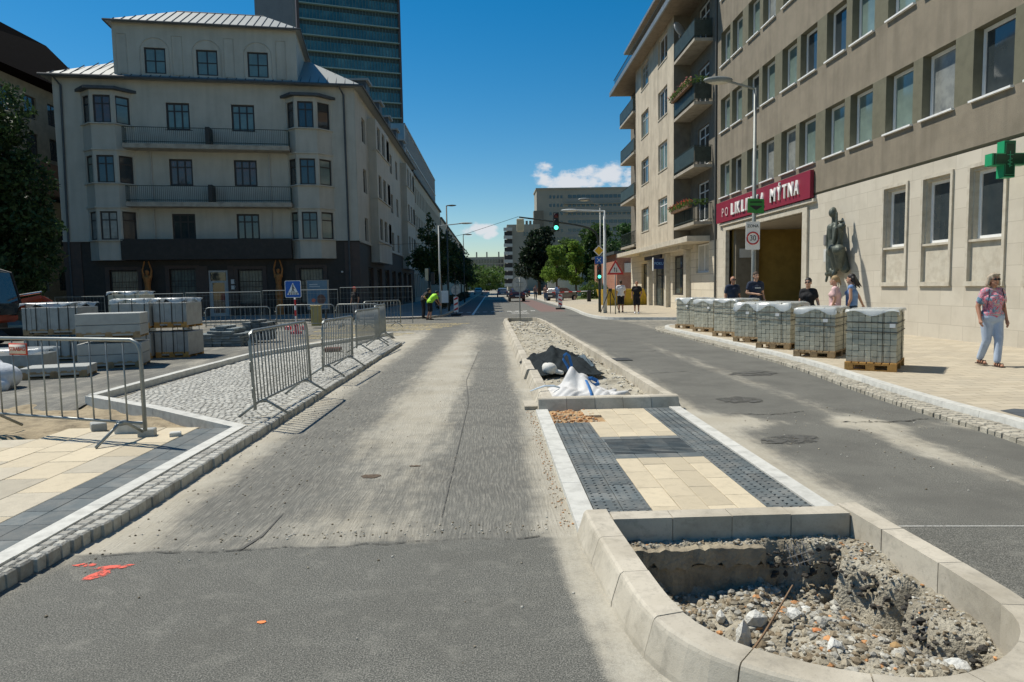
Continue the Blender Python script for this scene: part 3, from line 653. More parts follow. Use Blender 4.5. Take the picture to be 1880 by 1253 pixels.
# sawn edge of old concrete slab under the cross kerb
mb = MB()
def crusty(x0, x1, y, th, z0, z1, sd):
    r_ = random.Random(sd); n = 26; vs = []; fs = []
    for i in range(n):
        x = x0 + (x1 - x0) * i / (n - 1); j = r_.uniform(-.012, .012); t = z1 + r_.uniform(-.02, .004); b = z0 + r_.uniform(-.03, .03)
        vs += [(x, y + j, b), (x, y + j * .6, t), (x, y + th, t), (x, y + th, b)]
    for i in range(n - 1):
        for k in range(4): kk = (k + 1) % 4; fs.append((i * 4 + k, (i + 1) * 4 + k, (i + 1) * 4 + kk, i * 4 + kk))
    fs += [(0, 1, 2, 3), tuple((n - 1) * 4 + k for k in (3, 2, 1, 0))]; mb.add(vs, fs)
crusty(.82, 1.72, 4.19, .12, -.085, .028, 1); crusty(.86, 1.80, 4.22, .1, -.30, -.092, 2)
o = struct('concrete_edge', mb, mat('old_concrete', (.33, .285, .205), .95, .5, 6, .8, 40, col2=(.16, .135, .1)))
r_ = random.Random(5)
mb = MB()
for i in range(230):
    y_ = r_.uniform(2.85, 4.24); x_ = 2.17 + .05 * math.sin(y_ * 9) + .035 * math.sin(y_ * 23 + 1) + .1 * math.exp(-((y_ - 3.55) / .12) ** 2) + r_.uniform(-.04, .03); s_ = r_.uniform(.010, .034)
    if i % 3 == 0: x_, y_ = r_.uniform(1.74, 2.2), r_.uniform(4.15, 4.26)
    rock(mb, (x_, y_, -.05 + r_.uniform(-.12, .05)), (s_, s_ * r_.uniform(.6, 1), s_ * r_.uniform(.4, .9)), 0 if r_.random() < .7 else 1, 900 + i)
stuff('asphalt_void_crumbs', mb, [mat('asphalt_void_dark', (.055, .05, .043), .95, .5, 20, .6, 60), MATS['old_concrete']], 'broken asphalt crumbs coloured dark for the shaded voids along the undercut right edge of the pit', 'rubble')  # near-black asphalt bits; shade of the voids is put into their colour
mb = MB(); rg = random.Random(123)
for i in range(5200):
    X_ = rg.uniform(.78, 2.38); Y_ = rg.uniform(2.4, 4.34)
    if not in_pit(X_, Y_, .78, .77, 2.37): continue
    s_ = rg.choice((.006, .008, .009, .012, .016, .020, .030)) * rg.uniform(.7, 1.3)
    if Y_ > 4.18 or X_ > 2.15: s_ = min(s_, .014)
    rock(mb, (X_, Y_, float(pit_z(X_, Y_)) + s_ * .15), (s_, s_ * rg.uniform(.6, 1), s_ * rg.uniform(.5, .9)), rg.choice((0, 0, 0, 1, 1, 2, 2)) if rg.random() > .03 else 3, i)
stuff('pit_gravel', mb, [mat('rubble_grey', (.44, .42, .36), .95, .5, 25, .4, 60, isl=.3, grime=.4), mat('rubble_dust', (.33, .29, .215), .95, .5, 25, .4, 60, isl=.3), mat('stone_brown', (.22, .175, .115), .95, .3, 30, .3, isl=.3), MATS['rubble_orange']], 'stones and brick crumbs covering the floor of the pit in the near island', 'rubble')
CHK = mat('broken_concrete', (.60, .60, .56), .95, .5, 10, .7, 50, col2=(.38, .37, .33)); BRK = mat('broken_brick', (.55, .22, .09), .9, .4, 18, .3)
for i, (px, py, s_, m_, lb, ct) in enumerate([
    (1.30, 3.45, (.05, .045, .10), CHK, 'tall pointed pale concrete lump standing in the middle of the dug pit', 'rubble'),
    (1.43, 3.62, (.085, .06, .065), CHK, 'round rough concrete lump just behind the pointed one in the pit', 'rubble'),
    (1.27, 3.72, (.05, .035, .05), CHK, 'small upright concrete lump near the sawn slab face of the pit', 'rubble'),
    (1.55, 2.98, (.07, .05, .03), CHK, 'flat pale concrete lump toward the front kerb of the pit', 'rubble'),
    (1.40, 2.76, (.05, .045, .04), CHK, 'pale concrete lump lying closest to the front kerb of the pit', 'rubble'),
    (1.62, 3.55, (.05, .05, .04), CHK, 'blocky concrete lump right of the stick in the pit', 'rubble'),
    (2.02, 2.82, (.07, .06, .045), CHK, 'crumbling blue grey concrete lump near the right front corner of the pit', 'rubble'),
    (1.78, 3.75, (.045, .04, .03), CHK, 'pale concrete lump under the broken mesh at the back of the pit', 'rubble'),
    (1.10, 3.18, (.035, .03, .02), BRK, 'orange brick piece near the left kerb of the pit', 'brick piece'),
    (1.28, 2.9, (.05, .03, .02), BRK, 'orange brick piece beside the front kerb of the pit', 'brick piece'),
    (1.65, 3.36, (.03, .03, .02), BRK, 'orange brick piece next to the end of the stick', 'brick piece'),
    (1.85, 3.0, (.035, .03, .025), mat('tan_stone', (.42, .27, .12), .9, .3, 20), 'brown stone among the gravel at the right of the pit', 'stone')]):
    mb = MB(); rock(mb, (0, 0, 0), s_, 0, 500 + i); bmx = mb.build('concrete_chunk' if m_ is CHK else 'brick_piece' if m_ is BRK else 'stone', m_); bmx.location = (px, py, float(pit_z(px, py)) + s_[2] * .55); tag(bmx, lb, ct)
mb = MB(); z0 = float(pit_z(1.35, 3.2)); mb.tube([(1.16, 3.1, z0 + .05), (1.35, 3.3, z0 + .1), (1.62, 3.58, z0 + .22)], [.006, .007, .005], 6); tag(mb.build('stick', mat('dry_wood', (.22, .14, .08), .9)), 'thin brown stick lying across the stones in the pit', 'stick')
def meshpiece(nm, c, rz, rx, lb, nx=4, ny=3):
    mb = MB()
    for i in range(nx): mb.tube([(i * .045, -.02, .0), (i * .045 + .01, ny * .045, .0)], .0028, 5)
    for j in range(ny): mb.tube([(-.03, j * .05, .003), (nx * .045, j * .05 + .01, .003)], .0028, 5)
    o = mb.build(nm, mat('bare_steel', (.45, .42, .38), .5, metal=.6)); o.location = c; o.rotation_euler = (rx, 0, rz); tag(o, lb, 'wire mesh')
meshpiece('wire_mesh', (1.86, 4.1, -.06), .4, 1.0, 'bent piece of wire mesh sticking out below the cross kerb of the pit')
meshpiece('wire_mesh', (2.12, 3.2, -.12), -.5, 1.1, 'bent piece of wire mesh sticking out of the right edge of the pit')
# ---- loose grit on the carriageway
mb = MB(); rg = random.Random(77)
for i in range(900):
    k = rg.random()
    if k < .45: X_, Y_ = rg.uniform(-2.72, -1.7) - .0, rg.uniform(4.3, 14)
    elif k < .6: X_, Y_ = rg.uniform(-2, .4), 4.62 + abs(rg.gauss(0, .15))
    elif k < .8: X_, Y_ = rg.uniform(3, 6), rg.uniform(5, 9)
    else: X_, Y_ = rg.uniform(-2.7, .5), rg.uniform(3, 16)
    if .5 < X_ < 2.8: continue
    s_ = rg.uniform(.003, .010); mb.sph((X_, Y_, s_ * .4), (s_, s_, s_ * .7), 5, 4, rg.choice((0, 1, 2)))
stuff('grit', mb, [MATS['stone_pale'], MATS['stone_tan'], MATS['stone_brown']], 'scattered grit and pebbles on the milled carriageway', 'grit')
# ---- markings
def flat(name, polys, z, m): 
    mb = MB()
    for p in polys: mb.poly([(x, y, z) for x, y in p])
    return struct(name, mb, m)
def spray_mat(name, col, thr=.5, sc=14):
    m = bpy.data.materials.new(name); m.use_nodes = True; nt = m.node_tree; p = nt.nodes['Principled BSDF']; p.inputs['Base Color'].default_value = (*col, 1); p.inputs['Roughness'].default_value = .9
    g = nd(nt, 'ShaderNodeNewGeometry'); n = nd(nt, 'ShaderNodeTexNoise'); n.inputs['Scale'].default_value = sc; n.inputs['Detail'].default_value = 10; n.inputs['Roughness'].default_value = .75; nt.links.new(g.outputs['Position'], n.inputs[0])
    r_ = nd(nt, 'ShaderNodeMapRange'); r_.inputs[1].default_value = thr - .04; r_.inputs[2].default_value = thr + .06; nt.links.new(n.outputs[0], r_.inputs[0]); nt.links.new(r_.outputs[0], p.inputs['Alpha']); return m
SP = spray_mat('red_spray', (.75, .13, .09), .47)
def blob(cx, cy, rx, ry, a=0, n=14, sd=1):
    r_ = random.Random(sd); return [(cx + rx * math.cos(t) * math.cos(a) * q - ry * math.sin(t) * math.sin(a) * q, cy + rx * math.cos(t) * math.sin(a) * q + ry * math.sin(t) * math.cos(a) * q) for t, q in ((2 * math.pi * i / n, r_.uniform(.75, 1.15)) for i in range(n))]
flat('paint_mark', [blob(-2.42, 4.23, .13, .035, .15, sd=1), blob(-2.45, 4.12, .05, .10, -.5, sd=2), blob(-2.62, 4.28, .08, .03, 0, sd=3)], .004, SP)
flat('paint_mark', [blob(-1.23, 3.45, .025, .018, 0, sd=4)], .004, spray_mat('orange_spray', (.85, .25, .08), .35, 60))
flat('stain', [blob(-1.15, 6.18, .09, .07, 0, sd=6), blob(-.78, 6.5, .06, .03, 0, sd=8)], .005, spray_mat('brown_stain', (.10, .07, .045), .42, 18))
flat('saw_cut', [[(-1.73, 4.45), (-1.705, 4.44), (-1.64, 4.7), (-1.645, 5.2), (-1.65, 5.2), (-1.66, 4.72)], [(-.418, 5.0), (-.407, 5.0), (-.378, 10.0), (-.388, 10.0)], [(-.388, 10), (-.378, 10), (-.505, 12.5), (-.513, 12.5)], [(-.513, 12.5), (-.505, 12.5), (-.385, 18), (-.393, 18)]], .006, spray_mat('tar_cut', (.10, .096, .085), .42, 9))
WP_ = spray_mat('worn_white', (.78, .78, .74), .40, 30)
flat('road_marking', [[(2.8, 4.545), (3.7, 4.475), (3.7, 4.482), (2.8, 4.552)]] + [[(-2.3 + i * .55, 46 + .1 * i), (-2.0 + i * .55, 46 + .1 * i), (-2.0 + i * .55, 46.5 + .1 * i), (-2.3 + i * .55, 46.5 + .1 * i)] for i in range(10)] + [[(-1.3, 42), (-1.15, 42), (-1.15, 130), (-1.3, 130)]] + [[(1.2, 42.5 + i * 1.7), (2.3, 42.5 + i * 1.7), (2.3, 42.75 + i * 1.7), (1.2, 42.75 + i * 1.7)] for i in range(3)], .006, WP_)
flat('yellow_marking', [[(-7.4 + .0 * i, 23.6 + i * 1.05), (-3.9 + .35 * i, 23.6 + i * 1.05), (-3.9 + .35 * i, 24.1 + i * 1.05), (-7.4, 24.1 + i * 1.05)] for i in range(4, 9)] + [[(-6.9, 20.9 + i * .8), (-4.9 + i * .32, 20.9 + i * .8), (-4.9 + i * .32, 21.25 + i * .8), (-6.9, 21.25 + i * .8)] for i in range(4, 7)], .012, spray_mat('worn_yellow', (.52, .42, .20), .49, 7))
# cracks and pot-hole rims in the right lane
def crack(pts, w, sd):
    r_ = random.Random(sd); P_ = [pts[0]]
    for a, b in zip(pts, pts[1:]):
        n_ = 8
        for i in range(1, n_ + 1): P_.append((a[0] + (b[0] - a[0]) * i / n_ + r_.uniform(-.02, .02), a[1] + (b[1] - a[1]) * i / n_ + r_.uniform(-.03, .03)))
    L_ = [(x, y + w * r_.uniform(.2, 1)) for x, y in P_]; R_ = [(x, y - w * r_.uniform(.1, 1)) for x, y in P_]
    return [[L_[i], L_[i + 1], R_[i + 1], R_[i]] for i in range(len(P_) - 1)]
TC_ = spray_mat('crack_dark', (.04, .038, .032), .46, 16)
flat('crack', crack([(3.1, 8.75), (3.6, 8.6), (4.1, 8.8)], .02, 1) + crack([(4.2, 8.05), (4.9, 8.0), (5.35, 8.15)], .025, 2) + crack([(3.0, 12.9), (3.7, 13.1), (3.9, 12.7)], .02, 3) + crack([(3.3, 17.0), (4.2, 17.3)], .03, 4) + crack([(-2.6, 4.42), (-1.7, 4.46), (-.6, 4.50), (.3, 4.55)], .008, 5), .0065, TC_)
# manhole cover and broken patches in the right lane
flat('asphalt_patch', [blob(3.6, 9.76, .34, .3, .1, sd=9), blob(4.9, 12.6, .5, .35, .2, sd=12), blob(3.2, 7.2, .4, .22, .1, sd=13)], .008, spray_mat('patch_dark', (.085, .083, .074), .47, 5))
mb = MB(); mb.obox((2.85, 15.4, .006), (.55, .5, .02), .05, 0); tag(mb.build('drain_cover', mat('cast_iron', (.08, .08, .075), .6, metal=.5)), 'square dark iron drain cover in the right lane beside the long island', 'drain cover')
# ================================================================= BUILDINGS
DGLASS = mat('window_glass', (.03, .04, .045), .04, .1, 1.5, spec=.9, col2=(.10, .11, .11))
CGLASS = mat('curtained_glass', (.17, .23, .20), .08, .35, .5, spec=.9, col2=(.06, .08, .08))
RGLASS = mat('reddish_glass', (.12, .05, .03), .06, .5, 1.5, spec=.9, col2=(.03, .04, .04))
WFR = mat('white_window_frame', (.78, .78, .76), .5, .1, 5)
DFR = mat('dark_window_frame', (.035, .03, .028), .5, .1, 5)
CURT = mat('drawn_curtain', (.26, .27, .25), .25, .4, 2, spec=.6, col2=(.12, .13, .13))
GREYFR = mat('grey_frame', (.42, .43, .42), .5, .1, 5)
# ------------------------------------------------ clinic on the right
CLX = 12.0
clinic = thing('clinic_building', 'brown grey rendered building with a stone ground floor, gateway and burgundy sign on the right', 'building', (CLX, 18, .12))
T = wallT((CLX, 0), (0, 1), (-1, 0))
REND = mat('brown_render', (.255, .22, .165), .95, .35, 1.3, .6, 90, stain=.35, col2=(.19, .163, .12))
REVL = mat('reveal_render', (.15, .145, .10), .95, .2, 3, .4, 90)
STONE = brick_mat('travertine', (.57, .525, .435), (.51, .465, .38), (.38, .34, .27), .92, .5, .006, .8, vert='y', bump=.1, dirt=(.42, .38, .305))
PLAINST = mat('travertine_plain', (.54, .50, .41), .85, .35, 5, .2, 40, stain=.2, col2=(.40, .35, .27))
starts = [34.25, 32.6, 30.55, 28.85, 26.8, 25.15, 23.1, 21.4, 19.35, 17.6, 15.6, 13.85, 11.85, 10.1, 8.1, 6.35]
WW = 1.33
rows = [(6.08, 7.80), (9.40, 11.08), (12.7, 14.38), (16.0, 17.68)]
ops = [(s_, s_ + WW, a, b) for a, b in rows for s_ in starts]
gops = [(26.0, 34.55, .0, 4.35, 'gate')] + [(c, c + w, 1.64, 4.44) for c, w in ((19.53, 1.1), (17.62, 1.12), (15.75, 1.14), (13.85, 1.14), (11.9, 1.14), (9.9, 1.14))]
mb = MB(T)
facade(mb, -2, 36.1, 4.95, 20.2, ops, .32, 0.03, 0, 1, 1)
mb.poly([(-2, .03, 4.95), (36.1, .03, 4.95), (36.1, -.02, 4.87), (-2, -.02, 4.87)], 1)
for a, b in rows:   # slightly sunk, greener piers between the windows
    pass
mb.build('upper_wall', [REND, REVL], clinic)
mb = MB(T); facade(mb, -2, 36.1, 0, 4.87, [(g[0], g[1], g[2], g[3]) for g in gops if len(g) > 4], .3, 0, 0, 1)
mb2 = MB(T); mb = MB(T); allg = [g[:4] for g in gops]
facade(mb, -2, 36.1, 0, 4.87, allg[:1] + allg[1:], .10, 0, 0, 1)
mb.build('stone_wall', [STONE, PLAINST], clinic)
# panels set back inside the ground floor window surrounds
for i, g in enumerate(gops[1:]):
    a, b = g[0], g[1]; mb = MB(T); facade(mb, a, b, 1.64, 4.44, [(a + .06, b - .05, 2.68, 4.36)], .22, -.05, 0, 0)
    for q0, q1, zz0, zz1 in ((a - .09, a, 1.55, 4.53), (b, b + .09, 1.55, 4.53), (a, b, 4.44, 4.53)): mb.box(q0, q1, 0, .05, zz0, zz1, 0)
    mb.box(a - .1, b + .1, 0, .07, 1.52, 1.64, 0); mb.box(a, b, -.05, .03, 2.62, 2.68, 0)
    mb.build('window_surround', [PLAINST], clinic)
    w = window(clinic, T, a + .06, 2.68, b - a - .11, 1.68, -.17, WFR, DGLASS, 0, 0, .085)
    if i == 2:
        pass
rw = random.Random(4)
for j, (a, b) in enumerate(rows):
    for k, s_ in enumerate(starts):
        if (j > 2 and s_ < 24) or s_ < 9: 
            if s_ < 6.4 or (j > 2 and s_ < 14): continue
        pm = rw.choice((CGLASS, CGLASS, DGLASS, CURT))
        window(clinic, T, s_ + .01, a + .01, WW - .02, b - a - .02, -.2, WFR, pm, 0, 0, .085, sill=(.04, .32, .05))
# gateway: deep passage with ochre walls
mb = MB(T)
mb.box(34.56, 34.8, -18, -.31, 0, 4.6, 0); mb.box(25.8, 26.0, -18, -.31, 0, 4.6, 0); mb.box(26.0, 34.56, -18.2, -18, 0, 4.6, 0); mb.box(26.0, 34.56, -18, -.31, 4.36, 4.6, 1); mb.box(26.0, 34.56, -18, -.31, -.1, .01, 2)
mb.box(34.2, 34.555, -1.5, -.32, 0.02, 4.34, 2)
mb.build('passage', [mat('ochre_wall', (.36, .24, .06), .9, .3, 2), mat('ceiling_plaster', (.38, .33, .26), .9), mat('grey_plaster', (.20, .175, .13), .9, .3, 3)], clinic)
mb = MB(T)
for q in ((34.55, 34.95, 0, 4.5), (25.6, 26.0, 0, 4.5), (26.0, 34.55, 4.35, 4.5)): mb.box(q[0], q[1], 0, .09, q[2], q[3])
mb.box(25.0, 35.4, 0, .14, 4.62, 4.74); mb.build('gate_surround', PLAINST, clinic)
mb = MB(T); mb.box(33.9, 34.3, -2.59, -2.56, 3.0, 3.45); 
mb = MB(T); mb.box(-2, 36.1, -.6, .35, 20.2, 20.5); mb.build('cornice', PLAINST, clinic)
mb = MB(T); mb.box(-2, 36.1, -20, -19, 0, 20.2, 0); mb.box(-2, 36.1, -19, -.6, 19.9, 20.2); mb.box(35.8, 36.1, -19, -.3, 0, 20.2); mb.box(-2, -1.7, -19, -.3, 0, 20.2); mb.build('rear_wall', REND, clinic)
mb = MB(T); mb.box(34.15, 34.19, -1.25, -.5, 2.95, 3.4); mb.build('notice_board', mat('board_white', (.6, .6, .57), .5), clinic)
mb = MB(T); mb.box(24.25, 24.4, .001, .03, 3.0, 3.35); mb.build('plaque', mat('plaque_grey', (.2, .2, .2), .5), clinic)
mb = MB(T); mb.box(24.2, 24.42, .001, .01, 2.4, 2.85); mb.build('notice_board', MATS['board_white'], clinic)
# burgundy sign with raised letters
mb = MB(T); mb.box(25.15, 35.68, .06, .2, 4.78, 5.80)
sg_ = mb.build('sign_board', mat('burgundy', (.24, .022, .045), .45, .1, 3), clinic)
TX = Matrix(((0, 0, -1, CLX - .245), (-1, 0, 0, 0), (0, 1, 0, 0), (0, 0, 0, 1)))     # x runs toward -Y, y up, z toward the road
LW = mat('letter_white', (.80, .80, .77), .5, .1, 3)
def sgtext(nm, t, y, z, size, bold, depth, sx, m=LW): return place_text(nm, t, size, Matrix(((0, 0, -1, CLX - .235), (-1, 0, 0, y), (0, 1, 0, z), (0, 0, 0, 1))), m, sg_, depth, bold, sx, 'LEFT')
def fit_text(txt, ya, yb, z, size):
    for i, ch in enumerate(txt):   # single raised letters, evenly spaced
        w = (ya - yb) / sum({'I': .45, 'M': 1.25}.get(c_, 1) for c_ in txt); y = ya - w * sum({'I': .45, 'M': 1.25}.get(c_, 1) for c_ in txt[:i])
        me = text_mesh(ch, size, .03, True, 'LEFT'); xs_ = [v.co.x for v in me.vertices]; x0, x1 = min(xs_), max(xs_); cw = w * {'I': .45, 'M': 1.25}.get(ch, 1) * .74; sx = min(cw / (x1 - x0), 1.15)
        me.transform(Matrix(((0, 0, -1, CLX - .235), (-1, 0, 0, y), (0, 1, 0, z), (0, 0, 0, 1))) @ Matrix.Diagonal((sx, 1, 1, 1)) @ Matrix.Translation((-x0, 0, 0))); me.materials.clear(); me.materials.append(LW); link('letter', me, sg_)
sgtext('thin_letters', 'P O', 34.75, 5.22, .62, False, .004, .95, mat('letter_faded', (.62, .50, .50), .6))
fit_text('LIKLINIKA', 33.35, 29.2, 5.25, .78)
fit_text('MÝTNA', 28.65, 25.85, 5.27, .78)
# bronze relief on the wall
mb = MB()
def bp(y, z, o): return (CLX - o, y, z)
B = mb.cap
mb.sph(bp(23.22, 4.03, .30), (.14, .12, .17), 14, 10); B(bp(23.2, 3.92, .28), bp(23.22, 3.66, .24), .065, .09); mb.sph(bp(23.27, 4.1, .26), (.1, .12, .13), 10, 8)
B(bp(23.05, 3.58, .26), bp(23.5, 3.55, .22), .12, .13); B(bp(23.28, 3.5, .22), bp(23.3, 3.05, .20), .21, .17); B(bp(23.3, 3.1, .20), bp(23.22, 2.7, .22), .18, .23)
B(bp(23.52, 3.52, .24), bp(23.6, 3.05, .26), .10, .075); B(bp(23.6, 3.05, .26), bp(23.56, 2.3, .22), .08, .05)
B(bp(23.0, 3.5, .32), bp(22.88, 3.02, .40), .10, .075); B(bp(22.88, 3.02, .40), bp(22.72, 3.45, .42), .07, .05); B(bp(22.86, 3.35, .34), bp(22.95, 4.0, .30), .05, .035)
mb.sph(bp(22.5, 3.5, .36), (.13, .15, .12), 12, 8); mb.sph(bp(22.58, 3.68, .36), (.11, .16, .04), 12, 8); B(bp(22.55, 3.4, .36), bp(22.7, 3.0, .3), .07, .08); B(bp(22.7, 3.0, .3), bp(22.75, 2.8, .3), .09, .09)
B(bp(23.33, 2.7, .24), bp(23.28, 2.1, .32), .21, .15); B(bp(23.1, 2.72, .34), bp(22.75, 2.78, .5), .19, .16)
B(bp(22.75, 2.78, .5), bp(22.78, 2.1, .38), .15, .10); B(bp(22.85, 2.75, .2), bp(22.6, 2.1, .16), .16, .15); B(bp(23.28, 2.1, .32), bp(23.05, 2.0, .3), .12, .11); B(bp(23.05, 2.0, .3), bp(23.4, 1.95, .36), .11, .09)
for k_ in range(5): B(bp(23.42 + .05 * k_, 2.95, .24 - .03 * k_), bp(23.46 + .05 * k_, 1.95 + .04 * k_, .2 - .02 * k_), .035, .045)
for k_ in range(4): B(bp(22.95 - .07 * k_, 2.7, .50 - .06 * k_), bp(22.95 - .06 * k_, 2.1, .42 - .07 * k_), .03, .04)
mb.sph(bp(22.5, 2.72, .44), (.2, .22, .2)); B(bp(22.5, 2.72, .42), bp(22.62, 2.2, .34), .19, .12); B(bp(22.78, 2.1, .4), bp(22.76, 1.92, .48), .07, .055); B(bp(23.5, 1.95, .3), bp(23.52, 1.7, .34), .05, .04); B(bp(23.3, 2.0, .28), bp(23.24, 1.62, .26), .06, .035)
rel = mb.build('bronze_relief', mat('bronze_green', (.11, .125, .105), .55, .5, 5, .4, 30, metal=.35, col2=(.045, .055, .045)), remesh=.018, sm=1)
tag(rel, 'dark bronze relief of a kneeling figure mounted on the stone wall beside the gateway', 'sculpture')
# ------------------------------------------------ apartment building beyond
apt = thing('apartment_building', 'cream rendered apartment block with stacked corner balconies and a shop on its ground floor', 'building', (11.5, 47, .12))
PLA = mat('cream_plaster', (.56, .49, .375), .9, .45, 1.1, .25, 30, stain=.45, col2=(.42, .36, .27))
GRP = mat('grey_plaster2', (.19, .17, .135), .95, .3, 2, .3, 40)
TB = wallT((11.0, 0), (0, 1), (-1, 0)); TR = wallT((12.0, 0), (0, 1), (-1, 0))
bops = []
for a, b in ((5.55, 7.2), (8.9, 10.65), (12.2, 13.95), (15.55, 17.2)):
    bops += [(42.6, 44.9, a, b), (47.6, 49.9, a - .1, b - .1)]
mb = MB(TB); facade(mb, 41.1, 51.8, 4.3, 17.7, bops, .22)
mb.poly([(41.1, 0, 4.3), (41.1, -1, 4.3), (41.1, -1, 17.7), (41.1, 0, 17.7)], 1); mb.poly([(51.8, 0, 4.3), (51.8, -1, 4.3), (51.8, -1, 17.7), (51.8, 0, 17.7)], 1)
mb.poly([(41.1, 0, 4.3), (51.8, 0, 4.3), (51.8, -1, 4.3), (41.1, -1, 4.3)])
mb.build('bay_wall', [PLA, GRP], apt)
for o in bops: window(apt, TB, o[0] + .02, o[2] + .02, o[1] - o[0] - .04, o[3] - o[2] - .04, -.12, WFR if o[0] < 45 else GREYFR, DGLASS if rw.random() < .6 else CGLASS, 1 if o[0] < 45 else 2, .72 if rw.random() < .5 else 0, .08, sill=(.06, .16, .06), sm=PLAINST)
rops = []
for z in (5.1, 8.15, 11.45, 14.75): rops += [(37.6, 39.6, z + .1, z + 2.3)]
gr = [(37.45, 39.85, 2.3, 3.95), (41.65, 45.0, .95, 3.5), (46.75, 50.2, .05, 3.4), (51.8, 54.4, .85, 3.3)]
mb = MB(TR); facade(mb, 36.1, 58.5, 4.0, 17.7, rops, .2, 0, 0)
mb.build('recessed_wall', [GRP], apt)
STB = brick_mat('stone_courses', (.66, .60, .48), (.58, .52, .41), (.34, .30, .23), 3.1, .44, .014, .85, vert='y', bump=.3, dirt=(.50, .45, .36))
mb = MB(TR); facade(mb, 36.1, 58.5, 0, 4.0, gr, .25, 0.02, 0, 0); mb.build('ground_floor_wall', [STB], apt)
SHG = mat('shop_glass', (.035, .05, .05), .05, .4, 1.2, spec=.9, col2=(.1, .12, .11))
window(apt, TR, 37.47, 2.32, 2.36, 1.6, -.12, WFR, mat('roller_blind', (.45, .45, .42), .8, .2, 3), 1, 0, .08, sill=(.05, .1, .06))
for g in gr[1:]: window(apt, TR, g[0] + .02, g[2] + .02, g[1] - g[0] - .04, g[3] - g[2] - .04, -.15, DFR, SHG, 1, .68, .1, name='shop_window')
for z in (5.1, 8.15, 11.45, 14.75):
    window(apt, TR, 37.62, z + .12, 1.96, 2.16, -.1, WFR, DGLASS, 1, .75, .08, name='balcony_door')
for p in (45.9, 41.2, 51.0):
    mb = MB(TR); mb.box(p - .28, p + .28, .021, .3, 0, 3.72); mb.build('pilaster', PLAINST, apt)
mb = MB(TR); mb.box(37.3, 58.5, 0, 1.28, 4.0, 4.3); mb.box(40.5, 52, 0, .75, 3.74, 3.999); mb.build('canopy', mat('concrete_cream', (.55, .50, .40), .9, .3, 3, .3, 30), apt)
RAILM = mat('dark_green_metal', (.03, .045, .035), .5, .2, 9)
RAILP = mat('railing_glass', (.045, .06, .05), .4, .5, 3, col2=(.02, .025, .02))
BSL = mat('balcony_slab', (.40, .36, .29), .9, .35, 2.5, .3, 30)
def balcony(parent, T, s0, s1, d1, z, h=1.0, bars=.12, panel=False, slab=.16, ends=True, name='balcony', d0=0):
    mb = MB(T); mb.box(s0, s1, d0, d1, z - slab, z); b = mb.build(name, BSL, parent)
    mb = MB(T); pts = [(s0, d0, z + h), (s0, d1 - .04, z + h), (s1, d1 - .04, z + h), (s1, d0, z + h)]
    for zz in (z + h, z + .12): mb.tube([(p[0] + (.03 if i < 2 else -.03), p[1], zz) for i, p in enumerate(pts)], .022, 6)
    n = int((s1 - s0) / bars)
    for i in range(n + 1): x = s0 + .03 + (s1 - s0 - .06) * i / n; mb.box(x - .008, x + .008, d1 - .048, d1 - .032, z, z + h)
    m_ = max(1, int((d1 - d0) / bars))
    for x in (s0 + .03, s1 - .03):
        for i in range(m_): y = d0 + (d1 - d0) * (i + .5) / m_; mb.box(x - .008, x + .008, y - .008, y + .008, z, z + h)
    r_ = link('railing', mb.mesh('railing', [RAILM])); r_.parent = b; r_.matrix_parent_inverse = WM(b).inverted()
    if panel:
        mb = MB(T); mb.box(s0 + .05, s1 - .05, d1 - .02, d1 - .01, z + .15, z + h - .06); mb.box(s0 + .0, s0 + .01, d0 + .05, d1 - .05, z + .15, z + h - .06)
        p = link('railing_panel', mb.mesh('railing_panel', [RAILP])); p.parent = b; p.matrix_parent_inverse = WM(b).inverted()
    return b
for z in (5.05, 8.1, 11.4, 14.7): balcony(apt, TR, 37.0, 41.05, 1.0, z, 1.0, .13, z > 8)
for z in (5.0, 8.6, 11.9, 14.9): balcony(apt, TR, 51.85, 57.2, 1.15 if z < 14 else 1.2, z - .25, 1.0, .16, z > 6)
# eaves and the set-back attic storey
mb = MB(TR); mb.box(36.4, 58.2, -1, 1.75, 17.4, 17.62); mb.build('eaves', mat('eaves_wood', (.30, .24, .17), .8, .3, 4), apt)
mb = MB(TR); mb.box(36.4, 58.22, 1.751, 1.85, 17.36, 17.68); mb.build('gutter', mat('zinc', (.33, .34, .33), .45, .3, 4, metal=.6), apt)
mb = MB(TR); mb.box(37.0, 56.0, -3, .2, 17.7, 20.3); mb.build('attic_wall', mat('attic_timber', (.38, .22, .10), .85, .3, 4), apt)
mb = MB(TR); mb.box(36.6, 56.8, -3.5, .9, 20.3, 20.5); mb.build('attic_roof', MATS['zinc'], apt)
mb = MB(TR)
for i in range(70): s_ = 36.8 + i * .3; mb.box(s_, s_ + .025, 1.5, 1.525, 17.69, 18.6)
mb.box(36.8, 58.0, 1.5, 1.54, 18.6, 18.64); mb.box(36.8, 58.0, 1.5, 1.53, 18.15, 18.18); mb.build('terrace_railing', RAILM, apt)
mb = MB(TR); mb.box(36.1, 58.5, -12, -.25, 0, 17.4); mb.build('rear_wall', GRP, apt)
mb = MB(TR); mb.tube([(36.25, .06, 0), (36.25, .06, 17)], .06, 8); mb.build('downpipe', mat('downpipe_dark', (.10, .10, .09), .6), apt)
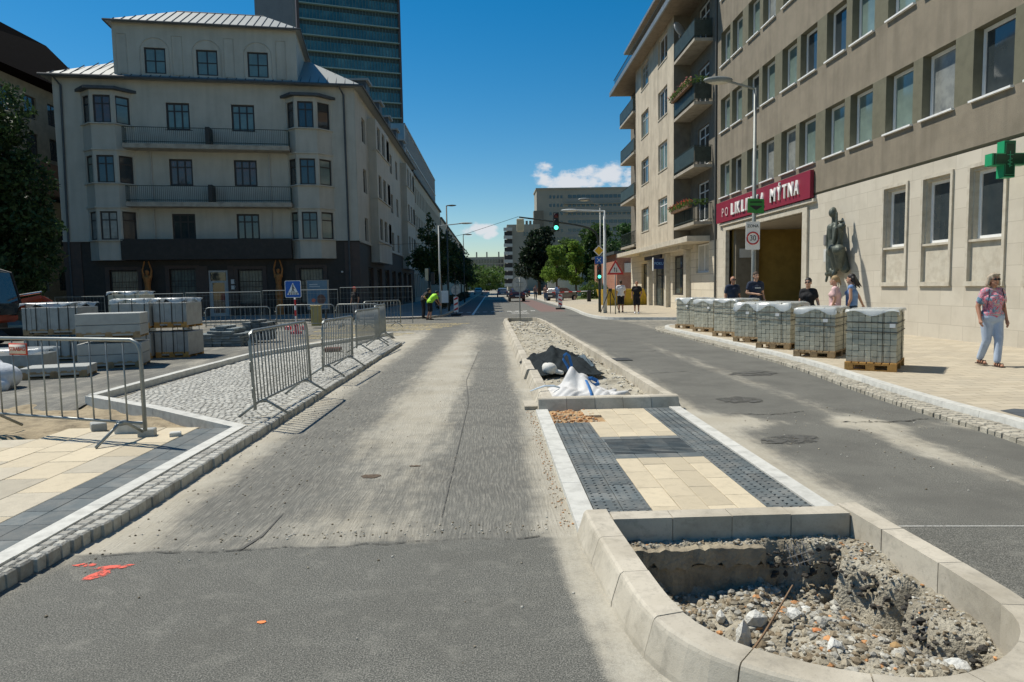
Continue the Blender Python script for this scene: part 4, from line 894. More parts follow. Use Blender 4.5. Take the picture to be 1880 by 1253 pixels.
# shop signs
mb = MB(TR); mb.box(46.75, 51.6, .26, .42, 3.48, 4.0) ; s1 = mb.build('fascia_sign', mat('dark_navy', (.03, .035, .06), .5), apt)
shop = thing('hanging_sign', 'small blue projecting shop sign reading FOKUS over the shop door', 'sign', (11.55, 46.4, 3.1))
mb = MB(); mb.box(11.0, 11.85, 46.3, 46.46, 2.72, 3.42); mb.build('sign_box', mat('sign_blue', (.015, .04, .15), .4), shop)
place_text('letters', 'FOKUS', .26, Matrix(((1, 0, 0, 11.45), (0, 0, -1, 46.29), (0, 1, 0, 3.08), (0, 0, 0, 1))), mat('letter_blue', (.2, .42, .8), .5), shop, .005, True, .95)
mb = MB(); mb.box(10.98, 11.03, 46.28, 46.48, 2.6, 3.5); mb.build('sign_edge', MATS['letter_white'], shop)
# satellite dish and flower boxes hanging on the balconies
mb = MB(); Md = Matrix.Rotation(R(35), 3, 'Z') @ Matrix.Rotation(R(-20), 3, 'X'); mb.sph((11.0, 39.9, 16.2), (.42, .10, .46), 16, 8, M=Md); mb.tube([(11.0, 39.9, 15.7), (11.05, 40.1, 16.15)], .03, 6); tag(mb.build('satellite_dish', mat('dish_grey', (.5, .5, .48), .5), smooth=True), 'grey satellite dish fixed to the topmost balcony of the apartment block', 'satellite dish')
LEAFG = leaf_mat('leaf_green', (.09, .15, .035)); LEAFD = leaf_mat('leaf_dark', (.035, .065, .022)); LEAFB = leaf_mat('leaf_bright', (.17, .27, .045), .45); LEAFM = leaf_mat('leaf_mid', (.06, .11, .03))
FLR = leaf_mat('flower_red', (.55, .08, .05)); FLP = leaf_mat('flower_pink', (.6, .25, .22))
for i, (z, fm, lb) in enumerate(((5.95, FLR, 'red flowers and trailing greenery along the railing of the lowest balcony'), (12.4, FLP, 'pink and orange flowers spilling over the third balcony railing'))):
    f = thing('flower_box', lb, 'flower box', (10.95, 39, z)); mb = MB(); mb.box(10.78, 10.95, 37.2, 40.9, z - .12, z + .06); mb.build('planter', mat('planter_brown', (.2, .12, .07), .8), f)
    leaves('foliage', [(10.84, 37.3 + k * .45, z + .15, .2, .3, .2) for k in range(9)] + [(11.1 + .25 * k, 37.0, z + .15, .2, .15, .2) for k in range(3)], 1400, .06, LEAFG, f, 30 + i); leaves('flowers', [(10.8, 37.3 + k * .45, z + .25, .2, .3, .16) for k in range(9)], 260, .05, fm, f, 50 + i)
# ------------------------------------------------ pale corner building on the left
PL = (-26.9, 44.0); uu = (0.98705, 0.16041); oo = (0.16041, -0.98705)
corner = thing('corner_building', 'large pale corner building with two bay windows, dark ground floor and grey metal roof', 'building', (-18, 45.5, .1))
TF = wallT(PL, uu, oo); TS = wallT((-8.95, 46.9), (0, 1), (1, 0)); SL = 18.19
BEI = mat('pale_plaster', (.47, .455, .39), .92, .25, .9, .2, 40, stain=.22, col2=(.38, .36, .30))
DKS = mat('dark_cladding', (.028, .024, .019), .6, .4, 4, .2, 20, col2=(.045, .035, .03)); BRS = mat('brown_stone', (.085, .06, .048), .7, .4, 3, .2, 30, col2=(.06, .045, .04))
ZINC = mat('zinc_roof', (.27, .285, .27), .6, .25, .8, metal=.1, col2=(.27, .285, .275)); ZIND = mat('zinc_dark', (.075, .085, .09), .6, .3, 3, metal=.1)
fops = [(6.45, 7.85, a, b) for a, b in ((12.08, 13.78), (8.57, 10.25), (5.09, 6.77))] + [(10.38, 11.8, a, b) for a, b in ((12.08, 13.78), (8.57, 10.25), (5.09, 6.77))]
mb = MB(TF); facade(mb, 0, SL, 5.1, 15.1, fops, .18); mb.build('wall', [BEI], corner)
gfo = [(2.55, 4.2, .95, 3.2), (6.1, 7.7, .9, 3.25), (8.45, 9.65, .02, 3.12), (10.3, 11.85, .8, 3.15), (14.2, 15.75, .8, 3.2)]
mb = MB(TF); facade(mb, 0, SL, 0, 5.1, gfo, .25, -.02, 0, 1)
mb.build('ground_floor_wall', [DKS, BRS], corner)
for g in gfo:
    if g[0] != 8.45: mb = MB(TF); mb.box(g[0] - .25, g[0], -.019, .06, g[2] - .2, g[3] + .2); mb.box(g[1], g[1] + .25, -.019, .06, g[2] - .2, g[3] + .2); mb.box(g[0], g[1], -.019, .06, g[3], g[3] + .2); mb.build('window_surround', BRS, corner)
for bx_ in ((0, 1.0, 5.0), (17.2, SL, 4.9), (7.95, 8.44, 3.4), (9.66, 10.04, 3.4)): mb = MB(TF); mb.box(bx_[0], bx_[1], -.019, .05, 0, bx_[2]); mb.build('stone_trim', BRS, corner)
for f in fops: window(corner, TF, f[0] + .01, f[2] + .01, f[1] - f[0] - .02, f[3] - f[2] - .02, -.1, DFR, {12.08: CGLASS, 8.57: RGLASS, 5.09: DGLASS}[f[2]], 2, .7, .10, sill=(.15, .1, .05), sm=DFR)
for g in gfo:
    if g[0] == 8.45: continue
    w = window(corner, TF, g[0] + .01, g[2] + .01, g[1] - g[0] - .02, g[3] - g[2] - .02, -.18, DFR, mat('barred_glass', (.16, .19, .17), .15, .5, 2, col2=(.07, .08, .08)), 0, .66, .06)
    mb = MB(TF); n = 8
    for i in range(n): x = g[0] + (g[1] - g[0]) * (i + .5) / n; mb.box(x - .012, x + .012, -.05, -.03, g[2], g[3])
    for zz in (g[2] + .1, g[3] - .1, (g[2] + g[3]) / 2): mb.box(g[0], g[1], -.052, -.028, zz, zz + .03)
    mb.build('window_bars', DFR, corner)
mb = MB(TF); mb.box(8.46, 8.56, -.15, -.05, .02, 3.1); mb.box(9.54, 9.64, -.15, -.05, .02, 3.1); mb.box(8.56, 9.54, -.15, -.05, 2.98, 3.1); mb.box(8.56, 9.54, -.15, -.05, 2.3, 2.42); mb.box(8.56, 8.68, -.14, -.06, .02, 2.3); mb.box(9.42, 9.54, -.14, -.06, .02, 2.3); mb.box(8.68, 9.42, -.14, -.06, .02, .3)
dr = mb.build('door', GREYFR, corner); mb = MB(TF); mb.box(8.6, 9.5, -.11, -.10, .3, 2.98); q = link('pane', mb.mesh('pane', [DGLASS])); q.parent = dr; q.matrix_parent_inverse = WM(dr).inverted()
mb = MB(TF); mb.box(9.85, 10.15, .04, .06, 2.2, 2.5); mb.box(9.85, 10.15, .04, .06, 1.85, 2.1); mb.build('notice_board', MATS['board_white'], corner)
mb = MB(TF); mb.box(3.6, 13.85, -.018, .88, 3.8, 5.1); mb.build('fascia', DKS, corner)
mb = MB(TF); mb.box(-.02, 3.5, 0, .10, 5.0, 5.1); mb.box(16.7, SL + .05, 0, .10, 5.0, 5.1); mb.build('string_course', BEI, corner)
for f in ((.5, 14.9, .35, 5.2), (17.5, 14.9, 17.52, 5.2)):
    mb = MB(TF); mb.tube([(f[0] - .3, .45, 15.1), (f[0], .1, 14.6), (f[2], .1, 5.2), (f[2], .1, .2)], .065, 8); mb.build('downpipe', ZIND, corner)
for s_ in (5.4, 12.6):
    for z1_, z2_ in ((10.7, 7.6), (7.1, 5.2)): MB(TF).tube([(s_, .07, z1_), (s_, .07, z2_)], .04, 6).build('drain_pipe', mat('pale_pipe', (.46, .45, .41), .7), corner)
def oriel(s0, a, b, s1, nm):
    pr = [(s0, 0), (a, .74), (b, .74), (s1, 0)]
    def ring(off): return [(s0 - off, 0), (a - off * .6, .74 + off), (b + off * .6, .74 + off), (s1 + off, 0)]
    for (zb, wb, wt, zt) in ((3.8, 5.12, 6.85, 7.15), (7.15, 8.65, 10.3, 10.7), (10.7, 12.3, 13.95, 14.35)):
        mb = MB(TF)
        mb.prism(ring(0), zb, wb - .05); mb.prism(ring(.0), wt, zt - .001)
        # corner posts leaving window openings between
        for (p, q) in ((0, 1), (1, 2), (2, 3)):
            A, B_ = Vector(pr[p]), Vector(pr[q]); d = (B_ - A); L_ = d.length; d.normalize(); n_ = Vector((-d.y, d.x)); 
            if n_.y < 0: n_ = -n_
            e = .18 if p == 1 else .12
            for t0, t1 in ((0, e), (L_ - e, L_)):
                P_ = [A + d * t0, A + d * t1, A + d * t1 - n_ * .2, A + d * t0 - n_ * .2]; mb.prism([(x.x, x.y) for x in P_], wb - .05, wt)
        bay = mb.build('bay_window', BEI, corner)
        for kq in (0, 1):
            mb = MB(TF); mb.prism(ring(.14), wb - .12, wb - .052) if kq == 0 else mb.prism(ring(.09), zt - .1, zt + .001) if zt < 14 else mb.prism(ring(.32), 14.25, 14.42)
            q = link('ledge', mb.mesh('ledge', [ZIND if zt > 14 and kq else BEI])); q.parent = bay; q.matrix_parent_inverse = WM(bay).inverted()
        for (p, q_) in ((0, 1), (1, 2), (2, 3)):
            A, B_ = Vector(pr[p]), Vector(pr[q_]); d = (B_ - A); L_ = d.length; d.normalize(); n_ = Vector((-d.y, d.x)); n_ = -n_ if n_.y < 0 else n_
            e = .18 if p == 1 else .12; T2 = TF @ Matrix(((d.x, n_.x, 0, A.x), (d.y, n_.y, 0, A.y), (0, 0, 1, 0), (0, 0, 0, 1)))
            window(corner, T2, e, wb - .04, L_ - 2 * e, wt - wb + .03, -.08, DFR, rw.choice((CGLASS, DGLASS, DGLASS, RGLASS, CURT)), 1 if p == 1 else 0, .7, .085)
oriel(1.55, 2.3, 3.65, 4.45, 'l'); oriel(13.75, 14.4, 15.75, 16.65, 'r')
for z in (11.0, 7.4):
    b = balcony(corner, TF, 4.1, 14.0, 1.05, z, 1.0, .115, False, .28, d0=0)
    mb = MB(TF); mb.box(8.95, 9.2, .1, 1.0, z, z + 1.1); mb.build('balcony_divider', DFR, corner)
# side wall along the street with two shallow bays and five dormers
SE = 32.0
sops = [(s_, s_ + 1.3, a, b) for s_ in (2.4, 11.6, 15.6, 19.2) for a, b in ((12.1, 13.8), (8.57, 10.25), (5.15, 6.8))]
mb = MB(TS); facade(mb, 0, SE, 5.0, 15.1, sops, .25, 0); mb.build('wall', [BEI], corner)
for f in sops: window(corner, TS, f[0] + .01, f[2] + .01, 1.28, f[3] - f[2] - .02, -.16, DFR, DGLASS, 1, .7, .075, sill=(.08, .1, .05), sm=DFR)
sg2 = [(3.2, 5.4, .7, 3.3), (7.0, 9.4, .3, 3.3), (11, 13.4, .3, 3.3), (15, 17.4, .3, 3.3), (19, 21.4, .3, 3.3), (23, 25.4, .3, 3.3), (27, 29.4, .3, 3.3)]
mb = MB(TS); facade(mb, 0, SE, 0, 5.0, sg2, .3, -.02, 0, 1); mb.build('ground_floor_wall', [DKS, BRS], corner)
for g in sg2: window(corner, TS, g[0] + .01, g[2] + .01, g[1] - g[0] - .02, g[3] - g[2] - .02, -.2, DFR, SHG, 1, 0, .09, name='shop_window')
mb = MB(TS); mb.box(.3, SE, .0, .1, 4.9, 5.0); mb.build('string_course', BEI, corner)
for s0, s1 in ((4.6, 11.0), (22.6, 29.1)):
    bo = [(s0 + .7 + k * (s1 - s0 - 2.0), s0 + 2.0 + k * (s1 - s0 - 2.0), a, b) for k in (0, .5, 1) for a, b in ((12.1, 13.8), (8.57, 10.25), (5.4, 7.0))]
    mb = MB(TS); facade(mb, s0, s1, 3.7, 14.2, bo, .2, .62)
    mb.poly([(s0, 0, 3.7), (s0, .62, 3.7), (s0, .62, 14.2), (s0, 0, 14.2)]); mb.poly([(s1, 0, 3.7), (s1, .62, 3.7), (s1, .62, 14.2), (s1, 0, 14.2)]); mb.poly([(s0, 0, 3.7), (s1, 0, 3.7), (s1, .62, 3.7), (s0, .62, 3.7)]); mb.poly([(s0, 0, 14.2), (s1, 0, 14.2), (s1, .62, 14.2), (s0, .62, 14.2)])
    for z in (5.2, 8.4, 11.9): mb.box(s0 - .08, s1 + .08, .3, .72, z, z + .08)
    mb.build('bay_window', BEI, corner)
    for f in bo: window(corner, TS, f[0] + .01, f[2] + .01, f[1] - f[0] - .02, f[3] - f[2] - .02, .62 - .14, DFR, DGLASS, 1, .7, .07)
# mass behind
def fp(pts, z0, z1, mb): mb.prism(pts, z0, z1)
mb = MB(); fp([(-26.6, 44.6), (-9.4, 47.4), (-9.4, 78.7), (-26.6, 78.7)], 0, 15.0, mb); mb.poly([(-26.9, 44.0, 0), (-26.6, 78, 0), (-26.6, 78, 15.1), (-26.9, 44, 15.1)]); mb.build('rear_wall', BEI, corner)
def L2W(s_, d, z): v = TF @ Vector((s_, d, z)); return (v.x, v.y, v.z)
# lower roof: eaves, hips, seams
ev = [L2W(-.55, .55, 15.12), L2W(18.75, .55, 15.12), (-8.4, 79, 15.12), (-18, 79, 15.12)]
R1, R2, R3 = L2W(3.4, -5.5, 18.1), L2W(14.9, -5.2, 18.3), (-14.0, 79, 18.3)
bk = L2W(-.55, -14, 15.12)
mb = MB(); mb.poly([ev[0], ev[1], R2, R1]); mb.poly([ev[1], ev[2], R3, R2]); mb.poly([ev[0], R1, bk]); mb.poly([R1, R2, R3, (-18, 79, 15.12), bk])
mb.poly([ev[0], bk, (-18, 79, 15.12), ev[2], ev[1]])
mb.build('lower_roof', ZINC, corner)
def seams(mb, A, B_, C_, D_, n, r=.035):   # ribs from eave AB up to ridge DC
    A, B_, C_, D_ = map(Vector, (A, B_, C_, D_)); nrm = (B_ - A).cross(D_ - A).normalized() * .02
    for i in range(1, n):
        t = i / n; a = A.lerp(B_, t); up = ((D_ + C_) * .5 - (A + B_) * .5); up = up - (B_ - A).normalized() * up.dot((B_ - A).normalized())
        # find where rib meets hips
        ln = 1.0; e = (B_ - A).normalized(); x = (a - A).dot(e); xd = (D_ - A).dot(e); xc = (C_ - A).dot(e); Lx = (B_ - A).length
        if xd > 0 and x < xd: ln = x / xd
        if xc < Lx and x > xc: ln = (Lx - x) / (Lx - xc)
        mb.tube([a + nrm * 1, a + up * ln + nrm * 1], r, 4)
mb = MB(); seams(mb, ev[0], ev[1], R2, R1, 34); seams(mb, ev[1], ev[2], R3, R2, 44); mb.build('roof_seam', ZIND, corner)
mb = MB(); mb.tube([ev[0], ev[1], ev[2]], .09, 6); mb.build('gutter', ZIND, corner)
mb = MB(); P_ = [L2W(1.2, -1.6, 15.12 + 1.05), L2W(3.1, -1.5, 15.12 + 1.0), L2W(3.3, -4.2, 17.4), L2W(2.9, -4.2, 17.4)]
# skylights on the hips
mb = MB(); a, b, c = Vector(ev[1]), Vector(ev[2]), Vector(R2)
q = [a.lerp(c, .35).lerp(b, .012), a.lerp(c, .35).lerp(b, .05), a.lerp(c, .8).lerp(b, .03), a.lerp(c, .8).lerp(b, .005)]
mb.poly([tuple(x + Vector((0.02, -.02, .06))) for x in q]); mb.build('skylight', mat('skylight_glass', (.25, .4, .5), .1, spec=.9), corner)
# upper attic storey
TA = TF @ Matrix.Translation((0, -.03, 0)); aops = [(5.35, 6.6, 15.55, 17.15), (8.42, 9.7, 15.55, 17.15), (11.52, 12.8, 15.55, 17.15)]
mb = MB(TA); facade(mb, 3.55, 14.6, 15.1, 18.62, aops, .15)
mb.poly([(14.6, 0, 15.1), (14.6, -6.5, 15.1), (14.6, -6.5, 18.62), (14.6, 0, 18.62)]); mb.poly([(3.55, 0, 15.1), (3.55, -6.5, 15.1), (3.55, -6.5, 18.62), (3.55, 0, 18.62)]); mb.poly([(3.55, -6.5, 15.1), (14.6, -6.5, 15.1), (14.6, -6.5, 18.62), (3.55, -6.5, 18.62)])
mb.build('attic_wall', BEI, corner)
mb = MB(TA)   # blind arches and panels in low relief
for a, b, c, e in aops:
    m_ = (a + b) / 2; r_ = .86; pts = [(m_ - r_, .015, 15.4), (m_ - r_, .015, 16.95)] + [(m_ + r_ * math.cos(t), .015, 16.95 + .8 * math.sin(t)) for t in np.linspace(math.pi, 0, 14)] + [(m_ + r_, .015, 15.4)]
    mb.tube(pts, .03, 4)
for s_ in (4.0, 7.25, 10.35, 13.55): mb.tube([(s_ - .25, .015, 15.5), (s_ + .35, .015, 15.5), (s_ + .35, .015, 17.9), (s_ - .25, .015, 17.9)], .025, 4, closed=True)
mb.build('relief_moulding', BEI, corner)
for f in aops: window(corner, TA, f[0] + .01, f[2] + .01, f[1] - f[0] - .02, f[3] - f[2] - .02, -.08, DFR, CGLASS, 1, .5, .08, sill=(.05, .06, .05), sm=DFR)
e4 = [L2W(3.2, .35, 18.6), L2W(14.95, .35, 18.6), L2W(14.95, -7, 18.6), L2W(3.2, -7, 18.6)]; r4 = [L2W(6.6, -3.2, 20.6), L2W(12.2, -3.2, 20.6)]
mb = MB(); mb.poly([e4[0], e4[1], r4[1], r4[0]]); mb.poly([e4[1], e4[2], r4[1]]); mb.poly([e4[2], e4[3], r4[0], r4[1]]); mb.poly([e4[3], e4[0], r4[0]]); mb.poly([e4[3], e4[2], e4[1], e4[0]]); mb.build('upper_roof', ZINC, corner)
mb = MB(); seams(mb, e4[0], e4[1], r4[1], r4[0], 24, .03); mb.tube(e4, .07, 6, closed=True); mb.tube(r4, .05, 5); mb.build('roof_seam', ZIND, corner)
for k, y in enumerate((52.5, 58.5, 63.5, 68.5, 73.5)):
    w_ = 1.5; mb = MB(); mb.box(-11.2, -9.1, y, y + w_, 15.4, 17.2); d_ = mb.build('dormer', ZIND, corner)
    mb = MB(); mb.box(-11.5, -8.9, y - .15, y + w_ + .15, 17.21, 17.36); r_ = link('dormer_roof', mb.mesh('dormer_roof', [ZINC])); r_.parent = d_; r_.matrix_parent_inverse = WM(d_).inverted()
mb = MB(TF); mb.obox((17.0, .2, 2.9), (.12, .3, .1), 0); tag(mb.build('security_camera', MATS['board_white']), 'small white security camera on the dark corner of the pale building', 'security camera')
# two carved figures holding up the fascia
WOODC = mat('orange_wood', (.42, .17, .045), .7, .4, 6, .3, 30, col2=(.22, .09, .03))
for s_, lb in ((4.9, 'orange wooden caryatid with raised arms left of the barred windows'), (12.9, 'orange wooden caryatid right of the door, arms raised to the dark fascia')):
    mb = MB(TF); B = mb.cap; d = .45
    B((s_ - .1, d, .6), (s_ - .09, d, 1.5), .09, .15); B((s_ + .1, d, .6), (s_ + .09, d, 1.5), .09, .15); B((s_, d, 1.5), (s_, d, 2.1), .25, .17); B((s_, d, 2.1), (s_, d, 2.6), .17, .24)
    mb.sph((s_, d, 3.02), (.13, .13, .17)); B((s_, d, 2.7), (s_, d, 2.95), .08, .08)
    for q in (-1, 1): B((s_ + q * .2, d, 2.65), (s_ + q * .27, d, 3.15), .08, .065); B((s_ + q * .27, d, 3.15), (s_ + q * .12, d, 3.7), .06, .045)
    mb.obox((s_, d, .4), (.5, .5, .6)); tag(mb.build('carved_figure', WOODC, remesh=.03, sm=1), lb, 'statue')
# ------------------------------------------------ further street fronts on the left
def rowbuilding(name, label, X, y0, y1, h, wx, rows_, wall, fr, gl, step, ww, mull=0, depth=10, lim=95, floor=.1):
    b = thing(name, label, 'building', (X, (y0 + y1) / 2, floor)); T_ = wallT((X, y0), (0, 1), (1, 0)); n = int((y1 - y0 - 1) / step); op = []
    for a, e in rows_: op += [(1 + i * step, 1 + i * step + ww, a, e) for i in range(n)]
    op = op[:]; mb = MB(T_); facade(mb, 0, y1 - y0, 0, h, op, .2); mb.build('wall', wall, b)
    mb = MB(); mb.box(X - depth, X - .21, y0 + .01, y1 - .01, 0, h); mb.box(X - depth, X + .25, y0, y1, h + .001, h + .25); mb.build('roof', ZIND, b)
    if len(op) <= lim:
        for o in op: window(b, T_, o[0], o[2], ww, o[3] - o[2], -.12, fr, gl, mull, 0, .07)
    else:
        op.sort(key=lambda o: o[0]); 
        for o in op[:lim]: window(b, T_, o[0], o[2], ww, o[3] - o[2], -.12, fr, gl, mull, 0, .07)
        mb = MB(T_)
        for o in op[lim:]: mb.box(o[0], o[1], -.15, -.12, o[2], o[3])
        q = mb.build('far_windows', gl, b); q['kind'] = 'stuff'
    return b, T_
WARMW = mat('street_plaster', (.42, .385, .31), .92, .25, 1, .2, 40, col2=(.34, .31, .245))
b2, T2_ = rowbuilding('office_building', 'long pale office building with narrow windows and a glazed top storey behind the street trees', -8.9, 79, 122, 14.9, 1, [(.6, 3.4), (5.2, 7.1), (8.5, 10.4), (11.8, 13.7)], WARMW, DFR, DGLASS, 2.0, .95)
mb = MB(); mb.box(-18, -9.6, 79, 120, 15.2, 20.3, 0); mb.build('glazed_storey', mat('facade_glass', (.13, .2, .24), .08, .4, .4, spec=.9, col2=(.3, .32, .32)), b2)
mb = MB(wallT((-9.6, 79), (0, 1), (1, 0)))
for i in range(28): mb.box(i * 1.5, i * 1.5 + .1, .001, .12, 15.2, 20.3)
for z in (15.6, 17.6, 20.2): mb.box(0, 41.4, .001, .14, z, z + .14)
mb.build('mullions', GREYFR, b2)
b3, _ = rowbuilding('terrace_building', 'distant low street building past the glazed office on the left', -8.9, 123, 230, 14.0, 1, [(5, 7), (8.5, 10.5)], WARMW, DFR, DGLASS, 4, 1.4)
# tall glass tower
tow = thing('office_tower', 'tall dark teal glass tower rising behind the corner building', 'building', (-35, 170, 0))
A_, B_, C_ = (-46.2, 176.0), (-23.2, 172.0), (-58.5, 186)
a0 = Vector((-43.49, 165.)); b0 = Vector((-21.6, 172.0)); dT = (b0 - a0); LT = dT.length; dT.normalize(); oT = Vector((dT.y, -dT.x))
TT = wallT((a0.x, a0.y), (dT.x, dT.y), (oT.x, oT.y))
mb = MB(TT); mb.box(0, LT, -18, 0, 0, 95); mb.build('core', mat('tower_glass', (.03, .10, .12), .15, .5, .3, spec=.8, col2=(.10, .22, .24)), tow)
mb = MB(TT)
for i in range(27): z = .5 + i * 3.55; mb.box(-.2, LT + .2, 0, .9, z, z + .22)
mb.build('floor_band', mat('tower_band', (.22, .33, .33), .5), tow)
mb = MB(TT)
for i in range(27): z = .5 + i * 3.55 - .9; mb.box(0, LT, .002, .1, z, z + .9)
mb.build('spandrel', mat('tower_spandrel', (.03, .05, .05), .4, .3, 1), tow)
mb = MB(TT)
for i in range(31): x = LT * i / 30; mb.box(x - .05, x + .05, .002, .22, 0, 95)
mb.build('mullions', mat('tower_mullion', (.10, .16, .17), .4), tow)
mb = MB(TT); mb.box(-.6, .0, -18.5, .9, 0, 95.1); mb.box(LT, LT + .5, -18, .9, 0, 95.1); mb.build('edge_fin', mat('tower_edge', (.07, .05, .045), .5), tow)
mb = MB(); mb.prism([(-59.5, 183), (-44.5, 170), (-44.5, 190), (-59.5, 190)], 0, 94); mb.build('side_wing', mat('tower_side', (.035, .045, .045), .5, .3, .5), tow)
mb = MB(); mb.box(-46.0, -45.4, 169.0, 169.8, 0, 94); mb.build('edge_strip', mat('strip_grey', (.2, .22, .22), .5), tow)
# dark building far left
dk = thing('shaded_building', 'grey apartment building with a dark steep roof at the far left behind the tree', 'building', (-36, 44, .1))
TD = wallT((-33, 30), (0, 1), (1, 0)); dops = [(5.0 + i * 2.6, 6.3 + i * 2.6, a, a + 1.6) for i in range(8) for a in (2, 5.4, 8.7, 11.8, 14.4)]
mb = MB(TD); facade(mb, 0, 26, 0, 16.9, dops, .2); mb.build('wall', mat('grey_beige', (.24, .225, .17), .92, .3, 2), dk)
for o in dops: window(dk, TD, o[0], o[2], 1.3, 1.6, -.12, DFR, DGLASS, 1, 0, .07)
mb = MB(); mb.box(-33.0, -29.0, 56.01, 58, 0, 16.2); mb.box(-45, -33.21, 30, 56, 0, 16.8); mb.build('rear_wall', MATS['grey_beige'], dk)
mb = MB(); mb.prism([(-33.0, 51.1), (-32.0, 51.1), (-32.0, 51.25), (-33.0, 51.25)], 0, 9)
mb = MB(); mb.box(-32.99, -31.9, 50.0, 56.0, 8.9, 11.2); mb.build('loggia', mat('loggia_brown', (.10, .07, .055), .8), dk)
mb = MB(); vs = [(-32.4, 30, 16.9), (-31.2, 58.5, 16.9), (-46, 58.5, 16.9), (-46, 30, 16.9), (-35.2, 31, 21.3), (-34.8, 56.5, 21.3), (-42, 56.5, 22), (-42, 31, 22)]
mb.add(vs, [(0, 1, 5, 4), (1, 2, 6, 5), (2, 3, 7, 6), (3, 0, 4, 7), (4, 5, 6, 7), (3, 2, 1, 0)]); rf = mb.build('roof', mat('dark_tiles', (.012, .009, .008), .98, .4, 5, spec=.02), dk)
mb = MB(); mb.box(-36, -34.2, 37, 41, 20, 24.2); mb.box(-35.3, -35.2, 40, 40.1, 24.2, 26.4); q = link('chimney', mb.mesh('chimney', [mat('dark_brick', (.07, .04, .035), .9)])); q.parent = rf; q.matrix_parent_inverse = WM(rf).inverted()
# ------------------------------------------------ blocks at the end of the street
CONC = mat('panel_concrete', (.33, .31, .255), .92, .3, .12, col2=(.26, .245, .20), world_co=True)
bigb = thing('apartment_slab', 'broad grey concrete apartment slab with rows of small windows beyond the trees', 'building', (40, 250, 0))
TG = wallT((16.85, 250), (1, 0), (0, -1))
mb = MB(TG); mb.box(0, 66, -14, 0, 0, 36.4); mb.box(-.3, 66.3, -14.3, .3, 36.4, 37.0); mb.build('wall', CONC, bigb)
mb = MB(TG); 
wins = []
for r_ in range(12):
    z = 33.2 - r_ * 3.03
    for k in range(4): wins.append((4.6 + k * 1.35, z, .8, 1.1))
    for k in range(22): wins.append((11.4 + k * 1.65, z, 1.25 if r_ % 3 else 1.45, 1.2))
ws = MATS['window_glass']; gw = mat('pale_spandrel', (.27, .275, .26), .6); vis = [w for w in wins if w[1] > 14]
for i, w in enumerate(vis[:96]):
    q = MB(TG); q.box(w[0], w[0] + w[2], .0, .06, w[1], w[1] + w[3]); q.build('window', DGLASS, bigb)
q = MB(TG)
for w in vis[96:]: q.box(w[0], w[0] + w[2], .0, .06, w[1], w[1] + w[3])
o = q.build('far_windows', DGLASS, bigb); o['kind'] = 'stuff'
mb = MB(TG)
for r_ in range(8): z = 33.2 - r_ * 3.03; mb.box(10.6, 50, .0, .03, z - .9, z - .1, 0)
mb.build('spandrel', gw, bigb)
mb = MB(TG); mb.box(10.2, 50, .0, .9, 31.0, 31.35); mb.box(10.2, 50, 0, .9, 27.9, 28.1); mb.build('ledge', CONC, bigb)
sm_ = thing('apartment_block', 'smaller concrete apartment block with stacked balconies left of the broad slab', 'building', (10, 240, 0))
mb = MB(); mb.box(5.6, 17.0, 238, 256, 0, 23.0); mb.build('wall', CONC, sm_)
for r_ in range(8): z = 1.6 + r_ * 2.75; MB().box(4.4, 7.4, 237.4, 237.99, z, z + 1.1).build('balcony', mat('balcony_white', (.55, .54, .5), .8), sm_)
for r_ in range(7): z = 2.75 + r_ * 2.75; MB().box(4.6, 7.3, 237.6, 237.95, z, z + 1.4).build('loggia', mat('loggia_dark', (.05, .045, .04), .8), sm_)
for r_ in range(6):
    for k in (11.4, 12.3, 14.5): q = MB(); q.box(k, k + .6, 237.9, 237.99, 4 + r_ * 3, 5.3 + r_ * 3); q.build('window', DGLASS, sm_)
mb = MB(); mb.box(15.5, 19.0, 246, 250, 0, 28.5); [mb.box(11 + k * 1.3, 11.8 + k * 1.3, 242, 243, 23, 24.6) for k in range(4)]; mb.build('roof_plant', MATS['grey_plaster2'], sm_)
fr_ = thing('distant_block', 'low long concrete block closing the end of the street', 'building', (-2, 400, 0))
mb = MB(); mb.box(-30, 7.5, 400, 412, 0, 19); mb.box(7.5, 12, 396, 410, 0, 20.5); mb.build('wall', CONC, fr_)
for k in range(22):
    for r_ in range(2): q = MB(); q.box(-29 + k * 1.65, -27.8 + k * 1.65, 399.9, 399.99, 12.4 + r_ * 3, 14.6 + r_ * 3); q.build('window', DGLASS, fr_)
mb = MB(); [mb.box(x, x + .8, 402, 403, 19, 22) for x in (-9, -3, 4)]; mb.build('chimney', CONC, fr_)
brk = thing('brick_building', 'low red brick building with a white panel beyond the warning triangle', 'building', (20, 76, 0))
mb = MB(); mb.box(13.6, 17.2, 74, 90, 0, 5.0); mb.build('wall', brick_mat('red_brick', (.42, .16, .09), (.36, .13, .08), (.4, .35, .3), .25, .08, .012, vert='x'), brk)
mb = MB(); mb.box(14.4, 17.0, 73.7, 73.95, 3.0, 4.0); mb.build('white_panel', MATS['board_white'], brk)
mb = MB(); mb.box(13.2, 17.6, 73.5, 90, 5.0, 5.3); mb.build('roof', ZIND, brk)
wl_ = thing('garden_wall', 'low white wall with dark trunks in front beyond the parked car', 'wall', (9, 100, 0)); mb = MB(); mb.box(8.2, 13.2, 100, 100.4, 0, 3.6); mb.build('panel', mat('wall_white', (.66, .64, .58), .9), wl_)  # plain off-white wall colour
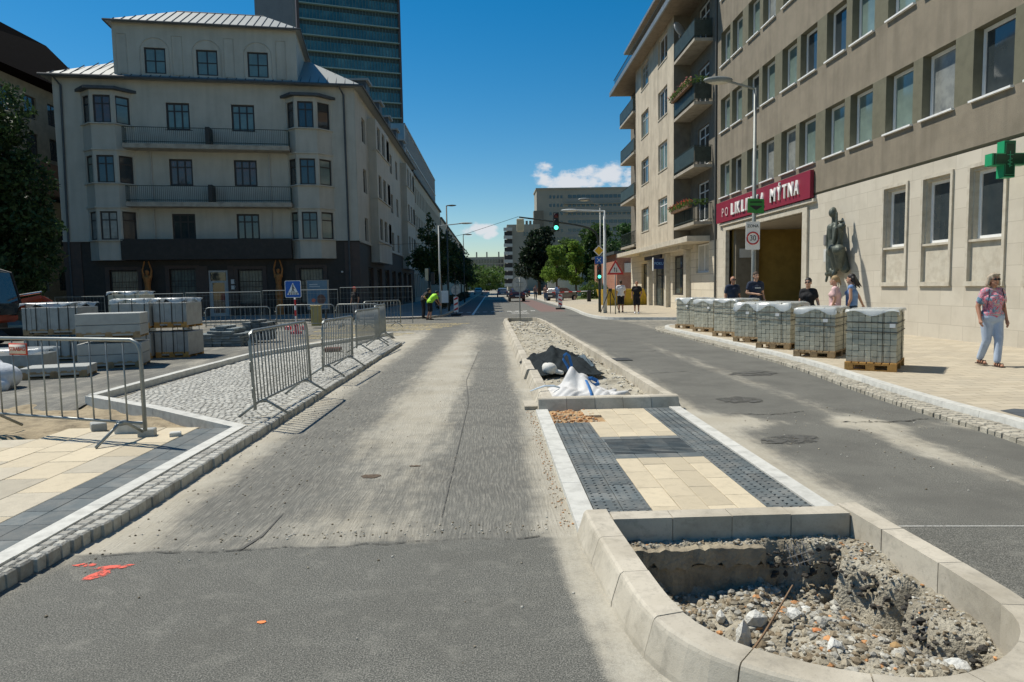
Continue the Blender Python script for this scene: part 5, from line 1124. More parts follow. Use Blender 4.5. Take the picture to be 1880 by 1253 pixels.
# ================================================================= STREET FURNITURE AND SITE MATERIAL
GALV = mat('galvanised', (.27, .29, .28), .45, .3, 6, metal=.5, col2=(.18, .19, .185))
POLEG = mat('pole_grey', (.25, .265, .25), .5, .25, 5, metal=.2)
POLED = mat('pole_dark', (.035, .045, .04), .55, .2, 5)
BLK = mat('black_plastic', (.02, .02, .021), .5, .2, 5)
WHT = mat('white_paint', (.78, .78, .76), .45, .1, 5); REDP = mat('red_paint', (.55, .03, .03), .45, .15, 5); BLUEP = mat('sign_blue2', (.01, .10, .42), .4, .1, 5); YELS = mat('sign_yellow', (.80, .45, .02), .4, .1, 5); GREENP = mat('sign_green', (.03, .22, .04), .5, .2, 5)
WOOD = mat('pallet_wood', (.34, .24, .13), .85, .4, 8, .4, 50, isl=.2, col2=(.20, .14, .08)); WOODO = mat('pallet_wood_orange', (.46, .25, .07), .8, .4, 8, .3, 50, isl=.2)
# ---- crowd barriers
def barrier(label, p, q, n, h=1.12, tilt=0, feet='v', group='steel crowd barriers around the roadworks'):
    p, q = Vector((p[0], p[1], 0)), Vector((q[0], q[1], 0)); L_ = (q - p).length; a = math.atan2((q - p).y, (q - p).x); z0 = .10
    t = thing('crowd_barrier', label, 'barrier', (p.x, p.y, z0), group); t.rotation_euler = (tilt, 0, a)
    Tt = Matrix.Translation((p.x, p.y, z0)) @ Matrix.Rotation(a, 4, 'Z') @ Matrix.Rotation(tilt, 4, 'X')
    def B(nm, mb, m=GALV, par=None):
        o = bpy.data.objects.new(nm, mb.mesh(nm, [m], True)); COL.objects.link(o); o.parent = par or t; return o
    c = .12; b0 = .22
    fr = [(0, 0, b0 - .08), (0, 0, h - c), (c * .3, 0, h - c * .3), (c, 0, h), (L_ - c, 0, h), (L_ - c * .3, 0, h - c * .3), (L_, 0, h - c), (L_, 0, b0 - .08)]
    B('frame', MB().tube(fr, .021, 8)); B('bottom_rail', MB().tube([(0, 0, b0), (L_, 0, b0)], .017, 8))
    for i in range(n): x = L_ * (i + 1) / (n + 1); B('bar', MB().tube([(x, 0, b0), (x, 0, h)], .0095, 6))
    for x in (L_ * .12, L_ * .88):
        mb = MB(); s_ = .33; mb.tube([(x, -s_, .01), (x, -.02, b0), (x, .02, b0), (x, s_, .01)], .017, 8); mb.obox((x, 0, b0 - .01), (.06, .1, .05)); B('foot', mb)
    B('hook', MB().tube([(0, 0, .75), (-.06, 0, .75), (-.06, 0, .62)], .008, 6)); B('hook', MB().tube([(0, 0, .42), (-.06, 0, .42), (-.06, 0, .3)], .008, 6))
    return t, Tt, B
bt, bT, bB = barrier('nearest crowd barrier at the left edge, carrying a red and white name board', (-6.3, 8.35), (-3.76, 7.34), 10)
mb = MB(); mb.obox((.90, -.035, 1.0), (.29, .012, .135)); nb = bB('name_board', mb, mat('board_red', (.5, .06, .03), .5))
mb = MB(); mb.obox((.90, -.043, 1.0), (.265, .006, .105)); bB('board_face', mb, mat('board_cream', (.6, .55, .48), .6), nb)
me = text_mesh('STRABAG', .062, .002, True); me.transform(Matrix(((1, 0, 0, .90), (0, 0, -1, -.047), (0, 1, 0, 1.0), (0, 0, 0, 1)))); me.materials.clear(); me.materials.append(mat('letter_red', (.55, .06, .03), .5)); o = bpy.data.objects.new('letters', me); COL.objects.link(o); o.parent = nb
barrier('large crowd barrier on the near corner of the cobbled bay, casting a striped shadow', (-2.98, 8.5), (-2.95, 11.0), 19, tilt=R(-2))
barrier('second crowd barrier along the cobbled bay, standing nearly end-on', (-3.12, 12.45), (-3.02, 14.6), 17, 1.05, tilt=R(1.5))
barrier('third crowd barrier along the cobbled bay, with a dense pattern of bars', (-3.42, 17.1), (-3.25, 19.6), 24, 1.08)
barrier('farthest crowd barrier of the row beside the cobbled bay', (-3.45, 20.1), (-3.5, 22.3), 20, 1.12)
barrier('crowd barrier behind the loose paver piles, left one of the rear row', (-11.9, 28.6), (-9.35, 28.9), 12, .95)
barrier('crowd barrier behind the crossing sign in the rear row', (-9.05, 28.8), (-6.6, 28.6), 13, 1.0)
barrier('crowd barrier right of the crossing sign in the rear row', (-6.5, 28.6), (-4.7, 28.3), 14, 1.0)
barrier('slanting crowd barrier at the right end of the rear row', (-5.1, 27.2), (-3.9, 29.0), 10, 1.12)
# ---- tall mesh fence
FM = mat('fence_wire', (.30, .32, .31), .5, .2, 5, metal=.5)
def fence_panel(x0, x1, y, lb, z1=1.78):
    t = thing('mesh_fence_panel', lb, 'fence', (x0, y, .05), 'temporary mesh fence panels in front of the corner building')
    MB().tube([(x0, y, .1), (x0, y, z1), (x1, y, z1), (x1, y, .1)], .02, 6).build('frame', FM, t)
    mb = MB(); n = int((x1 - x0) / .16)
    for i in range(n): x = x0 + (x1 - x0) * (i + 1) / (n + 1); mb.box(x - .002, x + .002, y - .002, y + .002, .2, z1)
    for z in (.25, .6, .95, 1.3, 1.55): mb.box(x0, x1, y - .003, y + .003, z, z + .006)
    mb.build('mesh', FM, t)
    mb = MB()
    for x in (x0,): mb.obox((x, y, .07), (.2, .6, .13))
    mb.build('foot', MATS['concrete_kerb'], t)
fx = [-23.4, -19.9, -17.75]; fence_panel(-23.4, -19.9, 31.2, 'mesh fence panel at the far left behind the orange excavator boom', 1.6); fence_panel(-19.8, -17.6, 31.5, 'mesh fence panel left of the double kerb stacks', 1.6); fence_panel(-17.3, -14.1, 31.6, 'mesh fence panel seen just above the white wrapped stacks', 1.66)
fence_panel(-14.0, -10.6, 31.6, 'mesh fence panel in front of the grey framed door', 1.68); fence_panel(-10.5, -7.1, 31.6, 'mesh fence panel behind the blue crossing sign', 1.72); fence_panel(-7.0, -3.7, 31.7, 'mesh fence panel ending at the street corner post', 1.8)
# ---- pallets of paving blocks on the right
BLOCKM = mat('block_grey', (.44, .43, .345), .9, .3, 6, .35, 60, isl=.13, col2=(.33, .32, .25))
PLAST = bpy.data.materials.new('plastic_film'); PLAST.use_nodes = True; _p = PLAST.node_tree.nodes['Principled BSDF']; _p.inputs['Base Color'].default_value = (.72, .76, .77, 1); _p.inputs['Roughness'].default_value = .22; _p.inputs['Alpha'].default_value = .5; _p.inputs['Specular IOR Level'].default_value = .8
STRAP = mat('black_strap', (.015, .018, .018), .5)
def pallet_mesh(w, d, wood):
    mb = MB()
    for i in range(7): x = -w / 2 + .05 + (w - .1) * i / 6; mb.box(x - .05, x + .05, -d / 2, d / 2, .122, .144)
    for y in (-d / 2 + .05, 0, d / 2 - .05):
        mb.box(-w / 2, w / 2, y - .05, y + .05, .10, .1215); mb.box(-w / 2, w / 2, y - .05, y + .05, 0, .022)
        for x in (-w / 2 + .07, 0, w / 2 - .07): mb.box(x - .07, x + .07, y - .05, y + .05, .0225, .0995)
    return mb.mesh('pallet', [wood])
def film(w, d, z, seed, drop=(.03, .13)):
    r_ = random.Random(seed); n = 13; vs = []; fs = []; ph = [r_.uniform(0, 6) for _ in range(4)]
    for j in range(n):
        for i in range(n):
            u, v = i / (n - 1) * 2 - 1, j / (n - 1) * 2 - 1
            e = max(abs(u), abs(v)); x, y = u * 1.26, v * 1.26; ex = max(0, abs(x) - 1); ey = max(0, abs(y) - 1)
            zz = z + .014 + .008 * math.sin(7 * u + ph[0]) * math.cos(6 * v + ph[1])
            X_, Y_ = max(-1, min(1, x)) * (w / 2 + .012), max(-1, min(1, y)) * (d / 2 + .012)
            k = max(ex, ey) / .26; dr_ = k * (drop[0] + (drop[1] - drop[0]) * (.5 + .5 * math.sin(5 * (u + v * 1.3) + ph[2])))
            out = k * .012 * (1 + math.sin(9 * (u - v) + ph[3])); X_ += math.copysign(out, x) * (ex > 0); Y_ += math.copysign(out, y) * (ey > 0)
            vs.append((X_, Y_, zz - dr_))
    for j in range(n - 1):
        for i in range(n - 1): fs.append((j * n + i, j * n + i + 1, (j + 1) * n + i + 1, (j + 1) * n + i))
    mb = MB(); mb.add(vs, fs); return mb.mesh('plastic_cover', [PLAST], True)
def part(nm, me, t): o = bpy.data.objects.new(nm, me); COL.objects.link(o); o.parent = t; return o
rb = random.Random(8); mb = MB(); w_, d_ = .80, 1.08; nx_, ny_, nz_ = 8, 6, 9
for k in range(nz_):
    for i in range(nx_):
        for j in range(ny_):
            if 0 < i < nx_ - 1 and 0 < j < ny_ - 1 and k < nz_ - 1: continue
            bx, by, bz = w_ / nx_, d_ / ny_, .92 / nz_; mb.obox((-w_ / 2 + bx * (i + .5) + rb.uniform(-.002, .002), -d_ / 2 + by * (j + .5) + rb.uniform(-.003, .003), .145 + bz * (k + .5)), (bx - .006, by - .006, bz - .004), bev=.006)
blk_me = mb.mesh('paving_blocks', [BLOCKM])
mb = MB()
for z, dz in ((.86, 0), (.70, .0)): mb.tube([(-w_ / 2 - .008, -d_ / 2 - .008, z), (w_ / 2 + .008, -d_ / 2 - .008, z - .02), (w_ / 2 + .008, d_ / 2 + .008, z - .01), (-w_ / 2 - .008, d_ / 2 + .008, z)], .008, 4, closed=True)
mb.tube([(.18, -d_ / 2 - .008, .145), (.18, -d_ / 2 - .008, 1.07), (.18, d_ / 2 + .008, 1.07), (.18, d_ / 2 + .008, .145)], .006, 4)
mb.tube([(-w_ / 2 - .008, .1, .145), (-w_ / 2 - .008, .1, 1.07), (w_ / 2 + .008, .1, 1.07), (w_ / 2 + .008, .1, .145)], .006, 4)
strap_me = mb.mesh('strap', [STRAP]); pw1, pw2 = pallet_mesh(.82, 1.2, WOODO), pallet_mesh(.82, 1.2, WOOD)
PLL = ['nearest pallet of grey paving blocks at the right kerb, on an orange pallet', 'second nearest pallet of grey paving blocks along the right kerb', 'third pallet of paving blocks, in front of the two navy shirted men', 'fourth pallet of paving blocks counted from the nearest one', 'fifth pallet of paving blocks counted from the nearest one', 'sixth pallet of paving blocks, next to last toward the shop', 'farthest pallet of paving blocks, nearest to the shop windows']
for i, (x0, y0, x1, y1) in enumerate([(6.27, 11.98, 6.98, 11.55), (6.37, 14.26, 7.02, 13.80), (6.35, 16.25, 7.0, 15.75), (6.45, 18.15, 7.08, 17.62), (6.56, 20.2, 7.15, 19.6), (6.60, 22.4, 7.15, 21.75), (6.50, 24.2, 7.02, 23.55)]):
    a = math.atan2(y1 - y0, x1 - x0) - R(8); ux, uy = math.cos(a), math.sin(a); nx2, ny2 = -uy, ux
    cx, cy = (x0 + x1) / 2 + nx2 * .58, (y0 + y1) / 2 + ny2 * .58
    t = thing('block_pallet', PLL[i], 'pallet', (cx, cy, .118), 'pallets of paving blocks along the right kerb'); t.rotation_euler = (0, 0, a + rb.uniform(-.05, .05)); t.scale = (1, 1, (1, .97, 1.02, .98, 1.03, .99, 1.0)[i])
    part('pallet', pw1 if i == 0 else pw2, t); part('paving_blocks', blk_me, t); part('strap', strap_me, t); part('plastic_cover', film(w_, d_, 1.075, 60 + i, (.03 + .02 * (i % 3), .12 + .05 * (i % 4))), t)
    mb = MB(); mb.obox((.33 - .12 * (i % 4), -d_ / 2 - .014, .8), (.09, .004, .07)); part('paper_tag', mb.mesh('paper_tag', [WHT]), t)
# ---- stacks of kerbs on the left
GREYK = mat('kerb_grey', (.36, .37, .35), .85, .3, 4, .3, 60, isl=.06, col2=(.27, .275, .26)); GREYW = mat('kerb_wrapped', (.28, .295, .29), .4, .4, 5, .3, 25, isl=.06, col2=(.20, .21, .205), spec=.6)
def pack(t, w, d, z, h, ncol, nlay, m, wood, straps, cover, seed, gap=.008):
    r_ = random.Random(seed); mb = MB()
    for k in range(nlay):
        for i in range(ncol): mb.obox((-w / 2 + w / ncol * (i + .5), r_.uniform(-.006, .006), z + .05 + h / nlay * (k + .5)), (w / ncol - gap, d, h / nlay - gap), bev=.008)
    part('kerb_stones', mb.mesh('kerb_stones', [m]), t)
    pm = part('pallet', pallet_mesh(w * .98, d * 1.02, wood), t); pm.location = (0, 0, z)
    if straps:
        mb = MB()
        for s_ in straps: x = s_ * w / 2; mb.tube([(x, -d / 2 - .01, z + .1), (x + .01, -d / 2 - .012, z + .15 + h), (x, d / 2 + .01, z + .15 + h), (x, d / 2 + .01, z + .1)], .010, 4)
        part('strap', mb.mesh('strap', [STRAP]), t)
    if cover: c = part('plastic_cover', film(w, d, z + .15 + h, seed, (.02, .14)), t)
def stack(label, loc, rz, specs):
    t = thing('kerb_stack', label, 'stack', loc); t.rotation_euler = (0, 0, rz); z = 0
    for i, (w, d, h, nc, nl, m, wd, st, cv) in enumerate(specs): pack(t, w, d, z, h, nc, nl, m, wd, st, cv, int(abs(loc[0]) * 7) + i); z += h + .15
    return t
S5 = (-.85, -.5, -.1, .3, .65, .92); S3 = (-.6, .1, .75)
stack('two high stack of wrapped kerbs at the far left with many vertical straps', (-10.75, 17.3, .09), .05, [(1.3, .95, .5, 5, 1, GREYK, WOOD, S5, 0), (1.3, .95, .62, 6, 1, GREYW, WOOD, S5, 1)])
stack('bare stack of long grey kerbs in four layers, nearest of the tall stacks', (-8.5, 15.5, .09), .3, [(1.25, 1.0, .5, 1, 2, GREYK, WOOD, None, 0), (1.25, 1.0, .5, 1, 2, GREYK, WOOD, None, 0)])
stack('two high wrapped stack behind the bare kerb stack, left one of a touching pair', (-8.95, 17.5, .09), .06, [(.9, .9, .6, 2, 1, GREYW, WOODO, S3, 0), (.9, .9, .58, 2, 1, GREYW, WOODO, S3, 1)])
stack('two high wrapped stack with orange pallets, right one of a touching pair', (-8.05, 17.7, .09), .02, [(.82, .95, .6, 3, 1, GREYW, WOODO, S3, 0), (.82, .95, .58, 3, 1, GREYW, WOODO, S3, 1)])
stack('tallest beige block stack at the back of the yard below a caryatid', (-11.75, 22.6, .09), .0, [(.98, 1.0, .7, 4, 4, BLOCKM, WOOD, S3, 0), (.98, 1.0, .68, 4, 4, BLOCKM, WOOD, S3, 1)])
stack('low pack of pale kerbs on a pallet in front of the tall stacks', (-8.65, 13.75, .09), .3, [(1.15, .75, .17, 1, 1, GREYK, WOOD, None, 0)])
stack('low pack of kerbs at the left edge behind the white bag', (-10.2, 14.9, .09), .2, [(1.2, .8, .33, 1, 1, GREYW, WOOD, None, 1)])
def paver_pile(label, c, n, ext, m, seed, w=.28):
    r_ = random.Random(seed); t = thing('paver_pile', label, 'paver pile', (c[0], c[1], .09)); mb = MB(); cols = {}
    for i in range(n):
        x, y = r_.uniform(-ext[0], ext[0]), r_.uniform(-ext[1], ext[1]); key = (round(x / .28), round(y / .28)); k = cols.get(key, 0)
        if k * .07 > ext[2] * (1 - .5 * abs(x / ext[0])): continue
        cols[key] = k + 1; mb.obox((c[0] + key[0] * .28 + r_.uniform(-.02, .02), c[1] + key[1] * .28 + r_.uniform(-.02, .02), .09 + .036 + k * .075), (w, w, .068), r_.uniform(-.25, .25), bev=.005)
    mb.build('pavers', m, t); return t
PVG = mat('paver_bluegrey', (.15, .18, .185), .8, .3, 6, .3, 60, isl=.3, col2=(.22, .25, .25))
paver_pile('loose pile of blue grey pavers beside the touching stacks', (-8.15, 21.0), 300, (.62, .5, .5), PVG, 3); paver_pile('neater dark paver stack behind the loose pile', (-7.75, 22.9), 260, (.42, .3, .62), DARKP, 5, .27)
for i, (x, y, s_, lb) in enumerate(((-4.25, 7.98, (.3, .16, .13), 'pale loose kerb piece lying on the sand under the nearest barrier'), (-3.95, 7.75, (.17, .12, .10), 'grey loose stone next to the foot of the nearest barrier'), (-3.62, 7.72, (.12, .1, .06), 'small broken paver on the dark strip near the barrier foot'), (-4.75, 8.2, (.16, .2, .1), 'loose blue grey paver left of the pale kerb piece'))):
    mb = MB(); mb.obox((0, 0, s_[2] / 2), s_, .2 * i, bev=.01); o = mb.build('loose_stone', C_white if i in (0, 2) else GREYK); o.location = (x, y, .085); tag(o, lb, 'stone')
# ---- excavator
ex = thing('excavator', 'orange compact excavator with dark glazed cab parked at the left edge', 'excavator', (-17.4, 24.0, .09)); EXO = Vector((.5, 0, 0))
ORG = mat('excavator_orange', (.30, .045, .015), .5, .3, 5); mb = MB()
mb.obox((-18.3, 24, 1.15), (2.0, 1.5, .75), .2, bev=.08); mb.build('body', ORG, ex)
for dy in (-.65, .65): mb = MB(); P_ = [(-19.2, .28), (-18.9, .06), (-17.1, .06), (-16.8, .28), (-17.1, .52), (-18.9, .52)]; mb.add([(x, 24 + dy - .18, z + .04) for x, z in P_] + [(x, 24 + dy + .18, z + .04) for x, z in P_], [(0, 1, 2, 3, 4, 5), (11, 10, 9, 8, 7, 6)] + [(i, i + 6, (i + 1) % 6 + 6, (i + 1) % 6) for i in range(6)]); mb.build('track', BLK, ex)
mb = MB(); P_ = [(-18.6, 1.5), (-17.15, 1.5), (-17.0, 1.9), (-17.25, 2.95), (-17.6, 3.05), (-18.6, 3.05)]; mb.add([(x, 23.4, z - .45) for x, z in P_] + [(x, 24.4, z - .45) for x, z in P_], [(0, 1, 2, 3, 4, 5), (11, 10, 9, 8, 7, 6)] + [(i, i + 6, (i + 1) % 6 + 6, (i + 1) % 6) for i in range(6)]); cb = mb.build('cab', DGLASS, ex)
for yq in (23.38, 24.42): mb = MB(); mb.tube([(x, yq, z - .45) for x, z in P_], .045, 5, closed=True); q = link('cab_frame', mb.mesh('cab_frame', [BLK])); q.parent = cb; q.matrix_parent_inverse = WM(cb).inverted()
mb = MB(); mb.tube([(-17.6, 24.6, 1.2), (-17.0, 24.7, 1.45), (-16.5, 24.8, 1.6)], [.12, .14, .10], 6, flat=1.3); mb.tube([(-16.5, 24.8, 1.6), (-16.3, 24.9, 1.45), (-16.25, 24.9, .9)], [.10, .11, .08], 6); bo = mb.build('boom', ORG, ex)
mb = MB(); mb.tube([(-17.3, 24.55, 1.68), (-16.45, 24.75, 1.82)], .035, 8); q = link('hydraulic_cylinder', mb.mesh('hydraulic_cylinder', [mat('chrome', (.7, .72, .72), .2, metal=.9)])); q.parent = bo; q.matrix_parent_inverse = WM(bo).inverted()
mb = MB(); mb.obox((-16.7, 24.9, .5), (.5, .6, .5), .3, bev=.1); mb.build('bucket', BLK, ex)
# ---- bags and cloth
def cloth(name, label, cat, c, sx, sy, zf, m, group=None, n=46):
    vs = []; fs = []
    for j in range(n):
        for i in range(n):
            u, v = i / (n - 1) * 2 - 1, j / (n - 1) * 2 - 1; r_ = math.hypot(u, v); th = math.atan2(v, u); k = max(abs(u), abs(v)) / max(r_, 1e-6) ; u2, v2 = (u * k * .55 + u * .45), (v * k * .55 + v * .45)
            e = 1 + .12 * math.sin(5 * th + sx * 9) + .06 * math.sin(11 * th); vs.append((u * e * sx, v * e * sy, zf(u, v)))
    for j in range(n - 1):
        for i in range(n - 1): fs.append((j * n + i, j * n + i + 1, (j + 1) * n + i + 1, (j + 1) * n + i))
    mb = MB(); mb.add(vs, fs); o = mb.build(name, m, smooth=True); o.location = c; sol = o.modifiers.new('s', 'SOLIDIFY'); sol.thickness = .008; tag(o, label, cat, group); return o
GEO = mat('geotextile_dark', (.012, .017, .019), .85, .3, 9, .3, 200, spec=.15, col2=(.025, .032, .035)); BAG = mat('white_woven', (.60, .59, .57), .6, .15, 6, .15, 300)
def heapf(u, v):
    r_ = math.hypot(u * .95, v); f = max(0, 1 - r_) ** .75
    fold = .8 * abs(math.sin(11 * u - 7 * v + 2.5 * math.sin(3 * v))) ** .6 * .35 + abs(math.sin(3.1 * u + 2.2 * v + 1.3 * math.sin(2.4 * v))) * .5 + abs(math.sin(5.3 * v - 3 * u + 2 * math.sin(2 * u))) * .3 + .2 * abs(math.sin(9 * u + 5 * v))
    cr = (1 - abs(math.sin(6.5 * u - 3.2 * v + 1.8 * math.sin(3.1 * v + 1)))) ** 2 + .7 * (1 - abs(math.sin(5 * v + 3.6 * u + 2 * math.sin(2.7 * u)))) ** 2
    return .02 + .27 * f * (.45 + .6 * fold) + .06 * cr * min(1, f * 2.2) * (1 - math.exp(-r_ * 6)) + .14 * math.exp(-((u + .15) ** 2 + (v - .1) ** 2) / .06)
cloth('geotextile_heap', 'heap of crumpled dark grey geotextile lying on the crushed stone', 'cloth', (1.33, 14.0, .07), .68, 1.5, heapf, GEO)
cloth('geotextile_heap', 'small blue grey scrap of geotextile at the right end of the dark heap', 'cloth', (1.85, 14.0, .08), .2, .5, lambda u, v: .02 + .2 * max(0, 1 - math.hypot(u, v)) * (.6 + .5 * abs(math.sin(7 * u + 4 * v))), mat('geotextile_blue', (.09, .13, .16), .8, .3, 9))
mb = MB(); mb.sph((0, 0, .10), (.14, .13, .115), 18, 12); mb.cap((.08, -.03, .06), (.22, -.08, .03), .05, .04); mb.sph((-.06, .05, .13), (.08, .08, .08)); o = mb.build('sandbag', mat('white_sack', (.72, .70, .64), .8, .3, 9, .4, 60), remesh=.012, sm=2); o.location = (1.04, 12.55, .08); tag(o, 'small lumpy white sack in front of the dark geotextile heap', 'sack')
bg = thing('bulk_bag', 'empty white bulk bag with blue lifting loops lying between the kerbs', 'bag', (1.25, 10.2, .08))
def bagf(u, v):
    pk = .27 * math.exp(-(((u + .18) ** 2) / .06 + ((v - .25) ** 2) / .12)) ; rd_ = .13 * math.exp(-((u - .25) ** 2 / .05 + (v - .15) ** 2 / .2)); b = .12 * max(0, 1 - max(abs(u), abs(v)) ** 3)
    return .01 + pk + rd_ + b * (1 + .25 * math.sin(6 * u + 4 * v)) + .02 * abs(math.sin(10 * u + 3 * math.sin(4 * v)))
mb = MB(); n = 46; vs = []
for j in range(n):
    for i in range(n):
        u, v = i / (n - 1) * 2 - 1, j / (n - 1) * 2 - 1; th = math.atan2(v, u); e = 1 + .08 * math.sin(5 * th) + .04 * math.sin(9 * th); vs.append((1.24 + u * e * .46, 10.05 + v * e * .5, .08 + bagf(u, v)))
mb.add(vs, [(j * n + i, j * n + i + 1, (j + 1) * n + i + 1, (j + 1) * n + i) for j in range(n - 1) for i in range(n - 1)]); o = mb.build('bag_body', BAG, bg, smooth=True)
BLT = mat('blue_webbing', (.03, .16, .42), .6, .2, 20)
MB().tube([(1.16, 10.2, .40), (1.12, 10.25, .50), (1.06, 10.25, .60), (1.07, 10.25, .66), (1.11, 10.25, .69), (1.15, 10.25, .65), (1.18, 10.22, .52), (1.17, 10.2, .40)], .014, 6, flat=1.6).build('lifting_loop', BLT, bg)
MB().tube([(1.32, 10.1, .27), (1.38, 10.08, .32), (1.46, 10.05, .33), (1.54, 10.05, .29), (1.56, 10.0, .25), (1.49, 9.97, .24), (1.40, 9.95, .27)], .015, 6, flat=2).build('lifting_loop', BLT, bg)
MB().tube([(1.36, 10.05, .34), (1.37, 9.8, .27), (1.385, 9.6, .18), (1.39, 9.50, .09)], .02, 6, flat=.3).build('lifting_loop', BLT, bg)
MB().tube([(1.02, 9.95, .20), (.88, 9.9, .25), (.74, 9.85, .26), (.62, 9.8, .23), (.52, 9.76, .20)], [.02, .035, .028, .022, .012], 6, flat=.5).build('strap_end', mat('pale_webbing', (.5, .58, .64), .6), bg)
mb = MB(); 
for k in range(7): a = k * .9; mb.cap((1.62 + .03 * k, 9.8 + .1 * math.sin(a), .12), (1.75 + .04 * k, 9.85 + .12 * math.cos(a), .13 + .03 * math.sin(2 * a)), .05, .03)
o = mb.build('plastic_sheet', BAG, remesh=.014, sm=2); tag(o, 'crumpled white plastic sheet right of the bulk bag', 'plastic sheet')
mb = MB(); mb.sph((0, 0, .22), (.42, .4, .27), 20, 12); mb.cap((.1, -.3, .15), (.3, -.25, .1), .16, .12); mb.cap((-.35, .1, .3), (-.1, .2, .42), .12, .12); o = mb.build('sand_bag', mat('white_bag', (.66, .68, .70), .5, .3, 5, .5, 14), remesh=.03, sm=3); o.location = (-8.75, 12.1, .07); tag(o, 'bulging white sack at the left edge among kerb packs', 'sack')
# ---- signs, lamps and lights
def pole(t, x, y, z0, z1, r=.035, m=POLEG, nm='pole', n=10): return MB().tube([(x, y, z0), (x, y, z1)], r, n).build(nm, m, t, smooth=True)
def ngon(c, r_, n, a0=0, sx=1): return [(c[0] + r_ * math.cos(a0 + 2 * math.pi * i / n) * sx, c[1] + r_ * math.sin(a0 + 2 * math.pi * i / n)) for i in range(n)]
def plate(t, nm, pts, y, th, m, par=None):   # upright plate facing the camera
    mb = MB(); n = len(pts); vs = [(x, y, z) for x, z in pts] + [(x, y + th, z) for x, z in pts]
    mb.add(vs, [tuple(range(n)), tuple(range(2 * n - 1, n - 1, -1))] + [(i, i + n, (i + 1) % n + n, (i + 1) % n) for i in range(n)])
    o = mb.build(nm, m, par or t); return o
def rrect(cx, cz, w, h, r_): 
    p = []
    for sx, sz, a in ((1, 1, 0), (-1, 1, 90), (-1, -1, 180), (1, -1, 270)):
        for k in (0, 30, 60, 90): p.append((cx + sx * (w / 2 - r_) + r_ * math.cos(R(a + k)), cz + sz * (h / 2 - r_) + r_ * math.sin(R(a + k))))
    return p
# pedestrian crossing sign
t = thing('crossing_sign', 'blue square pedestrian crossing sign on a red and white pole with a pink base', 'sign', (-7.42, 25.9, .07)); x, y = -7.42, 25.9
pole(t, x, y, .1, 1.5, .03, WHT); mb = MB(); [mb.tube([(x, y, z), (x, y, z + .22)], .032, 10) for z in (.75, 1.15)]; mb.build('red_band', REDP, t)
pl = plate(t, 'sign_plate', rrect(x - .04, 1.76, .60, .64, .05), y - .06, .02, WHT); q = plate(t, 'blue_field', rrect(x - .04, 1.76, .56, .60, .04), y - .064, .003, BLUEP, pl); plate(t, 'white_triangle', [(x - .04, 2.0), (x - .26, 1.55), (x + .18, 1.55)], y - .069, .003, WHT, pl)
mb = MB(); P_ = lambda X, Z: (x - .04 + X, y - .073, 1.55 + Z); mb.tube([P_(0, .22), P_(.0, .32)], .022, 6); mb.sph(P_(0, .36), .022); mb.tube([P_(0, .22), P_(.05, .1)], .014, 5); mb.tube([P_(0, .22), P_(-.05, .1)], .014, 5); mb.tube([P_(0, .3), P_(.06, .22)], .01, 5); [mb.obox((x - .04 + k * .07, y - .0715, 1.6), (.03, .004, .09), ry=.12 * k) for k in (-2, -1, 0, 1, 2)]
q = link('pictogram', mb.mesh('pictogram', [BLK])); q.parent = pl; q.matrix_parent_inverse = WM(pl).inverted()
mb = MB(); PK = mat('pink_plastic', (.72, .06, .10), .5); mb.prism(rrect(x, y, .42, .3, .06), .07, .16); [mb.obox((x + k * .28, y - .05, .3), (.2, .12, .16), .3 * k, bev=.03) for k in (-1, 1)]; mb.prism(rrect(x, y, .16, .16, .04), .16, .42); mb.build('base', PK, t)
# advert lightbox
t = thing('advert_panel', 'upright blue advertising panel on legs in front of the dark ground floor', 'advert panel', (-8.6, 34.0, .1)); mb = MB(); mb.prism(rrect(-8.6, 34.0, 1.06, .2, .04), .75, 2.2); mb.build('case', mat('case_grey', (.20, .22, .23), .5), t)
adm = mat('poster_blue', (.035, .11, .20), .35, .6, .9, col2=(.12, .20, .27)); plate(t, 'poster', rrect(-8.6, 1.48, .96, 1.36, .02), 33.893, .004, adm); plate(t, 'poster_shape', ngon((-8.42, 1.25), .24, 16, 0, .9), 33.888, .003, mat('poster_brown', (.11, .06, .05), .5)); plate(t, 'poster_shape', ngon((-8.8, 1.2), .1, 12), 33.888, .003, mat('poster_coral', (.42, .12, .08), .5))
mb = MB(); mb.obox((-8.78, 33.889, 1.98), (.4, .003, .05)); mb.obox((-8.72, 33.889, 1.88), (.52, .003, .035)); mb.build('poster_line', mat('poster_pale', (.35, .42, .48), .5), t)
mb = MB(); [mb.box(q0 - .05, q0 + .05, 33.95, 34.05, .1, .75) for q0 in (-8.95, -8.25)]; mb.build('leg', BLK, t)
mb = MB(); mb.prism(rrect(-7.95, 31.0, .42, .36, .05), .1, .95); mb.obox((-7.95, 31.0, .99), (.46, .4, .07), bev=.02); tag(mb.build('bin', mat('bin_ochre', (.36, .30, .12), .6, .2, 5)), 'ochre yellow upright box standing below the advertising panel', 'bin')
def beacon(x, y, z0, h, w, label, flip=1):
    t = thing('chevron_beacon', label, 'beacon', (x, y, z0)); plate(t, 'panel', rrect(x, z0 + .2 + h / 2, w, h, .04), y, .05, WHT)
    for k in range(3):
        zc = z0 + .2 + h * (k + .5) / 3; s = w * .42 * flip; plate(t, 'red_stripe', [(x - s, zc - .14 + .08), (x + s, zc - .14 - .02 + .18), (x + s, zc + .16), (x - s, zc + .04)], y - .006, .004, REDP)
    mb = MB(); mb.obox((x, y + .02, z0 + .06), (w * 2.2, .35, .12), bev=.03); mb.tube([(x, y + .02, z0 + .1), (x, y + .02, z0 + .25)], .03, 8); mb.build('foot', BLK, t)
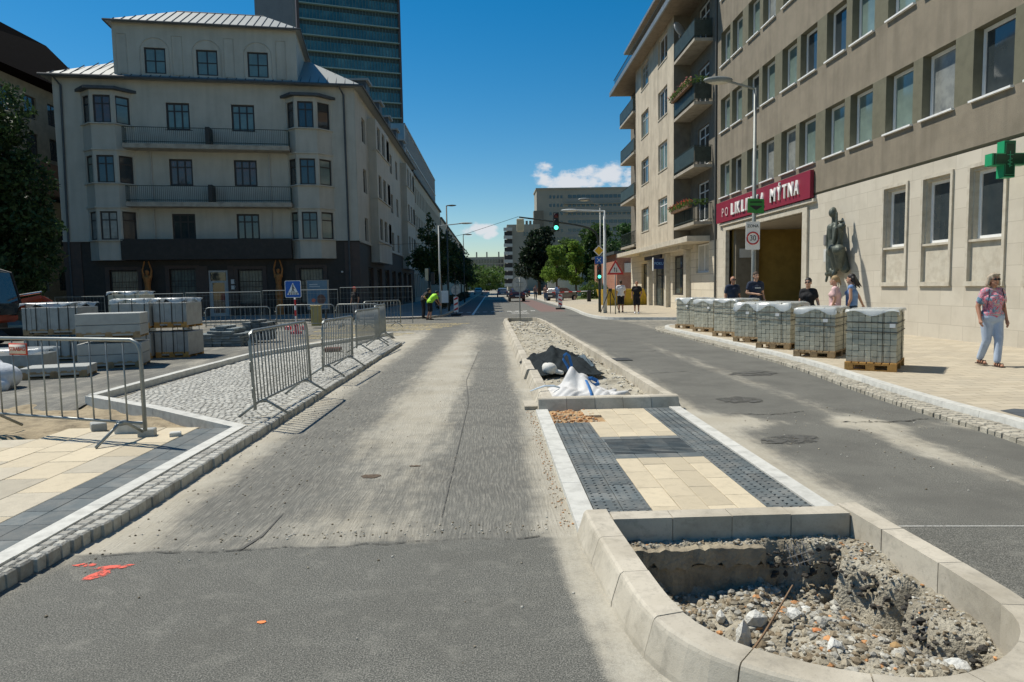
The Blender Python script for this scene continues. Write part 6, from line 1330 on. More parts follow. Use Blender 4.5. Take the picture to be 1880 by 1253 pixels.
beacon(-2.2, 41.4, 0, .95, .28, 'red and white chevron beacon at the left kerb near the lamp post'); beacon(4.9, 49.0, 0, .9, .3, 'red and white chevron beacon right of the far carriageway', -1)
def roundback(x, y, zc, r_, z0, label, pm=GALV):
    t = thing('round_sign', label, 'sign', (x, y, z0)); pole(t, x, y, z0, zc + r_ * .9, .028, pm); plate(t, 'disc', ngon((x, zc), r_, 28), y - .035 if r_ > .4 else y + .03, .012, mat('sign_back', (.42, .43, .42), .5, .3, 6, metal=.3)); mb = MB(); mb.tube([(x + r_ * math.cos(a), y - .03, zc + r_ * math.sin(a)) for a in np.linspace(0, 2 * math.pi, 28)[:-1]], .012, 5, closed=True); mb.build('rim', POLEG, t); mb = MB(); mb.obox((x, y - .05, zc + .1), (r_ * 1.0, .02, .04)); mb.obox((x, y - .05, zc - .12), (r_ * 1.0, .02, .04)); mb.build('bracket', GALV, t); return t
roundback(1.36, 33.55, 1.80, .37, .0, 'round grey sign back on a slim pole at the tip of the long island'); roundback(-2.25, 42.2, 1.55, .30, .05, 'round sign seen from behind beside the left lamp post')
# lamps
def lamp(label, x, y, z0, z1, arm, head, r=.06, m=POLEG, drop=0, hz=.09, rise=0.0):
    t = thing('street_lamp', label, 'street lamp', (x, y, z0)); MB().tube([(x, y, z0), (x, y, z0 + 1.2), (x, y, z1)], [r * 1.25, r * 1.1, r * .7], 12).build('pole', m, t, smooth=True)
    s = 1 if arm > 0 else -1; MB().tube([(x, y, z1 - .03), (x + arm - s * head * .8, y, z1 + rise)], r * .55, 8).build('arm', m, t)
    mb = MB(); c = (x + arm - s * head * .5, y, z1 + rise * 1.1 + drop); mb.sph(c, (head * .55, .17, hz), 16, 8); h_ = mb.build('lamp_head', m, t, smooth=True)
    mb = MB(); mb.sph((c[0] - 0, y, c[2] - hz * .35), (head * .42, .14, hz * .85), 14, 8); q = link('lens', mb.mesh('lens', [mat('lamp_lens', (.55, .52, .42), .2, spec=.7)], True)); q.parent = h_; q.matrix_parent_inverse = WM(h_).inverted(); return t
nl = lamp('tall grey street lamp with a round speed sign in front of the clinic', 9.28, 24, .118, 8.42, -1.78, .95, .075, POLEG, 0, .13, .26)
lamp('grey lamp post with a long arm behind the warning triangle', 6.38, 38.4, .118, 5.84, -2.4, .9, .095, mat('lamp_pale', (.55, .57, .55), .5, .2, 5), 0, .07, .05); lamp('farther lamp head reaching left above the long armed lamp', 9.6, 60, .118, 8.6, -1.9, 1.0, .08, POLEG, 0, .14, .5)
lamp('lamp post with a long horizontal arm at the left street corner', -3.1, 41.0, .1, 5.4, 2.0, .75, .055, mat('lamp_pale2', (.40, .42, .40), .5, .2, 5), 0, .05, .1); lamp('taller lamp post with a short flat head behind the left corner', -2.95, 46.4, .1, 7.2, .65, .6, .06, POLED, 0, .05, 0); lamp('distant lamp post among the left street trees', -2.9, 72, .1, 7.2, .9, .7, .06, POLED, 0, .06, 0)
# signs on the near lamp
q = plate(nl, 'green_sign', [(9.0, 4.14), (9.58, 4.10), (9.58, 4.60), (9.0, 4.64)], 23.86, .02, GREENP); plate(nl, 'sign_chevron', [(9.08, 4.36), (9.29, 4.22), (9.5, 4.34), (9.5, 4.37), (9.08, 4.39)], 23.853, .004, BLK, q); mb = MB(); mb.obox((9.29, 23.855, 4.5), (.42, .004, .06)); k_ = link('sign_line', mb.mesh('sign_line', [mat('dark_green', (.01, .06, .015), .5)])); k_.parent = q; k_.matrix_parent_inverse = WM(q).inverted()
q = plate(nl, 'zone_sign', rrect(9.19, 3.34, .50, .98, .03), 23.86, .02, WHT); mb = MB(); mb.tube([(9.19 + .205 * math.cos(a), 23.853, 3.25 + .205 * math.sin(a)) for a in np.linspace(0, 2 * math.pi, 33)[:-1]], .026, 6, closed=True); k_ = link('red_ring', mb.mesh('red_ring', [REDP])); k_.parent = q; k_.matrix_parent_inverse = WM(q).inverted()
XT = lambda X, Y, Z: Matrix(((1, 0, 0, X), (0, 0, -1, Y), (0, 1, 0, Z), (0, 0, 0, 1)))
place_text('digits', '30', .27, XT(9.19, 23.853, 3.25), BLK, q, .003, False, .85); place_text('letters', 'ZONA', .145, XT(9.19, 23.853, 3.67), BLK, q, .003, False, .95)
# signal mast with its arm over the road
t = thing('signal_mast', 'dark signal mast with a curved arm over the road, a green light and priority signs', 'traffic light', (6.33, 40, .118))
pts = smoothpath([(6.33, 40, .118), (6.33, 40, 3.9), (6.2, 40, 4.75), (5.6, 40, 5.12), (3.8, 40, 5.42), (1.65, 40, 5.72)], 3); MB().tube(pts, [.085 - .045 * i / len(pts) for i in range(len(pts))], 10).build('mast_arm', POLED, t, smooth=True)
GRN = mat('green_lamp', (.05, .9, .5), .3, emit=(.10, 1.0, .62, 2.2)); REDO = mat('red_lamp_off', (.10, .01, .01), .2)
def signal(t, x, y, zt, s, lit, facing=-1):
    mb = MB(); mb.prism(rrect(x, y, .30 * s, .22 * s, .05 * s), zt - .95 * s, zt); b = mb.build('signal_head', BLK, t)
    for k in range(3):
        z = zt - (.17 + .305 * k) * s; mb = MB(); mb.sph((x, y - .11 * s, z), (.11 * s, .03 * s, .11 * s), 18, 8); m = GRN if k == lit else REDO if k == 0 else BLK
        q = link('signal_lens', mb.mesh('signal_lens', [m], True)); q.parent = b; q.matrix_parent_inverse = WM(b).inverted()
        mb = MB(); mb.tube([(x + .125 * s * math.cos(a), y - .15 * s, z + .125 * s * math.sin(a)) for a in np.linspace(-.3, math.pi + .3, 12)], .012 * s, 4); q = link('visor', mb.mesh('visor', [BLK])); q.parent = b; q.matrix_parent_inverse = WM(b).inverted()
signal(t, 3.79, 39.85, 5.92, 1.1, 2); signal(t, 6.28, 39.8, 2.85, .85, 2)
mb = MB(); mb.obox((1.72, 40, 5.25), (.42, .3, .75), .0, bev=.04); mb.build('side_signal', mat('signal_cream', (.55, .50, .34), .6), t)
mb = MB(); mb.tube([(1.62, 40, 5.75), (-1.5, 43, 5.05), (-4.6, 47, 4.75), (-8.9, 52, 5.0)], .012, 5); mb.build('cable', BLK, t)
dm = plate(t, 'priority_sign', ngon((6.28, 3.70), .33, 4, 0), 39.86, .02, WHT); plate(t, 'yellow_field', ngon((6.28, 3.70), .26, 4, 0), 39.855, .004, YELS, dm)
bs = plate(t, 'blue_sign', rrect(6.28, 3.15, .46, .42, .03), 39.86, .02, BLUEP); mb = MB(); [mb.tube([(6.28 + a, 39.852, 3.02), (6.28 - a, 39.852, 3.28)], .018, 5) for a in (-.12, .12)]; q = link('pictogram', mb.mesh('pictogram', [WHT])); q.parent = bs; q.matrix_parent_inverse = WM(bs).inverted()
mb = MB(); mb.obox((6.62, 39.9, 2.5), (.14, .03, .34)); mb.build('button_plate', BLUEP, t)
# warning triangle for two-way traffic
t = thing('warning_sign', 'red bordered warning triangle showing two way traffic on a grey pole', 'sign', (6.66, 36.7, .118)); pole(t, 6.66, 36.7, .118, 2.75, .03)
tr = lambda s: [(6.66, 2.55 + s * .5), (6.66 - s * .47, 2.55 - s * .31), (6.66 + s * .47, 2.55 - s * .31)]
q = plate(t, 'sign_plate', tr(.98), 36.62, .02, REDP); plate(t, 'white_field', tr(.66), 36.614, .004, mat('sign_cream', (.72, .66, .60), .5), q)
mb = MB(); [mb.obox((6.66 + k * .055, 36.61, 2.5), (.028, .005, .2)) for k in (-1, 1)]; mb.poly([(6.66 - .095, 36.607, 2.55), (6.66 - .015, 36.607, 2.55), (6.66 - .055, 36.607, 2.66)]); mb.poly([(6.66 + .095, 36.607, 2.45), (6.66 + .015, 36.607, 2.45), (6.66 + .055, 36.607, 2.36)]); k_ = link('arrows', mb.mesh('arrows', [BLK])); k_.parent = q; k_.matrix_parent_inverse = WM(q).inverted()
# traffic light at the left, portable board
t = thing('traffic_light', 'traffic light seen side-on behind the hi-vis worker at the left corner', 'traffic light', (-4.0, 44, .1)); pole(t, -4.0, 44, .1, 3.0, .06, POLED); mb = MB(); mb.obox((-4.15, 43.9, 2.55), (.2, .3, .8), bev=.03); mb.build('signal_head', MATS['signal_cream'], t); mb = MB(); mb.obox((-3.78, 43.9, 2.3), (.22, .3, .8), bev=.03); mb.build('signal_head', BLK, t)
t = thing('portable_board', 'white portable board on a frame beside the left lamp post', 'sign', (-3.0, 42.3, .1)); plate(t, 'board', rrect(-2.95, 1.15, .5, .75, .03), 42.2, .02, WHT); mb = MB(); [mb.tube([(-2.95 + k * .2, 42.25, .1), (-2.95 + k * .2, 42.25, 1.4)], .015, 5) for k in (-1, 1)]; mb.build('frame', GALV, t)
# surveyor tripod, yellow skip
t = thing('tripod', 'black surveying tripod at the kerb between lamp post and warning sign', 'tripod', (6.55, 38.0, .118)); 
for a in (0.4, 2.5, 4.6): MB().tube([(6.6 + .07 * math.cos(a), 38 + .07 * math.sin(a), 1.35), (6.6 + .62 * math.cos(a), 38 + .5 * math.sin(a), .12)], [.025, .018], 6).build('leg', BLK, t)
mb = MB(); mb.obox((6.6, 38, 1.42), (.18, .18, .16), bev=.02); mb.build('head', BLK, t)
mb = MB(); mb.add([(x, y, z) for x, y, z in ((8.9, 52, .12), (12.0, 52, .12), (12.3, 54, .12), (8.6, 54, .12), (8.5, 51.8, 1.35), (11.6, 51.8, 1.35), (12.0, 54.2, 1.35), (8.3, 54.2, 1.35))], [(0, 3, 2, 1), (0, 1, 5, 4), (1, 2, 6, 5), (2, 3, 7, 6), (3, 0, 4, 7), (4, 5, 6, 7)]); [mb.obox((8.6 + k * .75, 51.9, .72), (.07, .1, 1.15)) for k in range(5)]; tag(mb.build('skip', mat('skip_yellow', (.55, .36, .03), .55, .3, 4)), 'yellow skip standing behind the men near the tripod', 'skip')
# boom gate by the parked car
t = thing('boom_gate', 'red and white boom lowered across the parking entrance beside the parked car', 'barrier', (9.2, 66, .118)); mb = MB(); mb.tube([(5.4, 66, 1.05), (9.3, 66, 1.12)], .05, 6); mb.build('boom', WHT, t); mb = MB(); [mb.tube([(5.8 + k * .8, 66, 1.057 + k * .0143), (6.2 + k * .8, 66, 1.064 + k * .0143)], .054, 6) for k in range(4)]; mb.build('red_band', REDP, t); mb = MB(); mb.obox((9.4, 66, .65), (.35, .35, 1.1), bev=.04); mb.build('post', BLK, t)
# pharmacy cross
t = thing('pharmacy_cross', 'green pharmacy cross projecting from the wall at the right edge', 'sign', (11.5, 15.1, 4.33)); c = (11.5, 4.33); a, b = .13, .40
cr = [(c[0] + x, c[1] + z) for x, z in ((-a, -b), (a, -b), (a, -a), (b, -a), (b, a), (a, a), (a, b), (-a, b), (-a, a), (-b, a), (-b, -a), (-a, -a))]
CG = mat('cross_edge', (.02, .30, .13), .4, .1, 4); CF = mat('cross_face', (.004, .05, .022), .3, .1, 4); plate(t, 'body', cr, 15.0, .22, CG); q = plate(t, 'face', [(c[0] + (x - c[0]) * .9, c[1] + (z - c[1]) * .94) for x, z in cr], 14.992, .006, CF)
mb = MB(); mb.tube([(c[0] + (x - c[0]) * .8, 14.988, c[1] + (z - c[1]) * .86) for x, z in cr], .006, 4, closed=True); mb.tube([(c[0], 14.985, 4.15), (c[0], 14.985, 4.5)], .01, 4); mb.tube([(c[0] - .07, 14.985, 4.42), (c[0] + .07, 14.985, 4.42)], .008, 4); mb.tube([(c[0] + .05 * math.cos(k), 14.985, 4.18 + .012 * k) for k in np.linspace(0, 14, 30)], .007, 4); k_ = link('emblem', mb.mesh('emblem', [mat('emblem_green', (.05, .35, .16), .4)])); k_.parent = q; k_.matrix_parent_inverse = WM(q).inverted()
MB().tube([(11.88, 15.1, 4.33), (12.02, 15.1, 4.33)], .03, 6).build('bracket', GALV, t)
# ---- cars
TYRE = mat('tyre', (.02, .02, .02), .9); RIM = mat('rim', (.4, .4, .4), .35, metal=.8); TL = mat('tail_light', (.35, .01, .01), .25, spec=.8)
def car(label, x, y, rz, m, kind='hatch', group=None):
    W, L_, Hh = .88, 2.15, 1.48; t = thing('parked_car' if kind == 'p' else 'car', label, 'car', (x, y, .0), group); t.rotation_euler = (0, 0, rz)
    pr = [(-2.12, .35), (-2.15, .62), (-2.08, .95), (-1.75, 1.02), (1.05, .98), (1.9, .82), (2.12, .6), (2.1, .32)]; cabp = [(-1.98, .96), (-1.55, 1.38), (-1.1, 1.47), (.25, 1.45), (1.15, .95)]
    def loft(pr, ws): 
        mb = MB(); n = len(pr); vs = []
        for s, k in ((-1, 0), (1, 0)): vs += [(s * w, x_, z_) for (x_, z_), w in zip(pr, ws)]
        mb.add(vs, [tuple(range(n)), tuple(range(2 * n - 1, n - 1, -1))] + [(i, i + n, (i + 1) % n + n, (i + 1) % n) for i in range(n)]); return mb
    b = loft(pr, [.80, .86, .86, .85, .85, .82, .78, .78]); o = part('body', b.mesh('body', [m]), t)
    c = loft(cabp, [.78, .66, .62, .62, .78]); part('cabin', c.mesh('cabin', [m]), t)
    g = MB(); g.poly([(-.62, -1.90, 1.05), (.62, -1.90, 1.05), (.56, -1.60, 1.35), (-.56, -1.60, 1.35)]); g.poly([(-.60, 1.12, 1.0), (.60, 1.12, 1.0), (.54, .38, 1.42), (-.54, .38, 1.42)])
    for s in (-1, 1): g.poly([(s * .785, -1.6, 1.03), (s * .785, .9, 1.03), (s * .665, .2, 1.38), (s * .665, -1.2, 1.39)])
    gm = g.mesh('windows', [DGLASS]); gg = part('windows', gm, t); sm = gg.modifiers.new('s', 'SOLIDIFY'); sm.thickness = .03; sm.offset = 0
    for s in (-1, 1):
        for yy in (-1.35, 1.35):
            w = MB(); w.tube([(s * .70, yy, .32), (s * .88, yy, .32)], .32, 18); wo = part('wheel', w.mesh('wheel', [TYRE]), t); w = MB(); w.tube([(s * .875, yy, .32), (s * .89, yy, .32)], .2, 14); k = bpy.data.objects.new('rim', w.mesh('rim', [RIM])); COL.objects.link(k); k.parent = wo
        l = MB(); l.obox((s * .68, -2.13, .84), (.26, .06, .16)); part('tail_light', l.mesh('tail_light', [TL]), t); l = MB(); l.obox((s * .62, 2.08, .68), (.3, .1, .13)); part('headlight', l.mesh('headlight', [WHT]), t); l = MB(); l.obox((s * .93, .75, .98), (.16, .1, .11), bev=.02); part('mirror', l.mesh('mirror', [BLK]), t)
    l = MB(); l.obox((0, -2.15, .62), (.5, .03, .11)); part('number_plate', l.mesh('number_plate', [WHT]), t)
    return t
CPD = mat('car_black', (.02, .018, .02), .25, spec=.8); CPG = mat('car_darkgrey', (.05, .055, .06), .25, spec=.8); CPR = mat('car_wine', (.05, .012, .014), .25, spec=.8); CPB = mat('car_bluegrey', (.12, .15, .19), .3, spec=.8)
car('dark red car seen from behind in the middle of the far carriageway', 2.75, 77, R(1), CPR); car('grey blue car driving far ahead, left of the dark red car', 1.7, 112, 0, CPB)
car('black car parked behind the red and white boom', 7.5, 74, R(-38), CPG); car('small dark car farther away between the road and the trees', 4.9, 108, R(5), CPD); car('distant pale car at the left kerb under the trees', -3.0, 150, 0, mat('car_silver', (.4, .42, .42), .3, metal=.4))
mb = MB(); mb.obox((-4.2, 17.9, .16), (.42, .3, .1), .1, bev=.02); tag(mb.build('gully_frame', mat('rust_red', (.16, .05, .035), .8, .3, 9)), 'rusty red square gully frame on the cobbles between two barriers', 'drain cover')
# ================================================================= PEOPLE
SKIN = mat('skin', (.52, .30, .20), .55, .15, 8, col2=(.45, .24, .16)); SKINT = mat('skin_tan', (.42, .21, .13), .55, .15, 8)
def V3(*a): return Vector(a)
def person(label, loc, rz, pose, shirt=None, legs='shorts', pants=None, hair=None, shoes=None, skin=SKIN, h=1.75, girth=1.0, vox=.014, hairlen='short', glasses=False, sleeve=.55, extra=None, female=False):
    """pose: dict of joint targets in body space (x right, y forward, z up) for a 1.75 m figure"""
    t = thing('person', label, 'person', (loc[0], loc[1], loc[2])); t.rotation_euler = (0, 0, rz); k = h / 1.75
    P = dict(pel=(0, 0, .95), che=(0, .0, 1.28), nek=(0, .0, 1.48), hed=(0, .03, 1.64), shL=(-.18, 0, 1.42), shR=(.18, 0, 1.42), elL=(-.24, -.02, 1.14), elR=(.24, -.02, 1.14), haL=(-.25, .06, .90), haR=(.25, .06, .90),
             hpL=(-.09, 0, .92), hpR=(.09, 0, .92), knL=(-.10, .02, .50), knR=(.10, .02, .50), anL=(-.10, -.02, .09), anR=(.10, -.02, .09)); P.update(pose); P = {a: V3(*b) for a, b in P.items()}
    if female:
        for s in 'LR': P['sh' + s].x *= .84; P['el' + s].x *= .88; P['ha' + s].x *= .92
    g = girth; hw = 1.0 + (.12 if female else 0)
    mb = MB(); c = mb.cap
    c(P['pel'] - V3(.06 * hw, 0, .0), P['pel'] + V3(.06 * hw, 0, .0), .115 * g * hw, .115 * g * hw); c(P['pel'], P['che'], .13 * g, .14 * g); c(P['che'] - V3(.06, 0, 0), P['che'] + V3(.06, 0, 0), .125 * g, .125 * g)
    c(P['shL'].lerp(P['shR'], .14), P['shL'].lerp(P['shR'], .86), .075 * g, .075 * g); c(P['che'], P['nek'] - V3(0, 0, .05), .12 * g, .07); c(P['nek'] - V3(0, 0, .05), P['hed'] - V3(0, .01, .05), .055, .05)
    fw = V3(0, 1, 0); hd = P['hed']; mb.sph(tuple(hd + V3(0, -.01, .03)), (.077, .095, .10), 16, 12); mb.sph(tuple(hd + V3(0, .02, -.04)), (.06, .07, .075), 14, 10); c(hd + V3(0, .08, .01), hd + V3(0, .108, -.02), .012, .017); c(hd + V3(0, .07, -.085), hd + V3(0, .075, -.09), .03, .025)
    for s in (-1, 1): mb.sph(tuple(hd + V3(s * .08, -.005, -.005)), (.014, .022, .032), 8, 6)
    for s in 'LR':
        sh, el, ha, hp, kn, an = (P[j + s] for j in ('sh', 'el', 'ha', 'hp', 'kn', 'an')); c(sh, el, .052 * g, .042 * g); c(el, ha, .042 * g, .027)
        d = (ha - el).normalized(); sd = V3(1 if s == 'R' else -1, 0, 0); side = V3(0, 1, 0) if abs(d.y) < .8 else V3(0, 0, 1); pm = ha + d * .045; c(ha, pm + d * .02, .028, .034)
        for i, (o_, l_) in enumerate(((-.026, .075), (-.009, .085), (.009, .08), (.025, .062))):   # slightly curled fingers
            b0_ = pm + side * o_ + d * .03; b1_ = b0_ + d * l_ * .5 - sd * .006; c(b0_, b1_, .0095, .009); c(b1_, b1_ + d * l_ * .45 - sd * .022, .009, .0075)
        c(ha + d * .02 + side * .024, ha + d * .06 + side * .05, .012, .0095)
        c(hp, kn, .088 * g * hw, .058 * g); c(kn, an, .056 * g, .037); f = an + V3(0, .02, -.05); c(an, f, .035, .035); c(an + V3(0, -.04, -.045), an + V3(0, .15, -.06), .036, .03)
    def fin(mb, nm, m, v=vox, sm=2):
        me = remeshed(mb.mesh(nm, [m]), v, sm, nm); me.transform(Matrix.Scale(k, 4)); return part(nm, me, t)
    body = fin(mb, 'body', skin, vox)
    if shirt:
        mb = MB(); c = mb.cap; e = .014
        c(P['pel'] - V3(.07 * hw, 0, -.02), P['pel'] + V3(.07 * hw, 0, .02), .12 * g + e, .12 * g + e); c(P['pel'] + V3(0, 0, .03), P['che'], .14 * g + e, .145 * g + e); c(P['che'] - V3(.07, 0, 0), P['che'] + V3(.07, 0, 0), .13 * g + e, .13 * g + e); c(P['shL'].lerp(P['shR'], .1), P['shL'].lerp(P['shR'], .9), .078 * g + e * .7, .078 * g + e * .7); c(P['che'], P['nek'] - V3(0, 0, .09), .13 * g + e, .075 + e)
        if female: [mb.sph(tuple(P['che'] + V3(s * .07, .10 * g, .0)), (.07 * g, .07 * g, .07 * g)) for s in (-1, 1)]
        for s in 'LR':
            if sleeve > 0: sh, el = P['sh' + s], P['el' + s]; c(sh, sh.lerp(el, sleeve), .060 * g + e, .052 * g + e * 1.4)
        fin(mb, 'shirt', shirt, vox, 3)
    if pants:
        mb = MB(); c = mb.cap; e = .012; c(P['pel'] - V3(.065 * hw, 0, .02), P['pel'] + V3(.065 * hw, 0, -.02), .118 * g * hw + e, .118 * g * hw + e)
        for s in 'LR':
            hp, kn, an = P['hp' + s], P['kn' + s], P['an' + s]
            if legs == 'shorts': c(hp, hp.lerp(kn, .95), .092 * g * hw + e, .085 * g + e)
            else: c(hp, kn, .090 * g * hw + e, .062 * g + e); c(kn, an + V3(0, 0, .03), .060 * g + e, .048 * g + e)
        fin(mb, 'trousers' if legs != 'shorts' else 'shorts', pants, vox, 3)
    if shoes:
        mb = MB()
        for s in 'LR': an = P['an' + s]; mb.cap(an + V3(0, -.045, -.05), an + V3(0, .16, -.065), .044, .038); mb.cap(an + V3(0, -.03, -.03), an + V3(0, .03, -.02), .042, .042)
        q = fin(mb, 'shoes', shoes, vox, 1)
    if hair:
        mb = MB(); hd = P['hed']; mb.sph(tuple(hd + V3(0, -.022, .05)), (.086, .10, .098), 16, 12)
        if hairlen == 'short': mb.sph(tuple(hd + V3(0, -.05, .0)), (.08, .07, .08), 14, 10)
        if hairlen == 'bob':
            for a in range(9): an_ = R(2 + a * 22); q = V3(math.cos(an_) * .085, -math.sin(an_) * .085 - .01, 0); mb.cap(hd + q * .9 + V3(0, 0, .06), hd + q * 1.25 + V3(0, 0, -.085 + .01 * (a % 2)), .034, .026)
            mb.cap(hd + V3(-.05, .06, .105), hd + V3(.05, .06, .105), .024, .024)
        if hairlen == 'pony': mb.sph(tuple(hd + V3(0, -.05, .02)), (.075, .07, .07), 12, 8); mb.cap(hd + V3(0, -.11, .04), hd + V3(0, -.16, -.1), .035, .02); mb.sph(tuple(hd + V3(0, -.1, .05)), (.04, .04, .04))
        if hairlen == 'long':
            mb.sph(tuple(hd + V3(0, -.05, .0)), (.085, .085, .09), 14, 10)
            for a in range(6): x_ = -.09 + a * .036; mb.cap(hd + V3(x_, -.08, .02), hd + V3(x_ * 1.5 + .0, -.16 - .03 * (a % 3), -.22 + .03 * (a % 2)), .045, .014)
        fin(mb, 'hair', hair, vox, 1)
    if glasses:
        mb = MB(); [mb.sph(tuple(P['hed'] + V3(s * .034, .088, .018)), (.031, .014, .024), 10, 6) for s in (-1, 1)]; mb.tube([tuple(P['hed'] + V3(s * .08, .01, .02)) for s in (-1,)] + [tuple(P['hed'] + V3(-.06, .078, .02)), tuple(P['hed'] + V3(.06, .078, .02)), tuple(P['hed'] + V3(.08, .01, .02))], .005, 5); me = mb.mesh('sunglasses', [BLK]); me.transform(Matrix.Scale(k, 4)); part('sunglasses', me, t)
    else:
        mb = MB(); [mb.sph(tuple(P['hed'] + V3(s * .032, .083, .015)), (.012, .006, .006), 8, 5) for s in (-1, 1)]; mb.sph(tuple(P['hed'] + V3(0, .094, -.06)), (.022, .006, .006), 8, 5); me = mb.mesh('face_features', [mat('face_dark', (.10, .04, .03), .5)]); me.transform(Matrix.Scale(k, 4)); part('face_features', me, t)
    if extra: extra(t, P, k, fin)
    return t
NAVY = mat('navy_cotton', (.022, .032, .06), .9, .2, 9); BLKC = mat('black_cotton', (.014, .014, .016), .9, .2, 9); JEAN = mat('blue_denim', (.08, .14, .23), .9, .3, 9); PALEJ = mat('pale_jeans', (.40, .48, .60), .85, .35, 7, .2, 30, col2=(.30, .37, .48))
WHC = mat('white_cotton', (.72, .73, .74), .9, .1, 9); PINK = mat('pink_cotton', (.70, .47, .46), .9, .1, 9); BLUC = mat('blue_cotton', (.16, .27, .48), .9, .1, 9); HIVIS = mat('hi_vis', (.42, .85, .06), .8, .1, 9, emit=(.2, .5, .02, .0)); DKBL = mat('dark_denim', (.03, .05, .075), .9)
HBR = mat('hair_brown', (.07, .045, .03), .7, .3, 30); HDK = mat('hair_black', (.012, .010, .010), .6, .3, 30); HBL = mat('hair_blond', (.38, .26, .13), .7, .4, 30); HGR = mat('hair_greyblond', (.42, .35, .26), .7, .5, 30, col2=(.2, .16, .12))
# patterned blouse
FLOR = bpy.data.materials.new('floral_blouse'); FLOR.use_nodes = True; nt = FLOR.node_tree; _p = nt.nodes['Principled BSDF']; _p.inputs['Roughness'].default_value = .85
_tc = nd(nt, 'ShaderNodeTexCoord'); _n = nd(nt, 'ShaderNodeTexNoise'); _n.inputs['Scale'].default_value = 8; _n.inputs['Detail'].default_value = 5; _n.inputs['Distortion'].default_value = 1.2; nt.links.new(_tc.outputs['Object'], _n.inputs[0])
_r = nd(nt, 'ShaderNodeValToRGB'); _r.color_ramp.interpolation = 'CONSTANT'; els = _r.color_ramp.elements; els[0].position = 0; els[0].color = (.12, .22, .30, 1); els[1].position = .40; els[1].color = (.30, .38, .45, 1)
for ps, cl in ((.45, (.55, .10, .17, 1)), (.50, (.68, .35, .37, 1)), (.545, (.42, .07, .15, 1)), (.58, (.30, .42, .50, 1)), (.63, (.60, .38, .25, 1))): e_ = els.new(ps); e_.color = cl
nt.links.new(_n.outputs[0], _r.inputs[0]); nt.links.new(_r.outputs[0], _p.inputs['Base Color'])
def lady_x(t, P, k, fin):
    mb = MB()
    for s in 'LR':
        an = P['an' + s]
        mb.obox(tuple(an + V3(0, .045, -.083)), (.085, .27, .022), bev=.008)
        for yy in (.0, .06, .12): mb.tube([tuple(an + V3(-.045, yy, -.075)), tuple(an + V3(-.03, yy, -.02)), tuple(an + V3(.03, yy, -.02)), tuple(an + V3(.045, yy, -.075))], .009, 5)
    me = mb.mesh('sandals', [mat('sandal_brown', (.06, .035, .025), .7)]); me.transform(Matrix.Scale(k, 4)); part('sandals', me, t)
    mb = MB(); mb.tube([tuple(P['shR'] + V3(-.03, .085, .06)), tuple(P['shR'] + V3(-.01, .12, -.1)), tuple(P['shR'] + V3(.01, .10, -.3))], .008, 5); mb.tube([tuple(P['shL'] + V3(.03, .085, .06)), tuple(P['shL'] + V3(.01, .12, -.1)), tuple(P['shL'] + V3(-.01, .10, -.3))], .008, 5)
    me = mb.mesh('bag_strap', [NAVY]); me.transform(Matrix.Scale(k, 4)); part('bag_strap', me, t)
FACE = lambda px, y: math.pi + math.atan2(-px, y) * 0
person('woman walking at the right in a floral blouse, pale jeans and sandals', (9.06, 12.1, .116), R(176), dict(elL=(-.27, -.04, 1.13), haL=(-.27, .05, .88), elR=(.28, -.03, 1.14), haR=(.30, .10, .90), knL=(-.07, .12, .51), anL=(-.03, .16, .09), knR=(.09, .02, .49), anR=(.10, -.14, .12)), FLOR, 'long', PALEJ, HGR, None, SKINT, 1.66, 1.04, .011, 'bob', True, .62, lady_x, True)
person('bald man in a navy T-shirt standing left of the tall man behind the pallets', (8.0, 22.5, .116), R(190), dict(haL=(-.22, .14, .93), hed=(0, .03, 1.64)), NAVY, 'long', JEAN, None, BLKC, SKINT, 1.78, 1.08, .016, glasses=True)
def chest(t, P, k, fin):
    mb = MB(); mb.obox(tuple(P['che'] + V3(0, .155, .02)), (.17, .01, .035)); me = mb.mesh('chest_print', [mat('print_pale', (.45, .5, .52), .8)]); me.transform(Matrix.Scale(k, 4)); part('chest_print', me, t)
person('tall man in a navy T-shirt with a pale chest print, one forearm raised', (8.42, 21.6, .116), R(185), dict(elR=(.25, -.02, 1.16), haR=(.06, .22, 1.12), elL=(-.24, -.04, 1.14), haL=(-.22, .10, .98)), NAVY, 'long', JEAN, HBR, BLKC, SKIN, 1.90, 1.0, .016, 'short', False, .5, chest)
person('woman in a black top with sunglasses walking behind the pallets', (7.98, 17.0, .116), R(140), dict(elL=(-.26, -.03, 1.15), haL=(-.32, .05, .95)), BLKC, 'long', BLKC, HDK, BLKC, SKIN, 1.66, .97, .014, 'pony', True, .5, None, True)
person('blonde woman in a pink T-shirt seen from behind beside the blue topped woman', (8.82, 17.3, .116), R(55), dict(haR=(.25, .15, .95)), PINK, 'long', DKBL, HBL, WHC, SKIN, 1.70, .95, .014, 'pony', False, .5, None, True)
person('woman with flowing black hair in a sleeveless blue top walking behind the pallets', (9.2, 17.2, .116), R(50), dict(elR=(.27, -.12, 1.18), haR=(.36, -.2, .96), anR=(.10, -.15, .12)), BLUC, 'long', DKBL, HDK, WHC, SKIN, 1.74, .93, .014, 'long', False, 0, None, True)
person('man in white T-shirt and black shorts, back turned, by the warning sign', (7.33, 38.7, .118), R(5), dict(elL=(-.27, .02, 1.18), haL=(-.2, .12, .98)), WHC, 'shorts', BLKC, HBR, BLKC, SKINT, 1.80, 1.08, .018, 'short')
person('bald man in black T-shirt and shorts standing near the shop', (7.86, 36.9, .118), R(165), dict(elL=(-.27, -.02, 1.16), haL=(-.2, .1, .95)), BLKC, 'shorts', BLKC, None, WHC, SKINT, 1.74, 1.02, .018)
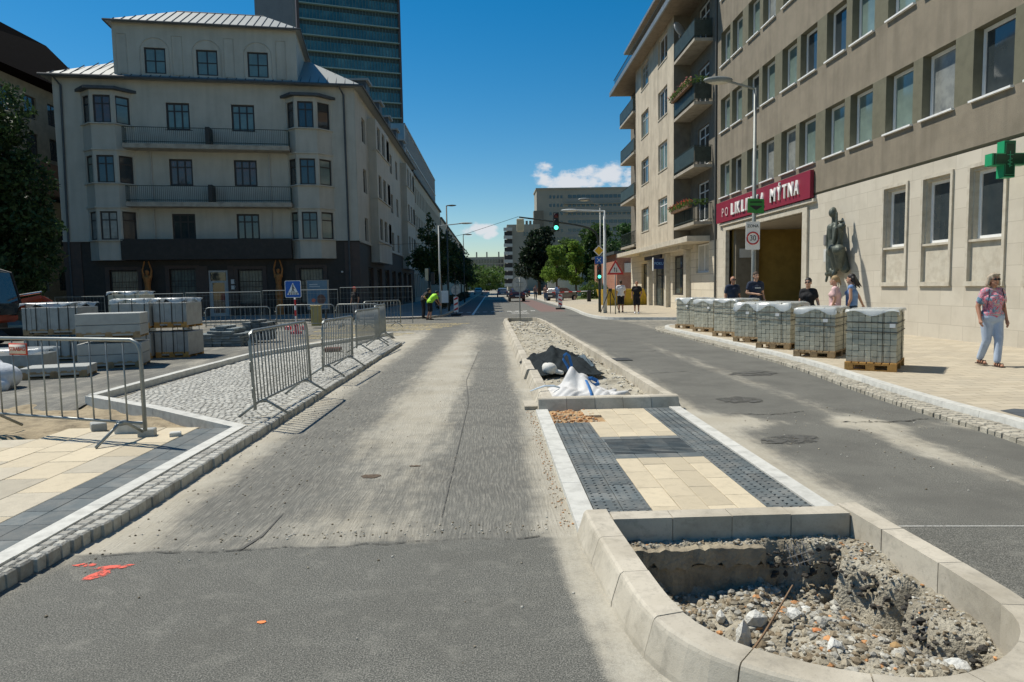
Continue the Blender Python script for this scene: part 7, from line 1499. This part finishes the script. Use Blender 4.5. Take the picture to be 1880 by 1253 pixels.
person('worker in a bright yellow green hi-vis shirt bending forward at the left corner', (-3.35, 36.6, .0), R(-60), dict(che=(0, .22, 1.2), nek=(0, .36, 1.34), hed=(0, .45, 1.42), shL=(-.18, .3, 1.32), shR=(.18, .3, 1.32), elL=(-.2, .42, 1.05), elR=(.2, .42, 1.05), haL=(-.15, .55, .85), haR=(.15, .55, .85), anL=(-.12, -.1, .09)), HIVIS, 'shorts', BLKC, HDK, BLKC, SKINT, 1.74, 1.0, .018, 'short')
person('worker in dark clothes bending over just behind the hi-vis worker', (-3.75, 37.2, .05), R(-70), dict(che=(0, .15, 1.22), nek=(0, .25, 1.38), hed=(0, .34, 1.48), shL=(-.18, .2, 1.34), shR=(.18, .2, 1.34), haL=(-.2, .35, .9), haR=(.2, .35, .9)), BLKC, 'long', BLKC, HDK, BLKC, SKINT, 1.78, 1.0, .02, 'short')
def cap_x(t, P, k, fin):
    mb = MB(); hd = P['hed']; mb.sph(tuple(hd + V3(0, -.01, .075)), (.092, .105, .07), 14, 8); mb.obox(tuple(hd + V3(0, .12, .055)), (.13, .09, .012)); me = mb.mesh('cap', [mat('cap_red', (.6, .04, .03), .8)]); me.transform(Matrix.Scale(k, 4)); part('cap', me, t)
person('worker with a bright red cap standing by the dark ground floor wall', (-7.35, 36.8, .1), R(150), {}, BLKC, 'long', mat('grey_trousers', (.2, .2, .21), .9), None, BLKC, SKINT, 1.72, 1.0, .02, extra=cap_x)
for i, (x, y, m1, m2, lb) in enumerate(((5.6, 71, mat('shirt_tan', (.4, .25, .2), .9), JEAN, 'pedestrian in a reddish shirt walking on the far right pavement'), (5.1, 80, mat('shirt_brown', (.3, .2, .17), .9), DKBL, 'second distant pedestrian beyond the one in the reddish shirt'), (6.3, 66, BLUC, JEAN, 'distant pedestrian in blue stooping beside the parked car'))):
    person(lb, (x, y, .1), R(170 + 20 * i), {} if i < 2 else dict(che=(0, .1, 1.22), nek=(0, .2, 1.4), hed=(0, .28, 1.5)), m1, 'long', m2, HBR, BLKC, SKINT, 1.7, 1, .03)
# ================================================================= TREES AND SHRUBS
BARK = mat('bark', (.12, .09, .065), .95, .4, 9, .6, 30)
def tree(label, x, y, h, lobes, n, size, lm, trunk_r=.12, th=2.2, cat='tree', seed=1, group=None, name='street_tree', z0=.0, limbs=4):
    t = thing(name, label, cat, (x, y, z0), group); mb = MB(); r_ = random.Random(seed); top = h * .72
    mb.tube([(x, y, z0), (x + .03, y, z0 + th * .5), (x - .02, y + .03, z0 + th), (x + .05, y, z0 + top)], [trunk_r * 1.25, trunk_r, trunk_r * .85, trunk_r * .25], 8); tk = mb.build('trunk', BARK, t, smooth=True)
    for i in range(limbs):
        lb_ = lobes[r_.randrange(len(lobes))]; s = z0 + th + (top - th) * r_.uniform(0, .5); mb = MB(); mb.tube([(x, y, s), ((x * 2 + x + lb_[0]) / 3, (y * 2 + y + lb_[1]) / 3, s + (lb_[2] + z0 - s) * .4), (x + lb_[0] * .9, y + lb_[1] * .9, z0 + lb_[2])], [trunk_r * .5, trunk_r * .35, trunk_r * .12], 6); mb.v = mb.v; q = link('limb', mb.mesh('limb', [BARK], True)); q.parent = tk; q.matrix_parent_inverse = WM(tk).inverted()
    leaves('crown', [(x + a, y + b, z0 + c, d, e, f) for a, b, c, d, e, f in lobes], n, size, lm, t, seed); return t
def rlobes(seed, w, z0, z1, n, s0=.35, s1=.6, taper=.5, dy=1.0):
    r_ = random.Random(seed); L_ = []
    for i in range(n):
        f = r_.random(); z = z0 + (z1 - z0) * f; rr = w * (1 - taper * abs(f - .35) * 1.3); a = r_.uniform(0, 6.3); q = rr * r_.uniform(.1, .75); s = w * r_.uniform(s0, s1) * (1 - .35 * f); L_.append((q * math.cos(a), q * math.sin(a) * dy, z, s, s, s * r_.uniform(.6, .95)))
    return L_
labs = ['dark leafed street tree nearest the left corner, partly hiding the lamp post', 'second street tree in the left row beyond the corner', 'third street tree in the left row along the shaded pavement', 'fourth street tree in the left row', 'fifth street tree in the left row, small in the distance', 'sixth and farthest street tree in the left row']
for i, (x, y, h, w) in enumerate(((-4.55, 50, 7.0, 1.45), (-4.2, 57, 6.5, 1.7), (-4.3, 67, 7.2, 2.0), (-4.3, 80, 7.2, 2.1), (-4.3, 96, 7.8, 2.3), (-4.3, 116, 8, 2.6))):
    lo = rlobes(60 + i, w, 2.7, h * .82, 13) + [(.2, 0, h * .9, .35, .35, .5), (-.3, .2, h * .8, .5, .5, .6), (.05, .1, h * .97, .18, .18, .35)]
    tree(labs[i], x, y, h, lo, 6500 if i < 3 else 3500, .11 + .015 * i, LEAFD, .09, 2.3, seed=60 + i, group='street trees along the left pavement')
hd_ = thing('hedge', 'low dark hedge running along the left pavement beyond the trees', 'hedge', (-3.9, 70, .1)); leaves('foliage', [(-3.9, 52 + k * 2.2, .55, .5, 1.4, .5) for k in range(26)], 7000, .10, leaf_mat('leaf_hedge', (.055, .05, .025)), hd_, 5)
tree('broad dark tree in front of the smaller concrete block', 8.2, 118, 13, rlobes(81, 4.5, 3.5, 11.0, 22), 13000, .30, leaf_mat('leaf_vdark', (.018, .034, .016)), .3, 2.5, seed=81)
tree('bright green young tree beside the parking entrance', 8.0, 84, 7.5, rlobes(82, 2.1, 2.6, 6.4, 14), 8000, .15, LEAFB, .12, 2.2, seed=82); tree('second bright green tree just right of the first one', 10.6, 86, 7.9, rlobes(83, 1.9, 2.2, 7.0, 14), 8000, .15, LEAFB, .12, 2.2, seed=83)
tree('tall green tree behind the bright pair', 17.0, 112, 12.6, rlobes(84, 4.6, 3.0, 11.0, 20), 12000, .28, LEAFM, .25, 2.5, seed=84); tree('large green tree behind the signal mast', 22.0, 108, 12.2, rlobes(85, 4.8, 2.2, 10.6, 22), 14000, .27, leaf_mat('leaf_fresh', (.05, .11, .03)), .3, 2.0, seed=85)
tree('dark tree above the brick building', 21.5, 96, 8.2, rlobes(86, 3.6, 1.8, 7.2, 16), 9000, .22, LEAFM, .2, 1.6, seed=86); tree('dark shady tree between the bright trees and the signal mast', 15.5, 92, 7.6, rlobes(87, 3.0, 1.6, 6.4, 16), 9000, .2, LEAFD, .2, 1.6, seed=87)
tree('tree behind the apartment balconies at the right of the street', 30.0, 118, 9.5, rlobes(88, 5.0, 2, 8.2, 16), 9000, .3, LEAFM, .2, 1.6, seed=88); tree('green tree right of the dark broad tree', 12.6, 112, 10, rlobes(90, 3.4, 3, 8.6, 16), 9000, .24, LEAFG, .2, 2.0, seed=90)
sh = thing('shrub', 'rounded light green shrub on the grass behind the signal mast', 'shrub', (12.0, 80, .1)); leaves('foliage', [(12.0, 80, 1.1, 1.5, 1.2, 1.1), (13.2, 81, 1.0, 1.2, 1, 1), (11.2, 80.5, .8, .9, .9, .8)], 5000, .12, LEAFG, sh, 9)
mb = MB(); mb.poly([(9.5, 76, .13), (26, 74, .13), (30, 120, .13), (10, 120, .13)]); o = mb.build('grass', mat('lawn', (.12, .15, .045), .95, .4, 2, .5, 30)); o['kind'] = 'structure'
fw_ = leaves('far_wood', [(x, 300 + 25 * math.sin(x), 5.5 + 1.5 * math.sin(x * .7), 6, 5, 5.5 + 1.2 * math.cos(x * 1.3)) for x in range(-34, 9, 4)], 14000, .7, LEAFG, None, 4); fw_['kind'] = 'stuff'; tag(fw_, 'green wood closing the end of the street below the low block', 'wood')
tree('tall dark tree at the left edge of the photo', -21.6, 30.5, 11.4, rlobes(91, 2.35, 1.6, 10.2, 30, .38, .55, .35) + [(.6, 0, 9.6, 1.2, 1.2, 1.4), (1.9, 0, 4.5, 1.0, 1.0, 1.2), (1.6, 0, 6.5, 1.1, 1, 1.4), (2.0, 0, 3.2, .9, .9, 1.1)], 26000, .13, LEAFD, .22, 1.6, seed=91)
for o_ in kids(ex): o_.location.x += .45
